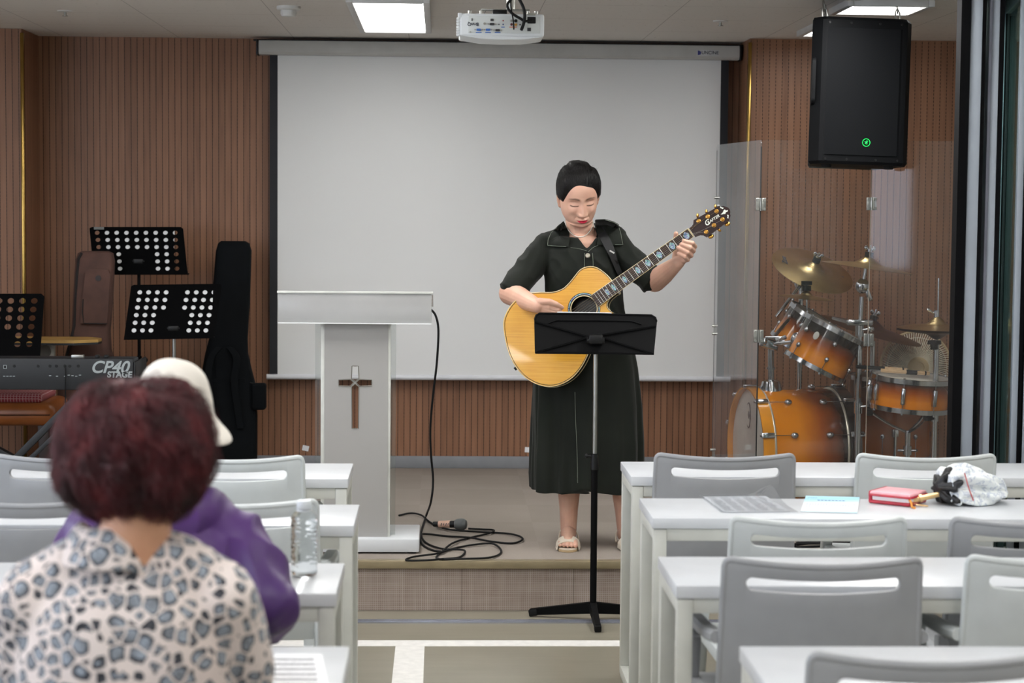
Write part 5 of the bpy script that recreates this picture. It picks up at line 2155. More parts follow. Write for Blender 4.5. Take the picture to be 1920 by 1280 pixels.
# local head y looks at the camera after the half turn; x flips with it
mb = MB()
add_head(mb, MH)
nb = MH @ V((0, -.022, -.06))
mb.limb([nb, WP(1089, 432, .005), WP(1091, 455, .02)], [.054, .056, .062])
for px in (1058, 1128):
    mb.limb([WP(1091, 436, .03), WP(px, 455, .03)], [.045, .040])
mb.ell(WP(1090, 462, -.012), (.085, .066, .06))
mb.ell(WP(1092, 492, -.01), (.105, .083, .10))
mb.ell(WP(1096, 560, 0), (.105, .08, .15))
mb.ell(WP(1098, 655, 0), (.135, .10, .12))
for sx, hip, knee, calf, ankle in ((-1, (1074, 680), (1070, 835), (1067, 905), (1066, 992)), (1, (1128, 680), (1150, 835), (1167, 905), (1172, 992))):
    mb.limb([WP(*hip), WP(*knee), WP(*calf, .012), WP(calf[0] + (ankle[0] - calf[0]) * .6, 955, .005), WP(*ankle, .0)], [.080, .056, .050, .038, .033])
    an = WP(*ankle)
    fx = -.012 if sx < 0 else .016
    zf = STAGE + .018
    toe = V((an.x + fx, DW - .155, zf))
    heel = V((an.x, DW + .035, zf + .022))
    mb.limb([heel, V((an.x + fx * .3, DW - .045, zf + .035)), V((an.x + fx * .8, DW - .105, zf + .016))], [.030, .030, .022])
    mb.ell(V((an.x + fx * .8, DW - .095, zf + .012)), (.040, .05, .018))
    mb.ell(V((an.x, DW - .01, zf + .035)), (.032, .055, .03))
    for i in range(5):
        q = (i - 2) * .0155
        ln = (.152, .158, .156, .150, .142)[i if sx > 0 else 4 - i] - .012
        big = (i == 0) if sx > 0 else (i == 4)
        r_ = .0115 if big else .0082
        tx = an.x + fx + q * (1.0)
        mb.limb([V((tx * .25 + (an.x + fx * .8 + q) * .75, DW - .105, zf + .014)), V((tx, DW - ln + .008, zf + .012)), V((tx, DW - ln - .012, zf + .006))], [r_, r_, r_ * .92], 12)
# strumming arm
mb.limb([WP(1050, 468, .01), WP(1024, 470, .01), WP(988, 515, -.04), WP(957, 550, -.10)], [.04, .038, .040, .044])
el = WP(957, 550, -.10)
wr = GP(1008, 574, .050)
mb.limb([el, el.lerp(wr, .35), wr], [.047, .044, .028])
pl = [GP(1012, 573, .05), GP(1030, 573, .047)]
mb.limb([wr, GP(1030, 570.5, .052)], [.024, .015])
for py, h_ in ((570.5, .052), (576, .056), (582, .052), (588, .046)):
    mb.limb([wr, GP(1029, py, h_)], [.020, .0125])
for k_, pts in enumerate((((1030, 571, .052), (1043, 574, .050), (1050, 581, .030), (1049, 587, .014)), ((1031, 577, .056), (1046, 581, .050), (1053, 588, .030), (1051, 594, .014)),
                          ((1030, 583, .052), (1044, 588, .048), (1050, 595, .028), (1047, 600, .014)), ((1028, 588, .046), (1039, 594, .042), (1044, 600, .026), (1042, 604, .014)))):
    mb.limb([GP(*q) for q in pts], [.0105, .0098, .0088, .0076], 12)
mb.limb([GP(1012, 566, .060), GP(1030, 565.5, .066), GP(1043, 570, .062), GP(1054, 576.5, .044)], [.017, .0125, .0108, .0085], 12)
# fretting arm
mb.limb([WP(1130, 466, .01), WP(1154, 468, .01), WP(1193, 500, -.03), WP(1228, 527, -.09)], [.04, .040, .040, .042])
el = WP(1228, 527, -.09)
wr2 = GP(1271, 492, -.055)
mb.limb([el, el.lerp(wr2, .4), wr2], [.044, .041, .027])
idx = [((1291, 476, -.045), (1302.5, 462, -.026), (1298, 455.5, .014), (1282, 451.5, .0215)),
       ((1287, 480, -.046), (1300, 470, -.024), (1294, 464, .016), (1277.5, 458, .0215)),
       ((1282, 484, -.046), (1295.5, 479, -.022), (1289, 473, .014), (1271.5, 464, .0215)),
       ((1277, 488, -.044), (1289, 486.5, -.018), (1284, 481, .010), (1273, 475, .012))]
for pts in idx:
    mb.limb([wr2, GP(*pts[0])], [.021, .0115])
    mb.limb([GP(*q) for q in pts], [.0112, .0106, .0098, .0082], 12)
mb.limb([wr2, GP(1281, 484, -.05)], [.026, .02])
mb.limb([GP(1268, 488, -.058), GP(1268, 466, -.060), GP(1268, 448, -.050), GP(1267.5, 438, -.034)], [.018, .0135, .0118, .0095], 12)
me = remesh(mb, .0022, 2, .5, mw(pw))
body = put('body', me, M_skin, pw, 180)
paint_face(me, mw(pw), MH)

# dress
M_dress = N('dark_green_cotton')
M_dress.set(.75, 0, .2, sheen=.08)
co, x = M_dress.xyz()
M_dress.col(M_dress.ramp(M_dress.noise(co, 7, 4), [(.3, (16, 19, 14)), (.7, (23, 27, 20))]))
M_dress.bump(M_dress.noise(co, 900, 1), .10)
M_dress = M_dress.m
mb = MB()
mb.limb([WP(1034, 455, .02), WP(1088, 443, .03), WP(1150, 446, .02)], [.050, .052, .054], 24)
mb.limb([WP(1024, 462, .01), WP(990, 507, -.04), WP(963, 541, -.095)], [.058, .060, .056], 24)
mb.cyl(WP(966, 538, -.09), WP(957, 550, -.10), .054, .060, 24)
mb.limb([WP(1154, 460, .01), WP(1192, 498, -.03), WP(1219, 521, -.085)], [.062, .058, .052], 24)
mb.cyl(WP(1216, 519, -.082), WP(1225, 527, -.09), .052, .058, 24)
rows = [(446, 1090, 62, .075), (470, 1091, 76, .108), (505, 1093, 76, .122), (550, 1096, 75, .118), (600, 1098, 80, .118), (640, 1098, 94, .132), (690, 1099, 102, .146), (760, 1101, 107, .160), (830, 1102, 109, .172), (890, 1101, 110, .182), (918, 1101, 109, .186)]
rings = []
for py, cx_, hw, hd in rows:
    c_ = WP(cx_, py)
    w_ = hw * DW / F
    r = []
    amp = .016 * smooth01(600, 900, py)
    for j in range(160):
        t = 2 * PI * j / 160
        fold = 1 + amp / w_ * (math.sin(7 * t + .6) + .6 * math.sin(13 * t + 2 + py * .002) + .3 * math.sin(23 * t))
        # t=-pi/2 faces the audience; the hem lifts at the front slit
        sl = math.exp(-((math.atan2(math.sin(t + PI / 2 + .10), math.cos(t + PI / 2 + .10))) / .22) ** 2)
        dz = .030 * sl * smooth01(760, 918, py)
        r.append((c_.x + w_ * math.cos(t) * fold * .965, c_.y + hd * math.sin(t) * fold, c_.z + dz))
    rings.append(r)
mb.loft(rings)
me = remesh(mb, .0045, 10, .5, mw(pw))
W = mw(pw)
co_ = np.empty(len(me.vertices) * 3, dtype=np.float32)
me.vertices.foreach_get('co', co_)
nr_ = np.empty(len(me.vertices) * 3, dtype=np.float32)
me.vertex_normals.foreach_get('vector', nr_)
co_ = co_.reshape(-1, 3)
nr_ = nr_.reshape(-1, 3)
zh = WP(1100, 620).z - STAGE
for i in range(len(co_)):
    p = co_[i]
    up = p[2] > zh
    if up:
        d = noise.noise((p[0] * 9 + p[2] * 5, p[1] * 9, p[2] * 9 - p[0] * 4)) * .006 + (.5 - abs(noise.noise((p[0] * 15 + p[2] * 9, p[1] * 12, p[2] * 7 - p[0] * 5)) * 2)) * .007 + noise.noise((p[0] * 34 - p[2] * 20, p[1] * 20, p[2] * 16)) * .002
    else:
        d = noise.noise((p[0] * 13, p[1] * 13, p[2] * 1.6)) * .008 + noise.noise((p[0] * 30, p[1] * 30, p[2] * 3)) * .002
    co_[i] += nr_[i] * d
me.vertices.foreach_set('co', co_.ravel())
me.update()
# neckline and hem opening
VN = [(1057, 405), (1059, 418), (1071, 431), (1084, 446), (1100, 467), (1110, 456), (1120, 441), (1113, 418), (1114, 405)]


def inside(px, py, poly):
    c = False
    n = len(poly)
    for i in range(n):
        (x1_, y1_), (x2_, y2_) = poly[i], poly[i - 1]
        if (y1_ > py) != (y2_ > py) and px < (x2_ - x1_) * (py - y1_) / (y2_ - y1_) + x1_:
            c = not c
    return c


bm = bmesh.new()
bm.from_mesh(me)
kill = []
for f in bm.faces:
    c_ = W @ f.calc_center_median()
    if c_.z > 1.2 and abs(c_.x - WP(1088, 440).x) < .12:
        px, py = pix(c_)
        if py < 470 and inside(px, py, VN):
            kill.append(f)
    elif c_.z < STAGE + .45 and f.normal.z < -.85:
        kill.append(f)
bmesh.ops.delete(bm, geom=kill, context='FACES')
for it in range(14):
    bl_ = [v for v in bm.verts if v.is_boundary]
    new = {}
    for v in bl_:
        nb_ = [e.other_vert(v) for e in v.link_edges if e.is_boundary]
        if len(nb_) == 2:
            new[v] = v.co * .4 + (nb_[0].co + nb_[1].co) * .3
    for v, q in new.items():
        v.co = q
bm.to_mesh(me)
bm.free()
dress = put('dress', me, M_dress, pw, 180)
bv = BVHTree.FromPolygons([W @ v.co for v in me.vertices], [p.vertices[:] for p in me.polygons])
bvb = BVHTree.FromPolygons([W @ v.co for v in body.data.vertices], [p.vertices[:] for p in body.data.polygons])


def drape(px, py, off=.004, alt=True):
    d = ray(px, py).normalized()
    h = bv.ray_cast(EYE, d)
    if h[0] is None and alt:
        h = bvb.ray_cast(EYE, d)
    q = h[0] if h[0] else WP(px, py, -.09)
    return q - d * off


def patch(poly, off, thick, levels=5):
    n = len(poly)
    dense = []
    for i in range(n):
        a, b = poly[i], poly[(i + 1) % n]
        for k_ in range(6):
            t = k_ / 6
            dense.append((a[0] + (b[0] - a[0]) * t, a[1] + (b[1] - a[1]) * t))
    cx_ = sum(p[0] for p in dense) / len(dense)
    cy_ = sum(p[1] for p in dense) / len(dense)
    rings = []
    for l_ in range(levels + 1):
        t = 1 - l_ / levels * .995
        rings.append([drape(cx_ + (p[0] - cx_) * t, cy_ + (p[1] - cy_) * t, off + (.0 if l_ else -.003)) for p in dense])
    mb = MB().loft(rings, False)
    return mb


M_stitch = mat('pale_stitching', (120, 128, 114), .8)
CL = [(1057, 413), (1044, 425), (1032, 436), (1026, 450), (1025, 461), (1046, 463), (1066, 464), (1069, 450), (1068, 436), (1060, 420)]
CR_ = [(1114, 411), (1134, 410), (1152, 415), (1161, 421), (1166, 440), (1170, 460), (1150, 460), (1128, 459), (1118, 461), (1121, 442)]
for nm, pl_ in (('collar', CL), ('collar', CR_)):
    mbp = patch(pl_, .011, 0)
    me = baked(mbp, [('SMOOTH', dict(iterations=3, factor=.4)), ('SOLIDIFY', dict(thickness=.004, offset=0))], W)
    o = put(nm, me, M_dress, pw, 60)
    cx_ = sum(p[0] for p in pl_) / len(pl_)
    cy_ = sum(p[1] for p in pl_) / len(pl_)
    for sc_ in (.93,):
        seg = pl_[1:7]
        pts = []
        for i in range(len(seg) - 1):
            for k_ in range(5):
                t = k_ / 5
                x_ = seg[i][0] + (seg[i + 1][0] - seg[i][0]) * t
                y_ = seg[i][1] + (seg[i + 1][1] - seg[i][1]) * t
                pts.append(drape(cx_ + (x_ - cx_) * sc_, cy_ + (y_ - cy_) * sc_, .0145))
        obj('stitching', MB().tube(pts, .0009, 5), M_stitch, o)
for line in ([(1070, 464), (1085, 466), (1100, 470)], [(1096, 474), (1096, 490), (1095, 506)], [(1111, 474), (1112, 490), (1112, 504)], [(1103, 472), (1112, 464), (1121, 460)], [(1083, 905), (1082, 850), (1079, 780), (1078, 735)]):
    pts = [drape(px, py, .002) for px, py in spline([V((a, b, 0)) for a, b in line], 8) and [(q.x, q.y) for q in spline([V((a, b, 0)) for a, b in line], 8)]]
    obj('seam_stitching', MB().tube(pts, .0009, 5), M_stitch, dress)
q = drape(1102, 479, .004)
obj('button', MB().lathe([(.0, .004), (.007, .003), (.010, .0), (.008, -.002), (0, -.002)], q, frame(V((-.05, -1, .2))), 16), mat('pale_metal_button', (200, 196, 180), .3, .8), dress)
neck_px = [(1060, 416), (1062, 424), (1068, 434), (1078, 442), (1088, 444), (1098, 441), (1107, 432), (1111, 422), (1112, 415)]
npts = []
for s_ in spline([V((a, b, 0)) for a, b in neck_px], 8):
    h = bvb.ray_cast(EYE, ray(s_.x, s_.y).normalized())
    npts.append((h[0] if h[0] else WP(s_.x, s_.y, -.06)) - ray(s_.x, s_.y).normalized() * .003)
mb = MB().tube(npts, .0013, 6)
for i in range(0, len(npts), 1):
    mb.ell(npts[i], .0024, None, 8, 6)
obj('necklace', mb, mat('pearl_silver', (226, 220, 208), .25, .4), pw)

# hair of the guitarist
M_hair = N('dark_hair')
M_hair.set(.45, 0, .35)
co, x = M_hair.xyz()
mp = M_hair.n('ShaderNodeMapping')
mp.inputs['Scale'].default_value = (60, 14, 8)
M_hair.l(co, mp.inputs[0])
M_hair.col(M_hair.ramp(M_hair.noise(mp.outputs[0], 2, 4), [(.3, (8, 6, 6)), (.6, (15, 11, 11)), (.8, (30, 23, 21))]))
M_hair = M_hair.m


def hair_off(x, y, z):
    ax_ = abs(x)
    hl = .072 - .070 * min(1.3, ax_ / .070) ** 4.5 + .004 * math.sin(x * 70 + .8)
    back = smooth01(.022, -.020, y)
    hl = hl * (1 - back) + (-.040) * back
    if y > -.02 and ax_ > .06:
        hl = max(hl, -.002 if y > .005 else -.012)
    m_ = z - hl
    T = .009 + .012 * smooth01(.02, .10, z) + .004 * noise.noise((x * 30, y * 12, z * 12))
    T += .016 * math.exp(-((x + .002) / .035) ** 2 - ((y + .045) / .05) ** 2) * smooth01(.05, .10, z)
    T += .0025 * math.sin(x * 210 + 6 * noise.noise((x * 20, y * 9, z * 9)))
    return max(-.008, min(T, m_ * .55))


hr = MB().loft(head_rings(hair_off, 110, 150))
hr.tf(MH)
hair = obj('hair', hr, M_hair, pw, 180)
bvh = BVHTree.FromPolygons(hr.v, [f for f in hr.f])
Hc = MH @ V((0, -.01, .02))
strands = []
r_ = random.Random(3)
Rm = MH.to_3x3()
MHI = MH.inverted()
tries = 0
while len(strands) < 2600 and tries < 20000:
    tries += 1
    d0 = V((r_.gauss(0, .75), r_.gauss(.25, .7), r_.uniform(-.1, 1))).normalized()
    h = bvh.ray_cast(Hc + (Rm @ d0) * .4, -(Rm @ d0))
    if h[0] is None:
        continue
    loc = MHI @ h[0]
    if hair_off(loc.x * .93, loc.y * .93, loc.z * .97) < .0008:
        continue
    T_ = V((.25 * d0.x, -.80, .62 if d0.y > -.2 else .2)).normalized()
    pts = []
    e0 = r_.uniform(.0003, .0030)
    L = r_.uniform(.25, .6)
    wv = r_.uniform(-.05, .05)
    for k_ in range(9):
        f_ = L * k_ / 8
        d = (d0.lerp(T_, f_) + V((wv * math.sin(f_ * 7), 0, 0))).normalized()
        dw = (Rm @ d).normalized()
        h = bvh.ray_cast(Hc + dw * .4, -dw)
        if h[0] is None:
            break
        pts.append(h[0] + dw * e0 * math.sin(PI * min(1, .1 + k_ / 9)))
    if len(pts) == 9:
        strands.append(pts)
for i in range(14):          # stray wisps
    t0 = r_.uniform(-1, 1)
    d = (MH.to_3x3() @ V((t0, r_.uniform(-.5, .2), 1.0)).normalized())
    h = bvh.ray_cast(Hc + d * .4, -d)
    s_ = V((r_.uniform(-1, 1), 0, r_.uniform(-.3, .2)))
    strands.append([h[0] + d * .0016 * k_ + s_ * .00022 * k_ * k_ for k_ in range(9)])
hairs('hair_strands', strands, M_hair, hair, .00045, .00012)

# sandals
M_sand = mat('cream_leather', (214, 202, 184), .5, var=.03)
M_sole = mat('tan_sole', (186, 160, 122), .6)
for nm, apx, fx in (('sandal', 1066, -.012), ('sandal', 1172, .016)):
    an = WP(apx, 992)
    prof = [(-.036, -.155), (-.022, -.176), (0, -.184), (.022, -.178), (.037, -.155), (.042, -.115), (.036, -.06), (.030, 0), (.029, .05), (.018, .068), (0, .073), (-.018, .068), (-.029, .05), (-.030, 0), (-.034, -.06), (-.041, -.115)]
    pf = [(an.x + a_ + fx * max(0, -b_ / .15), DW + b_) for a_, b_ in prof]
    mb = MB().prism(pf, STAGE + .001, STAGE + .010)
    o = obj(nm, mb, M_sole, pw, 40)
    o['label'] = 'cream open-toed sandal'
    mb = MB().prism([(p[0] * .97 + an.x * .03, p[1]) for p in pf], STAGE + .010, STAGE + .014)
    obj('insole', mb, M_sand, o)
    rings = []
    for k_ in range(7):
        yy = DW - .098 - .052 * k_ / 6
        xc = an.x + fx * (.65 + .3 * k_ / 6)
        w_ = .047 - .004 * k_ / 6
        hh = .046 - .016 * k_ / 6
        row = []
        for j in range(15):
            t = PI * j / 14
            row.append((xc + w_ * math.cos(t), yy + (.010 * math.sin(t)), STAGE + .006 + hh * math.sin(t) ** .7))
        rings.append(row)
    me = baked(MB().loft(rings, False, False), [('SOLIDIFY', dict(thickness=.004, offset=1))], W)
    put('toe_strap', me, M_sand, o, 60)
    pts = []
    for j in range(19):
        t = PI * j / 18
        pts.append((an.x + .040 * math.cos(t), DW - .03 + .085 * math.sin(t), STAGE + .018 + .052 * math.sin(t) ** .8))
    obj('heel_strap', MB().tube(pts, .0035, 6), M_sand, o)

# ---------------------------------------------------------------- the guitar itself
k = N('amber_spruce_top')
k.set(.16, 0, .5, coat=.5)
co, x = k.xyz('Object')
mp = k.n('ShaderNodeMapping')
mp.inputs['Rotation'].default_value = (0, -.62, 0)
mp.inputs['Scale'].default_value = (1.2, 1, 60)
tc = k.n('ShaderNodeTexCoord')
k.l(tc.outputs['Object'], mp.inputs[0])
f = k.math('ADD', k.math('MULTIPLY', k.noise(mp.outputs[0], 4, 4), .6), k.math('MULTIPLY', k.noise(co, 8, 4), .4))
k.col(k.ramp(f, [(.28, (196, 136, 42)), (.5, (216, 160, 60)), (.75, (226, 174, 76))]))
M_spruce = k.m
M_rose = mat('dark_rosewood', (52, 36, 30), .35, var=.15, scale=30)
M_sides = mat('dark_guitar_side', (30, 19, 14), .2, coat=.4)
M_bind = mat('cream_binding', (214, 196, 150), .4, var=.03)
M_bdark = mat('green_black_purfling', (36, 46, 38), .4)
M_string = mat('wound_string', (120, 104, 84), .4, .8)
M_mahog = mat('mahogany_neck', (96, 52, 32), .35)
k = N('abalone')
k.set(.2, 0, .6)
co, x = k.xyz()
vz = k.n('ShaderNodeTexVoronoi')
vz.inputs['Scale'].default_value = 260
k.l(co, vz.inputs['Vector'])
k.col(k.ramp(k.math('ADD', k.noise(co, 150, 2), k.math('MULTIPLY', vz.outputs['Distance'], .15)), [(.3, (30, 70, 90)), (.45, (70, 160, 170)), (.55, (180, 214, 190)), (.65, (130, 110, 190)), (.75, (60, 130, 150))]))
M_aba = k.m
gt = thing('acoustic_guitar', 'yellow-topped cutaway acoustic guitar held by the woman on the stage', 'guitar', G(-40, 0, -.05))
OUT = [(74, 11), (73, 28), (66, 49), (54, 61), (38, 65.5), (20, 61), (3, 56.5), (-13, 55.5), (-32, 62), (-52, 76), (-74, 88), (-98, 90), (-122, 83), (-142, 68), (-158, 38), (-167, 12), (-170.5, -15), (-167, -42), (-157, -64), (-143, -80), (-128, -89), (-108, -94), (-86, -93), (-62, -85), (-40, -73), (-18, -62), (4, -60), (26, -63), (42, -60), (48, -50), (42, -40), (38, -30), (40, -20), (50, -13), (64, -11), (74, -10.5)]
sm = [(q.x, q.y) for q in spline([V((a, b, 0)) for a, b in OUT], 5, True)]
sg = SG
HB = -.096
topp = [(a * sg, b * sg) for a, b in sm]
mbt = MB().prism(topp, -.003, 0, GM, G0)
mbc = MB().cyl(G(0, 0, -.02), G(0, 0, .02), 24.5 * sg, None, 48)
me = cut(mbt, mbc)
me.transform(mw(gt).inverted())
put('top', me, M_spruce, gt, 30)
rings = [[G(a, b, h) for a, b in sm] for h in (-.001, HB)]
obj('sides', MB().loft(rings, False), M_sides, gt, 40)
obj('back', MB().prism(topp, HB - .003, HB, GM, G0), M_sides, gt, 30)
obj('binding', MB().tube([G(a, b, -.001) for a, b in sm], .0017, 6, True), M_bind, gt)
obj('purfling', MB().tube([G(a * .987, b * .975, .0002) for a, b in sm], .0011, 4, True), M_bdark, gt)
obj('back_binding', MB().tube([G(a, b, HB) for a, b in sm], .0016, 6, True), M_bind, gt)
for r0, r1, m_, nm in ((24.5, 26.2, M_bind, 'rosette_ring'), (26.2, 28.2, M_black, 'rosette_ring'), (28.2, 30.0, M_aba, 'rosette_ring'), (30.0, 31.2, M_black, 'rosette_ring')):
    pr = [(r0 * sg, .0001), (r1 * sg, .0001), (r1 * sg, .0009), (r0 * sg, .0009)]
    n_ = 64
    rg = [[G0 + GM @ V((r * math.cos(2 * PI * j / n_), r * math.sin(2 * PI * j / n_), z)) for r, z in pr] for j in range(n_)]
    vs = [p for q in rg for p in q]
    fs = [(4 * j + i, 4 * j + (i + 1) % 4, 4 * ((j + 1) % n_) + (i + 1) % 4, 4 * ((j + 1) % n_) + i) for j in range(n_) for i in range(4)]
    obj(nm, MB().add(vs, fs), m_, gt)
# neck, fretboard
AN, A0_ = 248.0, 25.0
hwf = lambda a: 9.3 + (13.0 - 9.3) * (AN - a) / (AN - A0_)
FH = .0085
mb = MB()
ra = [A0_ + (AN - A0_) * i / 12 for i in range(13)]
mb.loft([[G(a, s_ * hwf(a), h) for s_, h in ((-1, .001), (1, .001), (1, FH), (.5, FH + .0008), (-.5, FH + .0008), (-1, FH))] for a in ra])
obj('fretboard', mb, M_rose, gt, 30)
for s_ in (-1, 1):
    obj('fretboard_binding', MB().tube([G(a, s_ * hwf(a), FH - .001) for a in ra], .0013, 6), M_bind, gt)
mb = MB()
rr = []
for a in [60 + (AN - 60) * i / 12 for i in range(13)]:
    w_ = hwf(a) * .98
    rr.append([G(a, w_ * math.cos(t), .001 - .020 * math.sin(t) ** .8 if math.sin(t) > 0 else .001) for t in [PI * j / 12 for j in range(13)]])
mb.loft(rr)
mb.box(G(66, 0, -.045), (36 * sg, 20 * sg, .085), GM, .01)
obj('neck', mb, M_mahog, gt)
LS = 314.0
fa = lambda n: AN - LS * (1 - 2 ** (-n / 12))
for n in range(1, 21):
    a = fa(n)
    if a > A0_:
        obj('fret', MB().tube([G(a, -hwf(a), FH + .0008), G(a, 0, FH + .0014), G(a, hwf(a), FH + .0008)], .0009, 5), M_steel, gt)
for n, w_ in ((1, 5.5), (3, 5.5), (5, 5.2), (7, 4.8), (9, 4.2), (12, 3.6), (15, 3.0), (17, 2.8)):
    a = (fa(n) + fa(n - 1)) / 2
    mb = MB()
    mb.prism([(w_ * sg * (1 + .12 * math.sin(5 * t)) * math.cos(t), 6.8 * sg * (1 + .1 * math.cos(4 * t)) * math.sin(t)) for t in [2 * PI * j / 22 for j in range(22)]], 0, .0008, GM, G(a, 0, FH + .0006))
    obj('inlay', mb, M_aba, gt)
obj('nut', MB().box(G(AN + 1.3, 0, FH - .001), (2.6 * sg, 19 * sg, .007), GM, .001), M_bind, gt)
hp = [gab(px, py, .004) for px, py in ((1292.2, 427.8), (1297, 424), (1299.8, 420), (1300.4, 412.5), (1324, 399.5), (1349, 385.7), (1352.5, 387.2), (1356.7, 385.8), (1361, 387.5), (1365.5, 389), (1368.5, 393), (1369.6, 397), (1368.6, 400), (1370, 404), (1368.2, 407.5), (1367.6, 413), (1346, 429), (1325, 444.8), (1319, 441.3), (1313, 440.8), (1308, 442), (1303.7, 444.2))]
obj('headstock', MB().prism([(a * sg, b * sg) for a, b in hp], -.010, .004, GM, G0), mat('dark_wine_headstock', (40, 20, 20), .2, coat=.5), gt, 30)
MH_ = mat('pearl_inlay', (222, 226, 214), .3, var=.05)
HZ = .0045
tu = V((GP(1342, 408, HZ) - GP(1322, 421, HZ))).normalized()
tw = GN.cross(tu)
TA = Matrix((tu, tw, GN)).transposed()
text('maker_lettering', 'C', .029, TA, GP(1325.5, 418.0, HZ), MH_, gt, bold=.0004, depth=.0003, shear=.25)
text('maker_lettering', 'RAFTER', .0158, TA, GP(1337.5, 411.2, HZ), MH_, gt, bold=.0002, depth=.0003, shear=.25)
for poly in (((1350, 386), (1353, 388.5), (1357, 389.5), (1355, 392), (1352, 390), (1350.3, 390)), ((1351, 402), (1355, 398.5), (1357, 394), (1359, 392.5), (1361, 394.5), (1365, 393.5), (1364, 396.5), (1361, 397.5), (1360, 401), (1357, 401), (1354, 402)), ((1363, 402.5), (1366, 403), (1366, 406), (1365.5, 410), (1363.5, 408), (1364.5, 405.5))):
    ab = [gab(px, py, HZ) for px, py in poly]
    obj('vine_inlay', MB().prism([(a * sg, b * sg) for a, b in ab], .0038, .0049, GM, G0), MH_, gt, 0)
posts = [(1310, 414.5), (1327.2, 406), (1343.6, 396), (1324.1, 434.6), (1338.7, 422.3), (1354.7, 411.4)]
btn = [(1308, 404.3), (1324.5, 396.6), (1341.4, 387.3), (1333.2, 443.1), (1348.5, 431), (1364.1, 420)]
for i, (p_, b_) in enumerate(zip(posts, btn)):
    mb = MB().lathe([(.0085, 0), (.0085, .0018), (.006, .0026), (.0045, .010), (.0052, .013), (0, .013)], GP(p_[0], p_[1], .004), GM, 18)
    o = obj('tuner', mb, M_gold, gt)
    q = GP(b_[0], b_[1], -.012)
    e_ = GP(p_[0], p_[1], -.012)
    dr = (q - e_).normalized()
    mb = MB().cyl(e_, q, .003, None, 8)
    mb.ell(q, (.0115, .0052, .0085) if i in (3, 5) else (.006, .0095, .009), Matrix((GU, dr, GN)).transposed() if i not in (3, 5) else Matrix((GU, GN, dr)).transposed(), 14, 10)
    obj('tuner_button', mb, M_gold, o)
for i in range(6):
    f_ = (i - 2.5) / 2.5
    e = posts[(2, 1, 0)[i]] if i < 3 else posts[(3, 4, 5)[i - 3]]
    b1_ = -f_ * 7.2
    pts = [G(-64, -f_ * 11.5, .012), G(fa(0), b1_, FH + .0042), GP(e[0], e[1], .012)]
    obj('string', MB().tube(pts, .0004 if i > 2 else .0006, 5), M_steel if i > 2 else M_string, gt)
mb = MB().prism([(x_ * sg, y_ * sg) for x_, y_ in ((-76, -36), (-62, -34), (-58, -20), (-58, 20), (-62, 34), (-76, 36), (-80, 18), (-80, -18))], 0, .008, GM, G0)
br = obj('bridge', mb, M_rose, gt)
obj('saddle', MB().box(G(-65, 0, .010), (1.6 * sg, 34 * sg, .008), GM), M_bind, br)
for i in range(6):
    obj('bridge_pin', MB().ell(G(-72, (i - 2.5) * 5, .0095), (.0025, .0025, .003), None, 8, 6), M_bind, br)
obj('tail_pin', MB().cyl(G(-170, -14, -.045), G(-177, -15, -.045), .007), M_black, gt)
obj('control_knob', MB().cyl(GP(1000.5, 652, -.01), GP(999, 653, -.01), .006), mat('red_jack_ring', (150, 24, 30), .4), gt)
# strap over her shoulder
M_strap = mat('black_strap_webbing', (12, 12, 14), .7, bump=.3, bscale=500)
sp_px = [(1122, 424, 16), (1130, 440, 19), (1143, 465, 18), (1149, 480, 14), (1154, 494, 12), (1161, 510, 11), (1167, 524, 10)]
ctr = spline([V((a, b, c)) for a, b, c in sp_px], 6)
lf = [drape(q.x - q.z * .45, q.y + q.z * .22, .016) for q in ctr]
rt = [drape(q.x + q.z * .45, q.y - q.z * .22, .016) for q in ctr]
back_ = [WP(1119, 420, .02), WP(1113, 430, .10), WP(1100, 450, .16), WP(1050, 500, .18), WP(1000, 600, .12), G(-168, -10, -.07)]
bl_ = spline([lf[0]] + back_, 5)
bl2 = spline([rt[0]] + [q + V((.022, 0, .0)) for q in back_], 5)
lf = bl_[::-1] + lf[1:]
rt = bl2[::-1] + rt[1:]
me = baked(MB().loft([[a, b] for a, b in zip(lf, rt)], False, False), [('SOLIDIFY', dict(thickness=.003, offset=0)), ('SMOOTH', dict(iterations=2, factor=.3))], mw(gt))
st = put('strap', me, M_strap, gt, 60)
q = drape(1147.5, 472, .022)
d_ = (drape(1152, 474, .022) - drape(1143, 469, .022)).normalized()
A_ = Matrix((d_, GN.cross(d_), GN)).transposed()
obj('strap_label', MB().box(q, (.026, .008, .001), A_), mat('white_label', (214, 214, 212), .6), st)
q = drape(1153, 490, .021)
obj('strap_buckle', MB().box(q, (.034, .016, .004), A_, .002), M_black, st)
# ---------------------------------------------------------------- the two seated listeners, seen from behind
def seated(name, label, cx_px, Y, head_px, head_py, skin, vox=.006, turn=0.0):
    """a seated body with its own thing; returns helper functions"""
    c = P(cx_px, 1000, Y)
    t = thing(name, label, 'person', (c.x, Y, 0))
    hp_ = P(head_px, head_py, Y + .02)
    M4 = Matrix.Translation(hp_) @ (rot(0, 0, turn) @ rot(-.12, 0, 0)).to_4x4()
    return t, M4, c


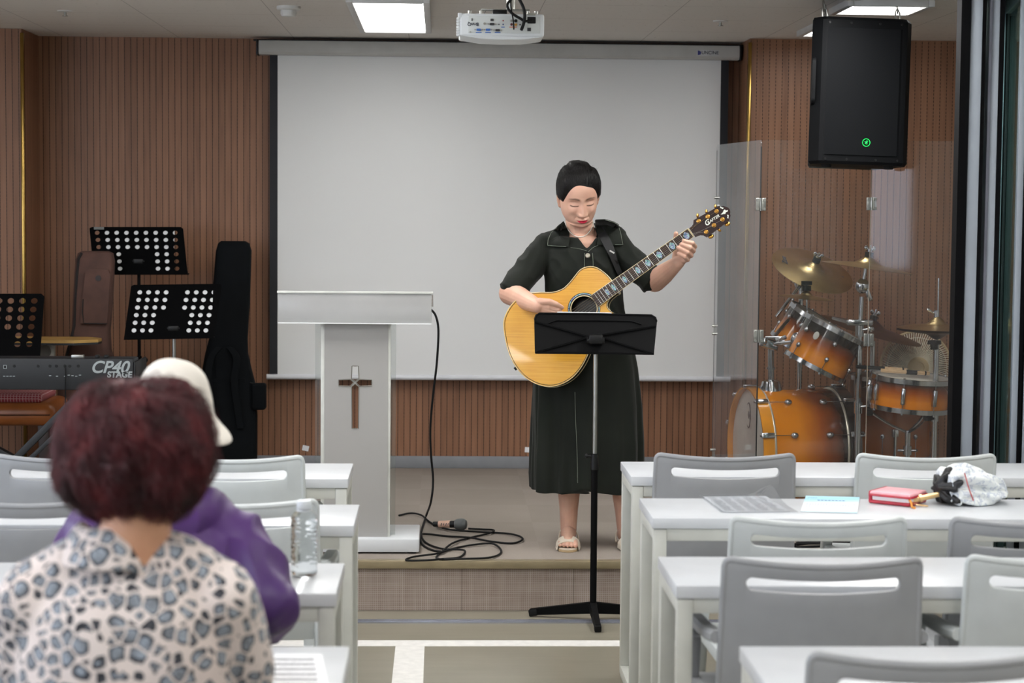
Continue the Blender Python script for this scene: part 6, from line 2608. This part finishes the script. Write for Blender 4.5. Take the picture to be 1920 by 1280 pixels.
# person in the leopard print blouse
YL_ = 3.02
LP = lambda px, py, d=0.0: P(px, py, YL_ + d)
tl_, ML, c = seated('person', 'person seated with back to us in leopard print blouse, dark red curly bobbed hair', 238, YL_, 250, 862, M_skin2)
mb = MB()
add_head(mb, ML)
mb.limb([LP(258, 925, -.0), LP(256, 985, -.012), LP(245, 1050, -.01)], [.054, .055, .060])
mb.limb([LP(95, 1140, .01), LP(240, 1110, .01), LP(385, 1140, .01)], [.042, .055, .042])
mb.limb([LP(240, 1150, .01), LP(238, 1350, .01), LP(238, 1540, .01)], [.078, .09, .11])
zl_ = .49
for s_ in (-1, 1):
    hp_ = V((c.x + s_ * .085, YL_ + .03, zl_ + .06))
    kn = V((c.x + s_ * .10, YL_ + .40, zl_ + .04))
    an = V((c.x + s_ * .10, YL_ + .43, .09))
    mb.limb([hp_, kn, an], [.082, .06, .042])
    mb.limb([V((an.x, an.y - .03, .045)), V((an.x + s_ * .01, an.y + .14, .028))], [.036, .026])
    sh = LP(400, 1145) if s_ > 0 else LP(76, 1145)
    elb = V((sh.x + s_ * .03, YL_ + .05, .84))
    wr_ = V((c.x + s_ * .12, YL_ + .40, TOP + .045))
    mb.limb([sh, elb, elb.lerp(wr_, .5), wr_], [.042, .040, .036, .03])
    hd = V((c.x + s_ * .085, YL_ + .47, TOP + .035))
    mb.limb([wr_, hd], [.028, .022])
    for i in range(4):
        d_ = V((-s_ * .02 + (i - 1.5) * .018, .055 + .006 * (1.5 - abs(i - 1.5)), -.012))
        mb.limb([hd + V(((i - 1.5) * .016, .015, -.004)), hd + V(((i - 1.5) * .017, .04, .0)), hd + d_ + V(((i - 1.5) * .004, .012, 0))], [.0095, .009, .0075], 10)
    mb.limb([hd + V((-s_ * .022, -.01, 0)), hd + V((-s_ * .038, .02, -.006)), hd + V((-s_ * .04, .045, -.012))], [.012, .010, .008], 10)
me = remesh(mb, .004, 4, .5, mw(tl_))
put('body', me, M_skin2, tl_, 180)
paint_face(me, mw(tl_), ML)

k = N('leopard_print_cotton')
k.set(.8, 0, .2, sheen=.2)
co, x = k.xyz()
wn = k.n('ShaderNodeTexNoise')
wn.inputs['Scale'].default_value = 38
k.l(co, wn.inputs['Vector'])
wv = k.n('ShaderNodeVectorMath', operation='MULTIPLY_ADD')
k.l(wn.outputs['Color'], wv.inputs[0])
wv.inputs[1].default_value = (.017, .017, .017)
k.l(co, wv.inputs[2])
vo = k.n('ShaderNodeTexVoronoi', feature='DISTANCE_TO_EDGE')
vc = k.n('ShaderNodeTexVoronoi')
for v_ in (vo, vc):
    v_.inputs['Scale'].default_value = 40
    v_.inputs['Randomness'].default_value = .85
    k.l(wv.outputs[0], v_.inputs['Vector'])
d = vo.outputs['Distance']
sz = k.n('ShaderNodeSeparateColor')
k.l(vc.outputs['Color'], sz.inputs[0])
edge = k.math('ADD', .066, k.math('MULTIPLY', k.math('POWER', sz.outputs[0], 2.5), .16))     # some spots are smaller
d = k.math('SUBTRACT', d, edge)
gaps = k.noise(co, 80, 2)
spot = k.math('GREATER_THAN', d, 0)
core = k.math('GREATER_THAN', d, k.math('MULTIPLY', k.math('SUBTRACT', gaps, .34), .30))
spot = k.math('MULTIPLY', spot, k.math('LESS_THAN', vc.outputs['Distance'], .60))
core = k.math('MULTIPLY', core, k.math('LESS_THAN', vc.outputs['Distance'], .42))
core = k.math('MULTIPLY', core, spot)
ring = k.math('SUBTRACT', spot, core)
base = k.ramp(k.noise(co, 5, 3), [(.3, (212, 198, 192)), (.7, (222, 212, 208))])
tone = k.ramp(k.noise(co, 60, 2), [(.35, (112, 116, 122)), (.65, (150, 160, 172))])
dk_ = k.ramp(k.noise(co, 90, 2), [(.3, (38, 40, 46)), (.7, (78, 80, 86))])
k.col(k.mix(ring, k.mix(core, base, tone), dk_))
k.bump(k.noise(co, 700, 1), .08)
M_leo = k.m
mb = MB()
mb.limb([LP(75, 1112, .01), LP(160, 1072, .0), LP(240, 1052, .0), LP(325, 1070, .0), LP(402, 1112, .01)], [.058, .060, .066, .060, .058], 24)
rows = [(1050, 240, 95, .075), (1090, 240, 155, .095), (1140, 240, 190, .112), (1220, 238, 205, .120), (1300, 238, 205, .122), (1420, 238, 200, .125), (1560, 238, 205, .14)]
rings = []
for py, cx_, hw, hd in rows:
    q = LP(cx_, py, .01)
    w_ = hw * YL_ / F
    rings.append([(q.x + w_ * math.copysign(abs(math.cos(t)) ** .8, math.cos(t)), q.y + hd * math.copysign(abs(math.sin(t)) ** .9, math.sin(t)), q.z) for t in [2 * PI * j / 64 for j in range(64)]])
mb.loft(rings)
for s_ in (-1, 1):
    sh = LP(408, 1128) if s_ > 0 else LP(68, 1128)
    elb = V((sh.x + s_ * .025, YL_ + .05, .84))
    wr_ = V((c.x + s_ * .13, YL_ + .36, TOP + .055))
    mb.limb([sh, sh.lerp(elb, .5), elb, elb.lerp(wr_, .9)], [.062, .060, .056, .042], 24)
me = remesh(mb, .006, 12, .5, mw(tl_))


def crumple(me, amp, f_, zf=1.0, amp2=0):
    co_ = np.empty(len(me.vertices) * 3, dtype=np.float32)
    me.vertices.foreach_get('co', co_)
    nr_ = np.empty(len(me.vertices) * 3, dtype=np.float32)
    me.vertex_normals.foreach_get('vector', nr_)
    co_, nr_ = co_.reshape(-1, 3), nr_.reshape(-1, 3)
    for i in range(len(co_)):
        p = co_[i]
        n1 = noise.noise((p[0] * f_, p[1] * f_, p[2] * f_ * zf))
        n2 = 1 - abs(noise.noise((p[0] * f_ * 1.7 + 5, p[1] * f_ * 1.7, p[2] * f_ * zf * 1.2 + p[0] * f_))) * 2
        co_[i] += nr_[i] * (n1 * amp + n2 * amp2)
    me.vertices.foreach_set('co', co_.ravel())
    me.update()


crumple(me, .006, 11, .6, .002)
bl = put('blouse', me, M_leo, tl_, 180)
# stand collar round the neck
rings = []
for py, cx_, hw, hd, off in ((1052, 212, 98, .086, .0), (1030, 212, 93, .080, .0), (1005, 214, 84, .072, .004), (984, 216, 70, .064, .012), (979, 216, 66, .061, .013), (990, 216, 62, .056, .013)):
    q = LP(cx_, py, -.005 + off)
    w_ = hw * YL_ / F
    rings.append([(q.x + w_ * math.cos(t), q.y + hd * math.sin(t), q.z - .040 * smooth01(.45, 1, math.cos(t)) - .03 * smooth01(.2, 1, math.sin(t))) for t in [2 * PI * j / 56 for j in range(56)]])
me = baked(MB().loft(rings, False), [('SOLIDIFY', dict(thickness=.004, offset=0)), ('SUBSURF', dict(levels=1))], mw(tl_))
crumple(me, .003, 18)
put('collar', me, M_leo, tl_, 180)
mb = MB()
for s_ in (-1, 1):
    mb.limb([V((c.x + s_ * .085, YL_ + .02, zl_ + .075)), V((c.x + s_ * .10, YL_ + .41, zl_ + .05)), V((c.x + s_ * .10, YL_ + .43, .10))], [.098, .074, .06], 20)
mb.ell(V((c.x, YL_ + .0, zl_ + .10)), (.19, .15, .13))
put('trousers', remesh(mb, .007, 6, .5, mw(tl_)), mat('dark_trousers', (40, 40, 46), .8), tl_, 180)
# dark red curly hair
k = N('dark_red_hair')
k.set(.45, 0, .45)
co, x = k.xyz()
k.col(k.ramp(k.noise(co, 20, 3), [(.3, (40, 14, 17)), (.55, (78, 25, 32)), (.75, (118, 46, 50))]))
M_red = k.m
rows = [(709, 258, 14), (713, 258, 48), (722, 257, 80), (742, 255, 106), (775, 252, 130), (815, 251, 144), (855, 251, 147), (895, 253, 140), (925, 257, 122), (948, 264, 94), (964, 272, 62), (970, 275, 28)]
rings = []
for i, (py, cx_, hw) in enumerate(rows):
    q = LP(cx_, py, .015)
    w_ = hw * YL_ / F
    rings.append([(q.x + w_ * math.cos(t), q.y + w_ * .96 * math.sin(t), q.z) for t in [2 * PI * j / 72 for j in range(72)]])
hb = MB().loft(rings)
me = baked(hb, [('SUBSURF', dict(levels=2))], mw(tl_))
co_ = [v for v in me.vertices]
ctr_ = mw(tl_).inverted() @ LP(248, 840, .015)
for v in co_:
    p = v.co
    d_ = (p - ctr_).normalized()
    n_ = noise.noise(p * 18) * .014 + (1 - abs(noise.noise(V((p.x * 34, p.y * 34, p.z * 24))) * 2)) * .009 + noise.noise(p * 60) * .004
    v.co = p + d_ * (n_ - .010)
me.update()
hr_ = put('hair', me, M_red, tl_, 180)
bh = BVHTree.FromPolygons([mw(tl_) @ v.co for v in me.vertices], [p.vertices[:] for p in me.polygons])
C0_ = LP(248, 840, .015)
r_ = random.Random(11)
strands = []
for i in range(9000):
    d = V((r_.gauss(0, 1), r_.gauss(-.35, 1), r_.gauss(0, 1))).normalized()
    if d.z < -.55 and r_.random() < .6:
        continue
    h = bh.ray_cast(C0_ + d * .4, -d)
    if h[0] is None:
        continue
    p0 = h[0]
    n_ = d
    # comb outwards from the crown and down
    dn = V((d.x * .5, d.y * .5, -.9))
    tg = (dn - n_ * dn.dot(n_)).normalized()
    sd = n_.cross(tg)
    amp = r_.uniform(.003, .009)
    ph = r_.uniform(0, 6.28) if r_.random() < .3 else 6 * noise.noise(p0 * 18)
    fr = r_.uniform(3.5, 6.5)
    L = r_.uniform(.035, .075)
    lift = r_.uniform(.2, 1.0)
    pts = []
    for k_ in range(12):
        s_ = k_ / 11
        pts.append(p0 + tg * (L * s_) + n_ * (-.004 + lift * .018 * math.sin(PI * s_ * .8) - L * L * s_ * s_ * 3.2) + (sd * math.sin(ph + fr * s_) + n_ * (.8 * math.cos(ph + fr * s_))) * amp * min(1, s_ * 3))
    strands.append(pts)
hairs('hair_strands', strands, M_red, hr_, .00075, .0003)

# person in the purple jacket with the white hat
YQ = 4.02
QP = lambda px, py, d=0.0: P(px, py, YQ + d)
tq, MQ, c = seated('person', 'person seated with back to us in purple hooded jacket and white bucket hat', 318, YQ, 322, 800, M_skin2)
mb = MB()
add_head(mb, MQ)
mb.limb([QP(322, 860, -.0), QP(320, 950, -.01), QP(318, 1000)], [.052, .054, .07])
mb.limb([QP(215, 1020, .01), QP(318, 1000, .01), QP(420, 1020, .01)], [.04, .05, .04])
mb.limb([QP(318, 1030, .01), QP(318, 1180, .01), QP(318, 1340, .01)], [.08, .09, .11])
for s_ in (-1, 1):
    mb.limb([V((c.x + s_ * .085, YQ + .03, .55)), V((c.x + s_ * .10, YQ + .42, .53)), V((c.x + s_ * .10, YQ + .44, .09))], [.08, .058, .042])
    mb.limb([V((c.x + s_ * .10, YQ + .42, .045)), V((c.x + s_ * .11, YQ + .58, .028))], [.036, .026])
    wr_ = V((c.x + s_ * .13, YQ + .36, TOP + .045))
    hd = V((c.x + s_ * .10, YQ + .44, TOP + .032))
    mb.limb([wr_ - V((0, .1, -.01)), wr_, hd], [.034, .028, .021])
    for i in range(4):
        mb.limb([hd + V(((i - 1.5) * .016, .012, -.004)), hd + V(((i - 1.5) * .018, .04, .0)), hd + V(((i - 1.5) * .021 - s_ * .012, .064 - .004 * abs(i - 1.5), -.010))], [.0095, .009, .0075], 10)
    mb.limb([hd + V((-s_ * .022, -.01, 0)), hd + V((-s_ * .038, .02, -.004)), hd + V((-s_ * .038, .042, -.010))], [.012, .010, .008], 10)
me = remesh(mb, .0045, 4, .5, mw(tq))
put('body', me, M_skin2, tq, 180)
paint_face(me, mw(tq), MQ)
k = N('purple_nylon')
k.set(.42, 0, .45, sheen=.1)
co, x = k.xyz()
k.col(k.ramp(k.noise(co, 6, 4), [(.3, (64, 35, 92)), (.7, (82, 46, 112))]))
M_pur = k.m
mb = MB()
mb.limb([QP(176, 1004, .0), QP(245, 975, .0), QP(318, 960, .01), QP(385, 972, .0), QP(440, 1005, .0)], [.060, .060, .062, .060, .060], 24)
rows = [(955, 318, 95, .085), (1000, 318, 140, .11), (1060, 318, 158, .125), (1150, 318, 166, .13), (1250, 318, 172, .14), (1340, 318, 175, .15)]
rings = []
for py, cx_, hw, hd in rows:
    q = QP(cx_, py, .01)
    w_ = hw * YQ / F
    rings.append([(q.x + w_ * math.copysign(abs(math.cos(t)) ** .85, math.cos(t)), q.y + hd * math.sin(t), q.z) for t in [2 * PI * j / 64 for j in range(64)]])
mb.loft(rings)
mb.limb([QP(440, 1010), QP(478, 1070, -.02), QP(503, 1125, -.05), QP(500, 1150, .06), QP(440, 1165, .26)], [.062, .062, .060, .058, .045], 24)
mb.ell(QP(512, 1135, -.05), (.052, .05, .065), rot(0, .35, 0))
mb.limb([QP(180, 1008), QP(134, 1062, -.01), QP(115, 1122, -.02), QP(135, 1150, .08), QP(200, 1165, .26)], [.062, .062, .060, .056, .045], 24)
mb.limb([QP(262, 958, -.04), QP(320, 975, -.075), QP(380, 955, -.045), QP(398, 946, -.01)], [.035, .045, .038, .022], 20)
me = remesh(mb, .0055, 8, .5, mw(tq))
crumple(me, .009, 9, .7, .011)
put('jacket', me, M_pur, tq, 180)
mb = MB()
for s_ in (-1, 1):
    mb.limb([V((c.x + s_ * .085, YQ + .02, .56)), V((c.x + s_ * .10, YQ + .43, .54)), V((c.x + s_ * .10, YQ + .44, .10))], [.096, .074, .06], 20)
mb.ell(V((c.x, YQ, .57)), (.18, .14, .11))
put('trousers', remesh(mb, .007, 6, .5, mw(tq)), mat('grey_trousers', (70, 70, 76), .8), tq, 180)
hq = QP(322, 768, .02)
A_ = frame(V((.14, -.06, 1)), (0, 1, 0))
prof = [(0, .105), (.022, .104), (.042, .097), (.060, .082), (.073, .056), (.081, .030), (.086, .004), (.090, -.004), (.104, -.018), (.120, -.033), (.1285, -.043), (.1300, -.049), (.127, -.048), (.117, -.036), (.101, -.020), (.087, -.006), (.083, .004), (.078, .030), (.070, .054), (.057, .079), (.04, .092), (0, .099)]
me = baked(MB().lathe(prof, hq, A_, 64), [('SUBSURF', dict(levels=1))], mw(tq))
crumple(me, .004, 14, 1, .0012)
k = mat('white_towelling', (232, 226, 216), .9, var=.03, bump=.25, bscale=300)
ht = put('bucket_hat', me, k, tq, 180)
obj('hat_seam', MB().tube([hq + A_ @ V((.0885 * math.cos(2 * PI * j / 48), .0885 * math.sin(2 * PI * j / 48), .000)) for j in range(48)], .0018, 6, True), k, ht)
# ---------------------------------------------------------------- things on the desks
# water bottle
b = PZ(570, 1080, TOP)
t = thing('water_bottle', 'clear plastic water bottle with white cap standing on the third left desk', 'bottle', b)
k = N('clear_plastic_bottle')
k.set(.06, 0, .5, trans=1, ior=1.14)
co, x = k.xyz()
k.col(lin((244, 248, 250)))
prof = [(0, .004), (.020, .003), (.0285, .006), (.0305, .014)]
for i in range(9):
    z0 = .018 + i * .0125
    prof += [(.0305, z0), (.0308, z0 + .005), (.0288, z0 + .009)]
prof += [(.0305, .132), (.029, .140), (.022, .149), (.0145, .154), (.0135, .160), (0, .160)]
mb = MB().lathe(prof, b, None, 40)
for i in range(len(mb.v)):
    p = mb.v[i]
    if .02 < p.z - TOP < .135:
        a_ = math.atan2(p.y - b.y, p.x - b.x)
        p.z += .0032 * math.sin(3 * a_ + (p.z - TOP) * 130)
obj('bottle_body', mb, k.m, t, 60)
k2 = mat('white_bottle_cap', (226, 232, 236), .4, var=.01)
mb = MB().lathe([(0, .157), (.0165, .157), (.0168, .172), (.0155, .1765), (.004, .178), (0, .178)], b, None, 32)
for i in range(40):
    a_ = 2 * PI * i / 40
    mb.box(b + V((.0168 * math.cos(a_), .0168 * math.sin(a_), .1645)), (.0012, .0012, .013), rot(0, 0, a_))
obj('cap', mb, k2, t)
obj('neck_ring', MB().lathe([(.0150, .151), (.0175, .152), (.0175, .1545), (.0150, .1555)], b, None, 32), k2, t)


def sheet(name, label, cat, quad, h, m_, curl=None):
    pts = [PZ(px, py, TOP + .0012) for px, py in quad]
    rings = []
    n_ = 12
    for i in range(n_ + 1):
        u = i / n_
        row = []
        for j in range(n_ + 1):
            v = j / n_
            p = pts[0].lerp(pts[1], u).lerp(pts[3].lerp(pts[2], u), v)
            if curl:
                p = p + V((0, 0, curl(u, v)))
            row.append(p)
        rings.append(row)
    me = baked(MB().loft(rings, False, False), [('SOLIDIFY', dict(thickness=h, offset=1))])
    o = put(name, me, m_, None, 60)
    return tag(o, label, cat), pts


# music sheet on the nearest left desk
k = N('printed_music')
k.set(.7)
k.col(lin((238, 239, 241)))
o, pts = sheet('music_sheet', 'printed sheet of music lying on the nearest left desk beside the leopard print blouse', 'paper', [(440, 1226), (604, 1226), (625, 1330), (440, 1330)], .0008, M_paper)
mb = MB()
r_ = random.Random(5)
for row in range(9):
    v = .10 + row * .095
    for ln in range(4):
        q0 = pts[0].lerp(pts[1], .08).lerp(pts[3].lerp(pts[2], .08), v + ln * .010)
        q1 = pts[0].lerp(pts[1], .90).lerp(pts[3].lerp(pts[2], .90), v + ln * .010)
        mb.box((q0 + q1) / 2 + V((0, 0, .0012)), ((q1 - q0).length, .0006, .0003))
    for i in range(22):
        u = .10 + .79 * (i + r_.random() * .6) / 22
        q = pts[0].lerp(pts[1], u).lerp(pts[3].lerp(pts[2], u), v + .015 + r_.uniform(-.012, .02))
        mb.box(q + V((0, 0, .0013)), (.0035, .0026, .0003))
        mb.box(q + V((.0015, .005, .0013)), (.0007, .009, .0003))
nt = obj('printed_notes', mb, M_print, o)

# clear folder, leaflet, wallet and umbrella on the second right desk
M_pvc = mat_clear('clear_folder_plastic', (247, 248, 249), .05, .06, (215, 217, 220), .2)
o, pts = sheet('paper_handout', 'printed page inside the clear plastic sleeve on the second right desk', 'paper', [(1318, 931), (1436, 930), (1482, 959), (1356, 960)], .0008, mat('grey_print_page', (212, 214, 218), .7, var=.03))
mb = MB()
for row in range(14):
    v = .06 + row * .065
    for i in range(5):
        u0, u1 = .06 + i * .18, .06 + i * .18 + r_.uniform(.10, .16)
        q0 = pts[0].lerp(pts[1], u0).lerp(pts[3].lerp(pts[2], u0), v)
        q1 = pts[0].lerp(pts[1], u1).lerp(pts[3].lerp(pts[2], u1), v)
        mb.box((q0 + q1) / 2 + V((0, 0, .0012)), ((q1 - q0).length, .003, .0003))
obj('printed_lines', mb, mat('grey_ink', (120, 122, 128), .8), o)
o, pts = sheet('clear_folder', 'clear plastic document sleeve with a lifted corner on the second right desk', 'folder', [(1309, 929.5), (1440, 929), (1497, 961), (1352, 962)], .0008, M_pvc, lambda u, v: .0022 + .034 * math.exp(-((u - 1) / .16) ** 2 - ((v - .12) / .28) ** 2))
M_leaf = N('pale_blue_leaflet')
M_leaf.set(.55)
co, x = M_leaf.xyz('Generated')
M_leaf.col(M_leaf.ramp(x[1], [(.0, (178, 216, 232)), (.14, (236, 242, 244)), (.5, (240, 242, 244)), (.66, (196, 226, 238)), (.8, (150, 206, 230)), (1, (176, 222, 238))]))
o, pts = sheet('leaflet', 'pale blue printed leaflet lying between the clear sleeve and the red wallet', 'leaflet', [(1511, 929.5), (1612, 932), (1607, 962), (1501, 959)], .0008, M_leaf.m)
M_ink = mat('blue_ink_print', (70, 110, 160), .8)
for v, us, hh in ((.28, [(.24 + .065 * i, .24 + .065 * i + .045) for i in range(8)], .010), (.52, [(.06 + .05 * i, .06 + .05 * i + .03) for i in range(18)], .0035), (.6, [(.06 + .05 * i, .06 + .05 * i + .03) for i in range(16)], .0035), (.70, [(.06 + .05 * i, .06 + .05 * i + .03) for i in range(9)], .0035), (.12, [(.05 + .03 * i, .05 + .03 * i + .018) for i in range(6)], .003)):
    mb = MB()
    for u0, u1 in us:
        q0 = pts[0].lerp(pts[1], u0).lerp(pts[3].lerp(pts[2], u0), v)
        q1 = pts[0].lerp(pts[1], u1).lerp(pts[3].lerp(pts[2], u1), v)
        mb.box((q0 + q1) / 2 + V((0, 0, .0013)), ((q1 - q0).length, hh, .0003))
    obj('printed_line', mb, M_ink, o)

M_redl = mat('red_leather', (176, 40, 58), .38, var=.06, scale=30, bump=.15, bscale=350)
M_pink = mat('pink_leather', (234, 172, 180), .4, var=.05, scale=30, bump=.15, bscale=350)
qa, qb = PZ(1628, 943, TOP), PZ(1706, 951, TOP)
wv_ = (qb - qa)
wd = wv_.length
d = wv_.normalized()
sd = V((-d.y, d.x, 0))
A_ = Matrix((d, sd, V((0, 0, 1)))).transposed()
cc = qa + d * wd / 2 + sd * .06
t = thing('wallet', 'red zipped wallet with orange cord lying on the second right desk', 'wallet', cc)
obj('lower_cover', MB().box(cc + V((0, 0, .006)), (wd, .12, .010), A_, .004, 3), M_redl, t)
obj('pages', MB().box(cc + V((0, .0, .0185)) + d * .002, (wd - .014, .108, .016), A_, .002), M_paper, t)
obj('spine', MB().box(cc - d * (wd / 2 - .004) + V((0, 0, .02)), (.010, .12, .036), A_, .005, 3), M_redl, t)
obj('upper_cover', MB().box(cc + V((0, 0, .031)), (wd, .12, .012), A_, .005, 3), M_pink, t)
rim_ = [(x_ * .5 * wd, y_ * .06) for x_, y_ in ((-.98, -1), (.98, -1), (1, -.9), (1, .98), (-.98, .98))]
obj('zip_edge', MB().tube([cc + A_ @ V((a_, b_, .026)) for a_, b_ in rim_], .0035, 6), M_redl, t)
cp = [cc + A_ @ V(q) for q in ((wd / 2 - .004, -.055, .02), (wd / 2 + .006, -.064, .014), (wd / 2 + .012, -.072, .004), (wd / 2 + .024, -.078, .003))]
obj('orange_cord', MB().tube(spline(cp, 6), .0035, 6), mat('orange_cord', (222, 146, 60), .7), t)

M_toile = N('white_patterned_fabric')
M_toile.set(.7, 0, .3)
co, x = M_toile.xyz()
n1 = M_toile.noise(co, 26, 5, .7)
n2 = M_toile.noise(co, 60, 4, .6)
pt_ = M_toile.math('MULTIPLY', M_toile.math('LESS_THAN', M_toile.math('ABSOLUTE', M_toile.math('SUBTRACT', n1, .5)), .035), M_toile.math('GREATER_THAN', n2, .45))
M_toile.col(M_toile.mix(M_toile.math('MULTIPLY', pt_, .42), lin((230, 234, 234)), lin((108, 128, 168))))
M_toile = M_toile.m
u0_, u1_ = PZ(1770, 948, TOP), PZ(1893, 944, TOP)
d = (u1_ - u0_).normalized()
L = (u1_ - u0_).length
sd = V((-d.y, d.x, 0))
t = thing('folded_umbrella', 'crumpled folded umbrella in white and blue patterned fabric with black lining and golden handle', 'umbrella', (u0_ + u1_) / 2)
r_ = random.Random(9)


def lobes(s0, s1, rad, n_l, seed, zc_, squash=.85):
    rings = []
    for i in range(25):
        s_ = i / 24
        ctr_ = u0_ + d * (L * (s0 + (s1 - s0) * s_)) + V((0, 0, zc_(s_))) + sd * .035
        row = []
        R0 = rad(s_)
        for j in range(90):
            t_ = 2 * PI * j / 90
            f_ = 1 + .20 * math.sin(n_l * t_ + 2.2 * s_ + seed) + .11 * math.sin(2 * n_l * t_ - 4 * s_ + seed * 2) + .13 * noise.noise((math.cos(t_) * 2 + seed, math.sin(t_) * 2, s_ * 4))
            row.append(ctr_ + sd * (R0 * f_ * math.cos(t_) * 1.15) + V((0, 0, R0 * f_ * math.sin(t_) * squash)))
        rings.append(row)
    for row in rings:
        for p in row:
            p.z = max(p.z, TOP + .002)
    return MB().loft(rings)


rf = table_fn([(0, .052), (.12, .060), (.35, .066), (.6, .058), (.85, .040), (1, .012)])
obj('canopy', lobes(.18, 1.02, lambda s_: rf(s_, 1), 5, 1.0, lambda s_: .052 - .018 * s_), M_toile, t, 180)
rf2 = table_fn([(0, .018), (.3, .040), (.7, .056), (1, .058)])
obj('lining', lobes(-.05, .17, lambda s_: rf2(s_, 1), 6, 2.3, lambda s_: .046), mat('black_umbrella_lining', (14, 14, 17), .45), t, 180)
rf3 = table_fn([(0, .050), (.4, .062), (1, .050)])
obj('canopy_fold', lobes(.07, .38, lambda s_: rf3(s_, 1), 4, 4.1, lambda s_: .054), M_toile, t, 180)
mb = MB().tube(spline([u0_ + d * (L * .20) + sd * (.035 - .075) + V((0, 0, .10)), u0_ + d * (L * .24) + sd * (.035 - .085) + V((0, 0, .06)), u0_ + d * (L * .33) + sd * (.035 - .08) + V((0, 0, .02))], 6), .0018, 5)
obj('red_piping', mb, mat('red_thread', (186, 80, 80), .7), t)
h0 = u0_ + d * (L * .05) + sd * .02 + V((0, 0, .034))
h1 = PZ(1702, 947, TOP) + V((0, 0, .012))
M_gh = mat('pale_gold_handle', (224, 190, 136), .28, .6)
ax_ = (h1 - h0).normalized()
mb = MB().cyl(h0, h0.lerp(h1, .62), .0075, .0085)
mb.cyl(h0.lerp(h1, .62), h0.lerp(h1, .70), .0115, .0115)
mb.cyl(h0.lerp(h1, .70), h1, .009, .012)
mb.ell(h1, (.012, .012, .012))
obj('handle', mb, M_gh, t)
mb = MB().tube(spline([h1 + V((.01, 0, 0)), h1 + V((.02, -.03, -.006)), h1 + V((.05, -.035, -.009)), h1 + V((.03, -.01, -.008))], 6), .0016, 5)
obj('wrist_cord', mb, M_gh, t)

# black leads heaped on the stage below the drums, seen between the chairs
pts = []
r_ = random.Random(4)
for i in range(60):
    q = PZ(1545 + r_.uniform(-70, 330), 1016 + r_.uniform(-8, 12), STAGE + .006)
    pts.append(q + V((0, 0, r_.uniform(0, .03))))
pts.sort(key=lambda q: math.sin(q.x * 9) + r_.uniform(-.4, .4))
tag(obj('cable_heap', MB().tube(spline(pts, 5), .0045, 6), M_rubber, None), 'heap of black leads on the stage floor in front of the bass drum', 'cable')
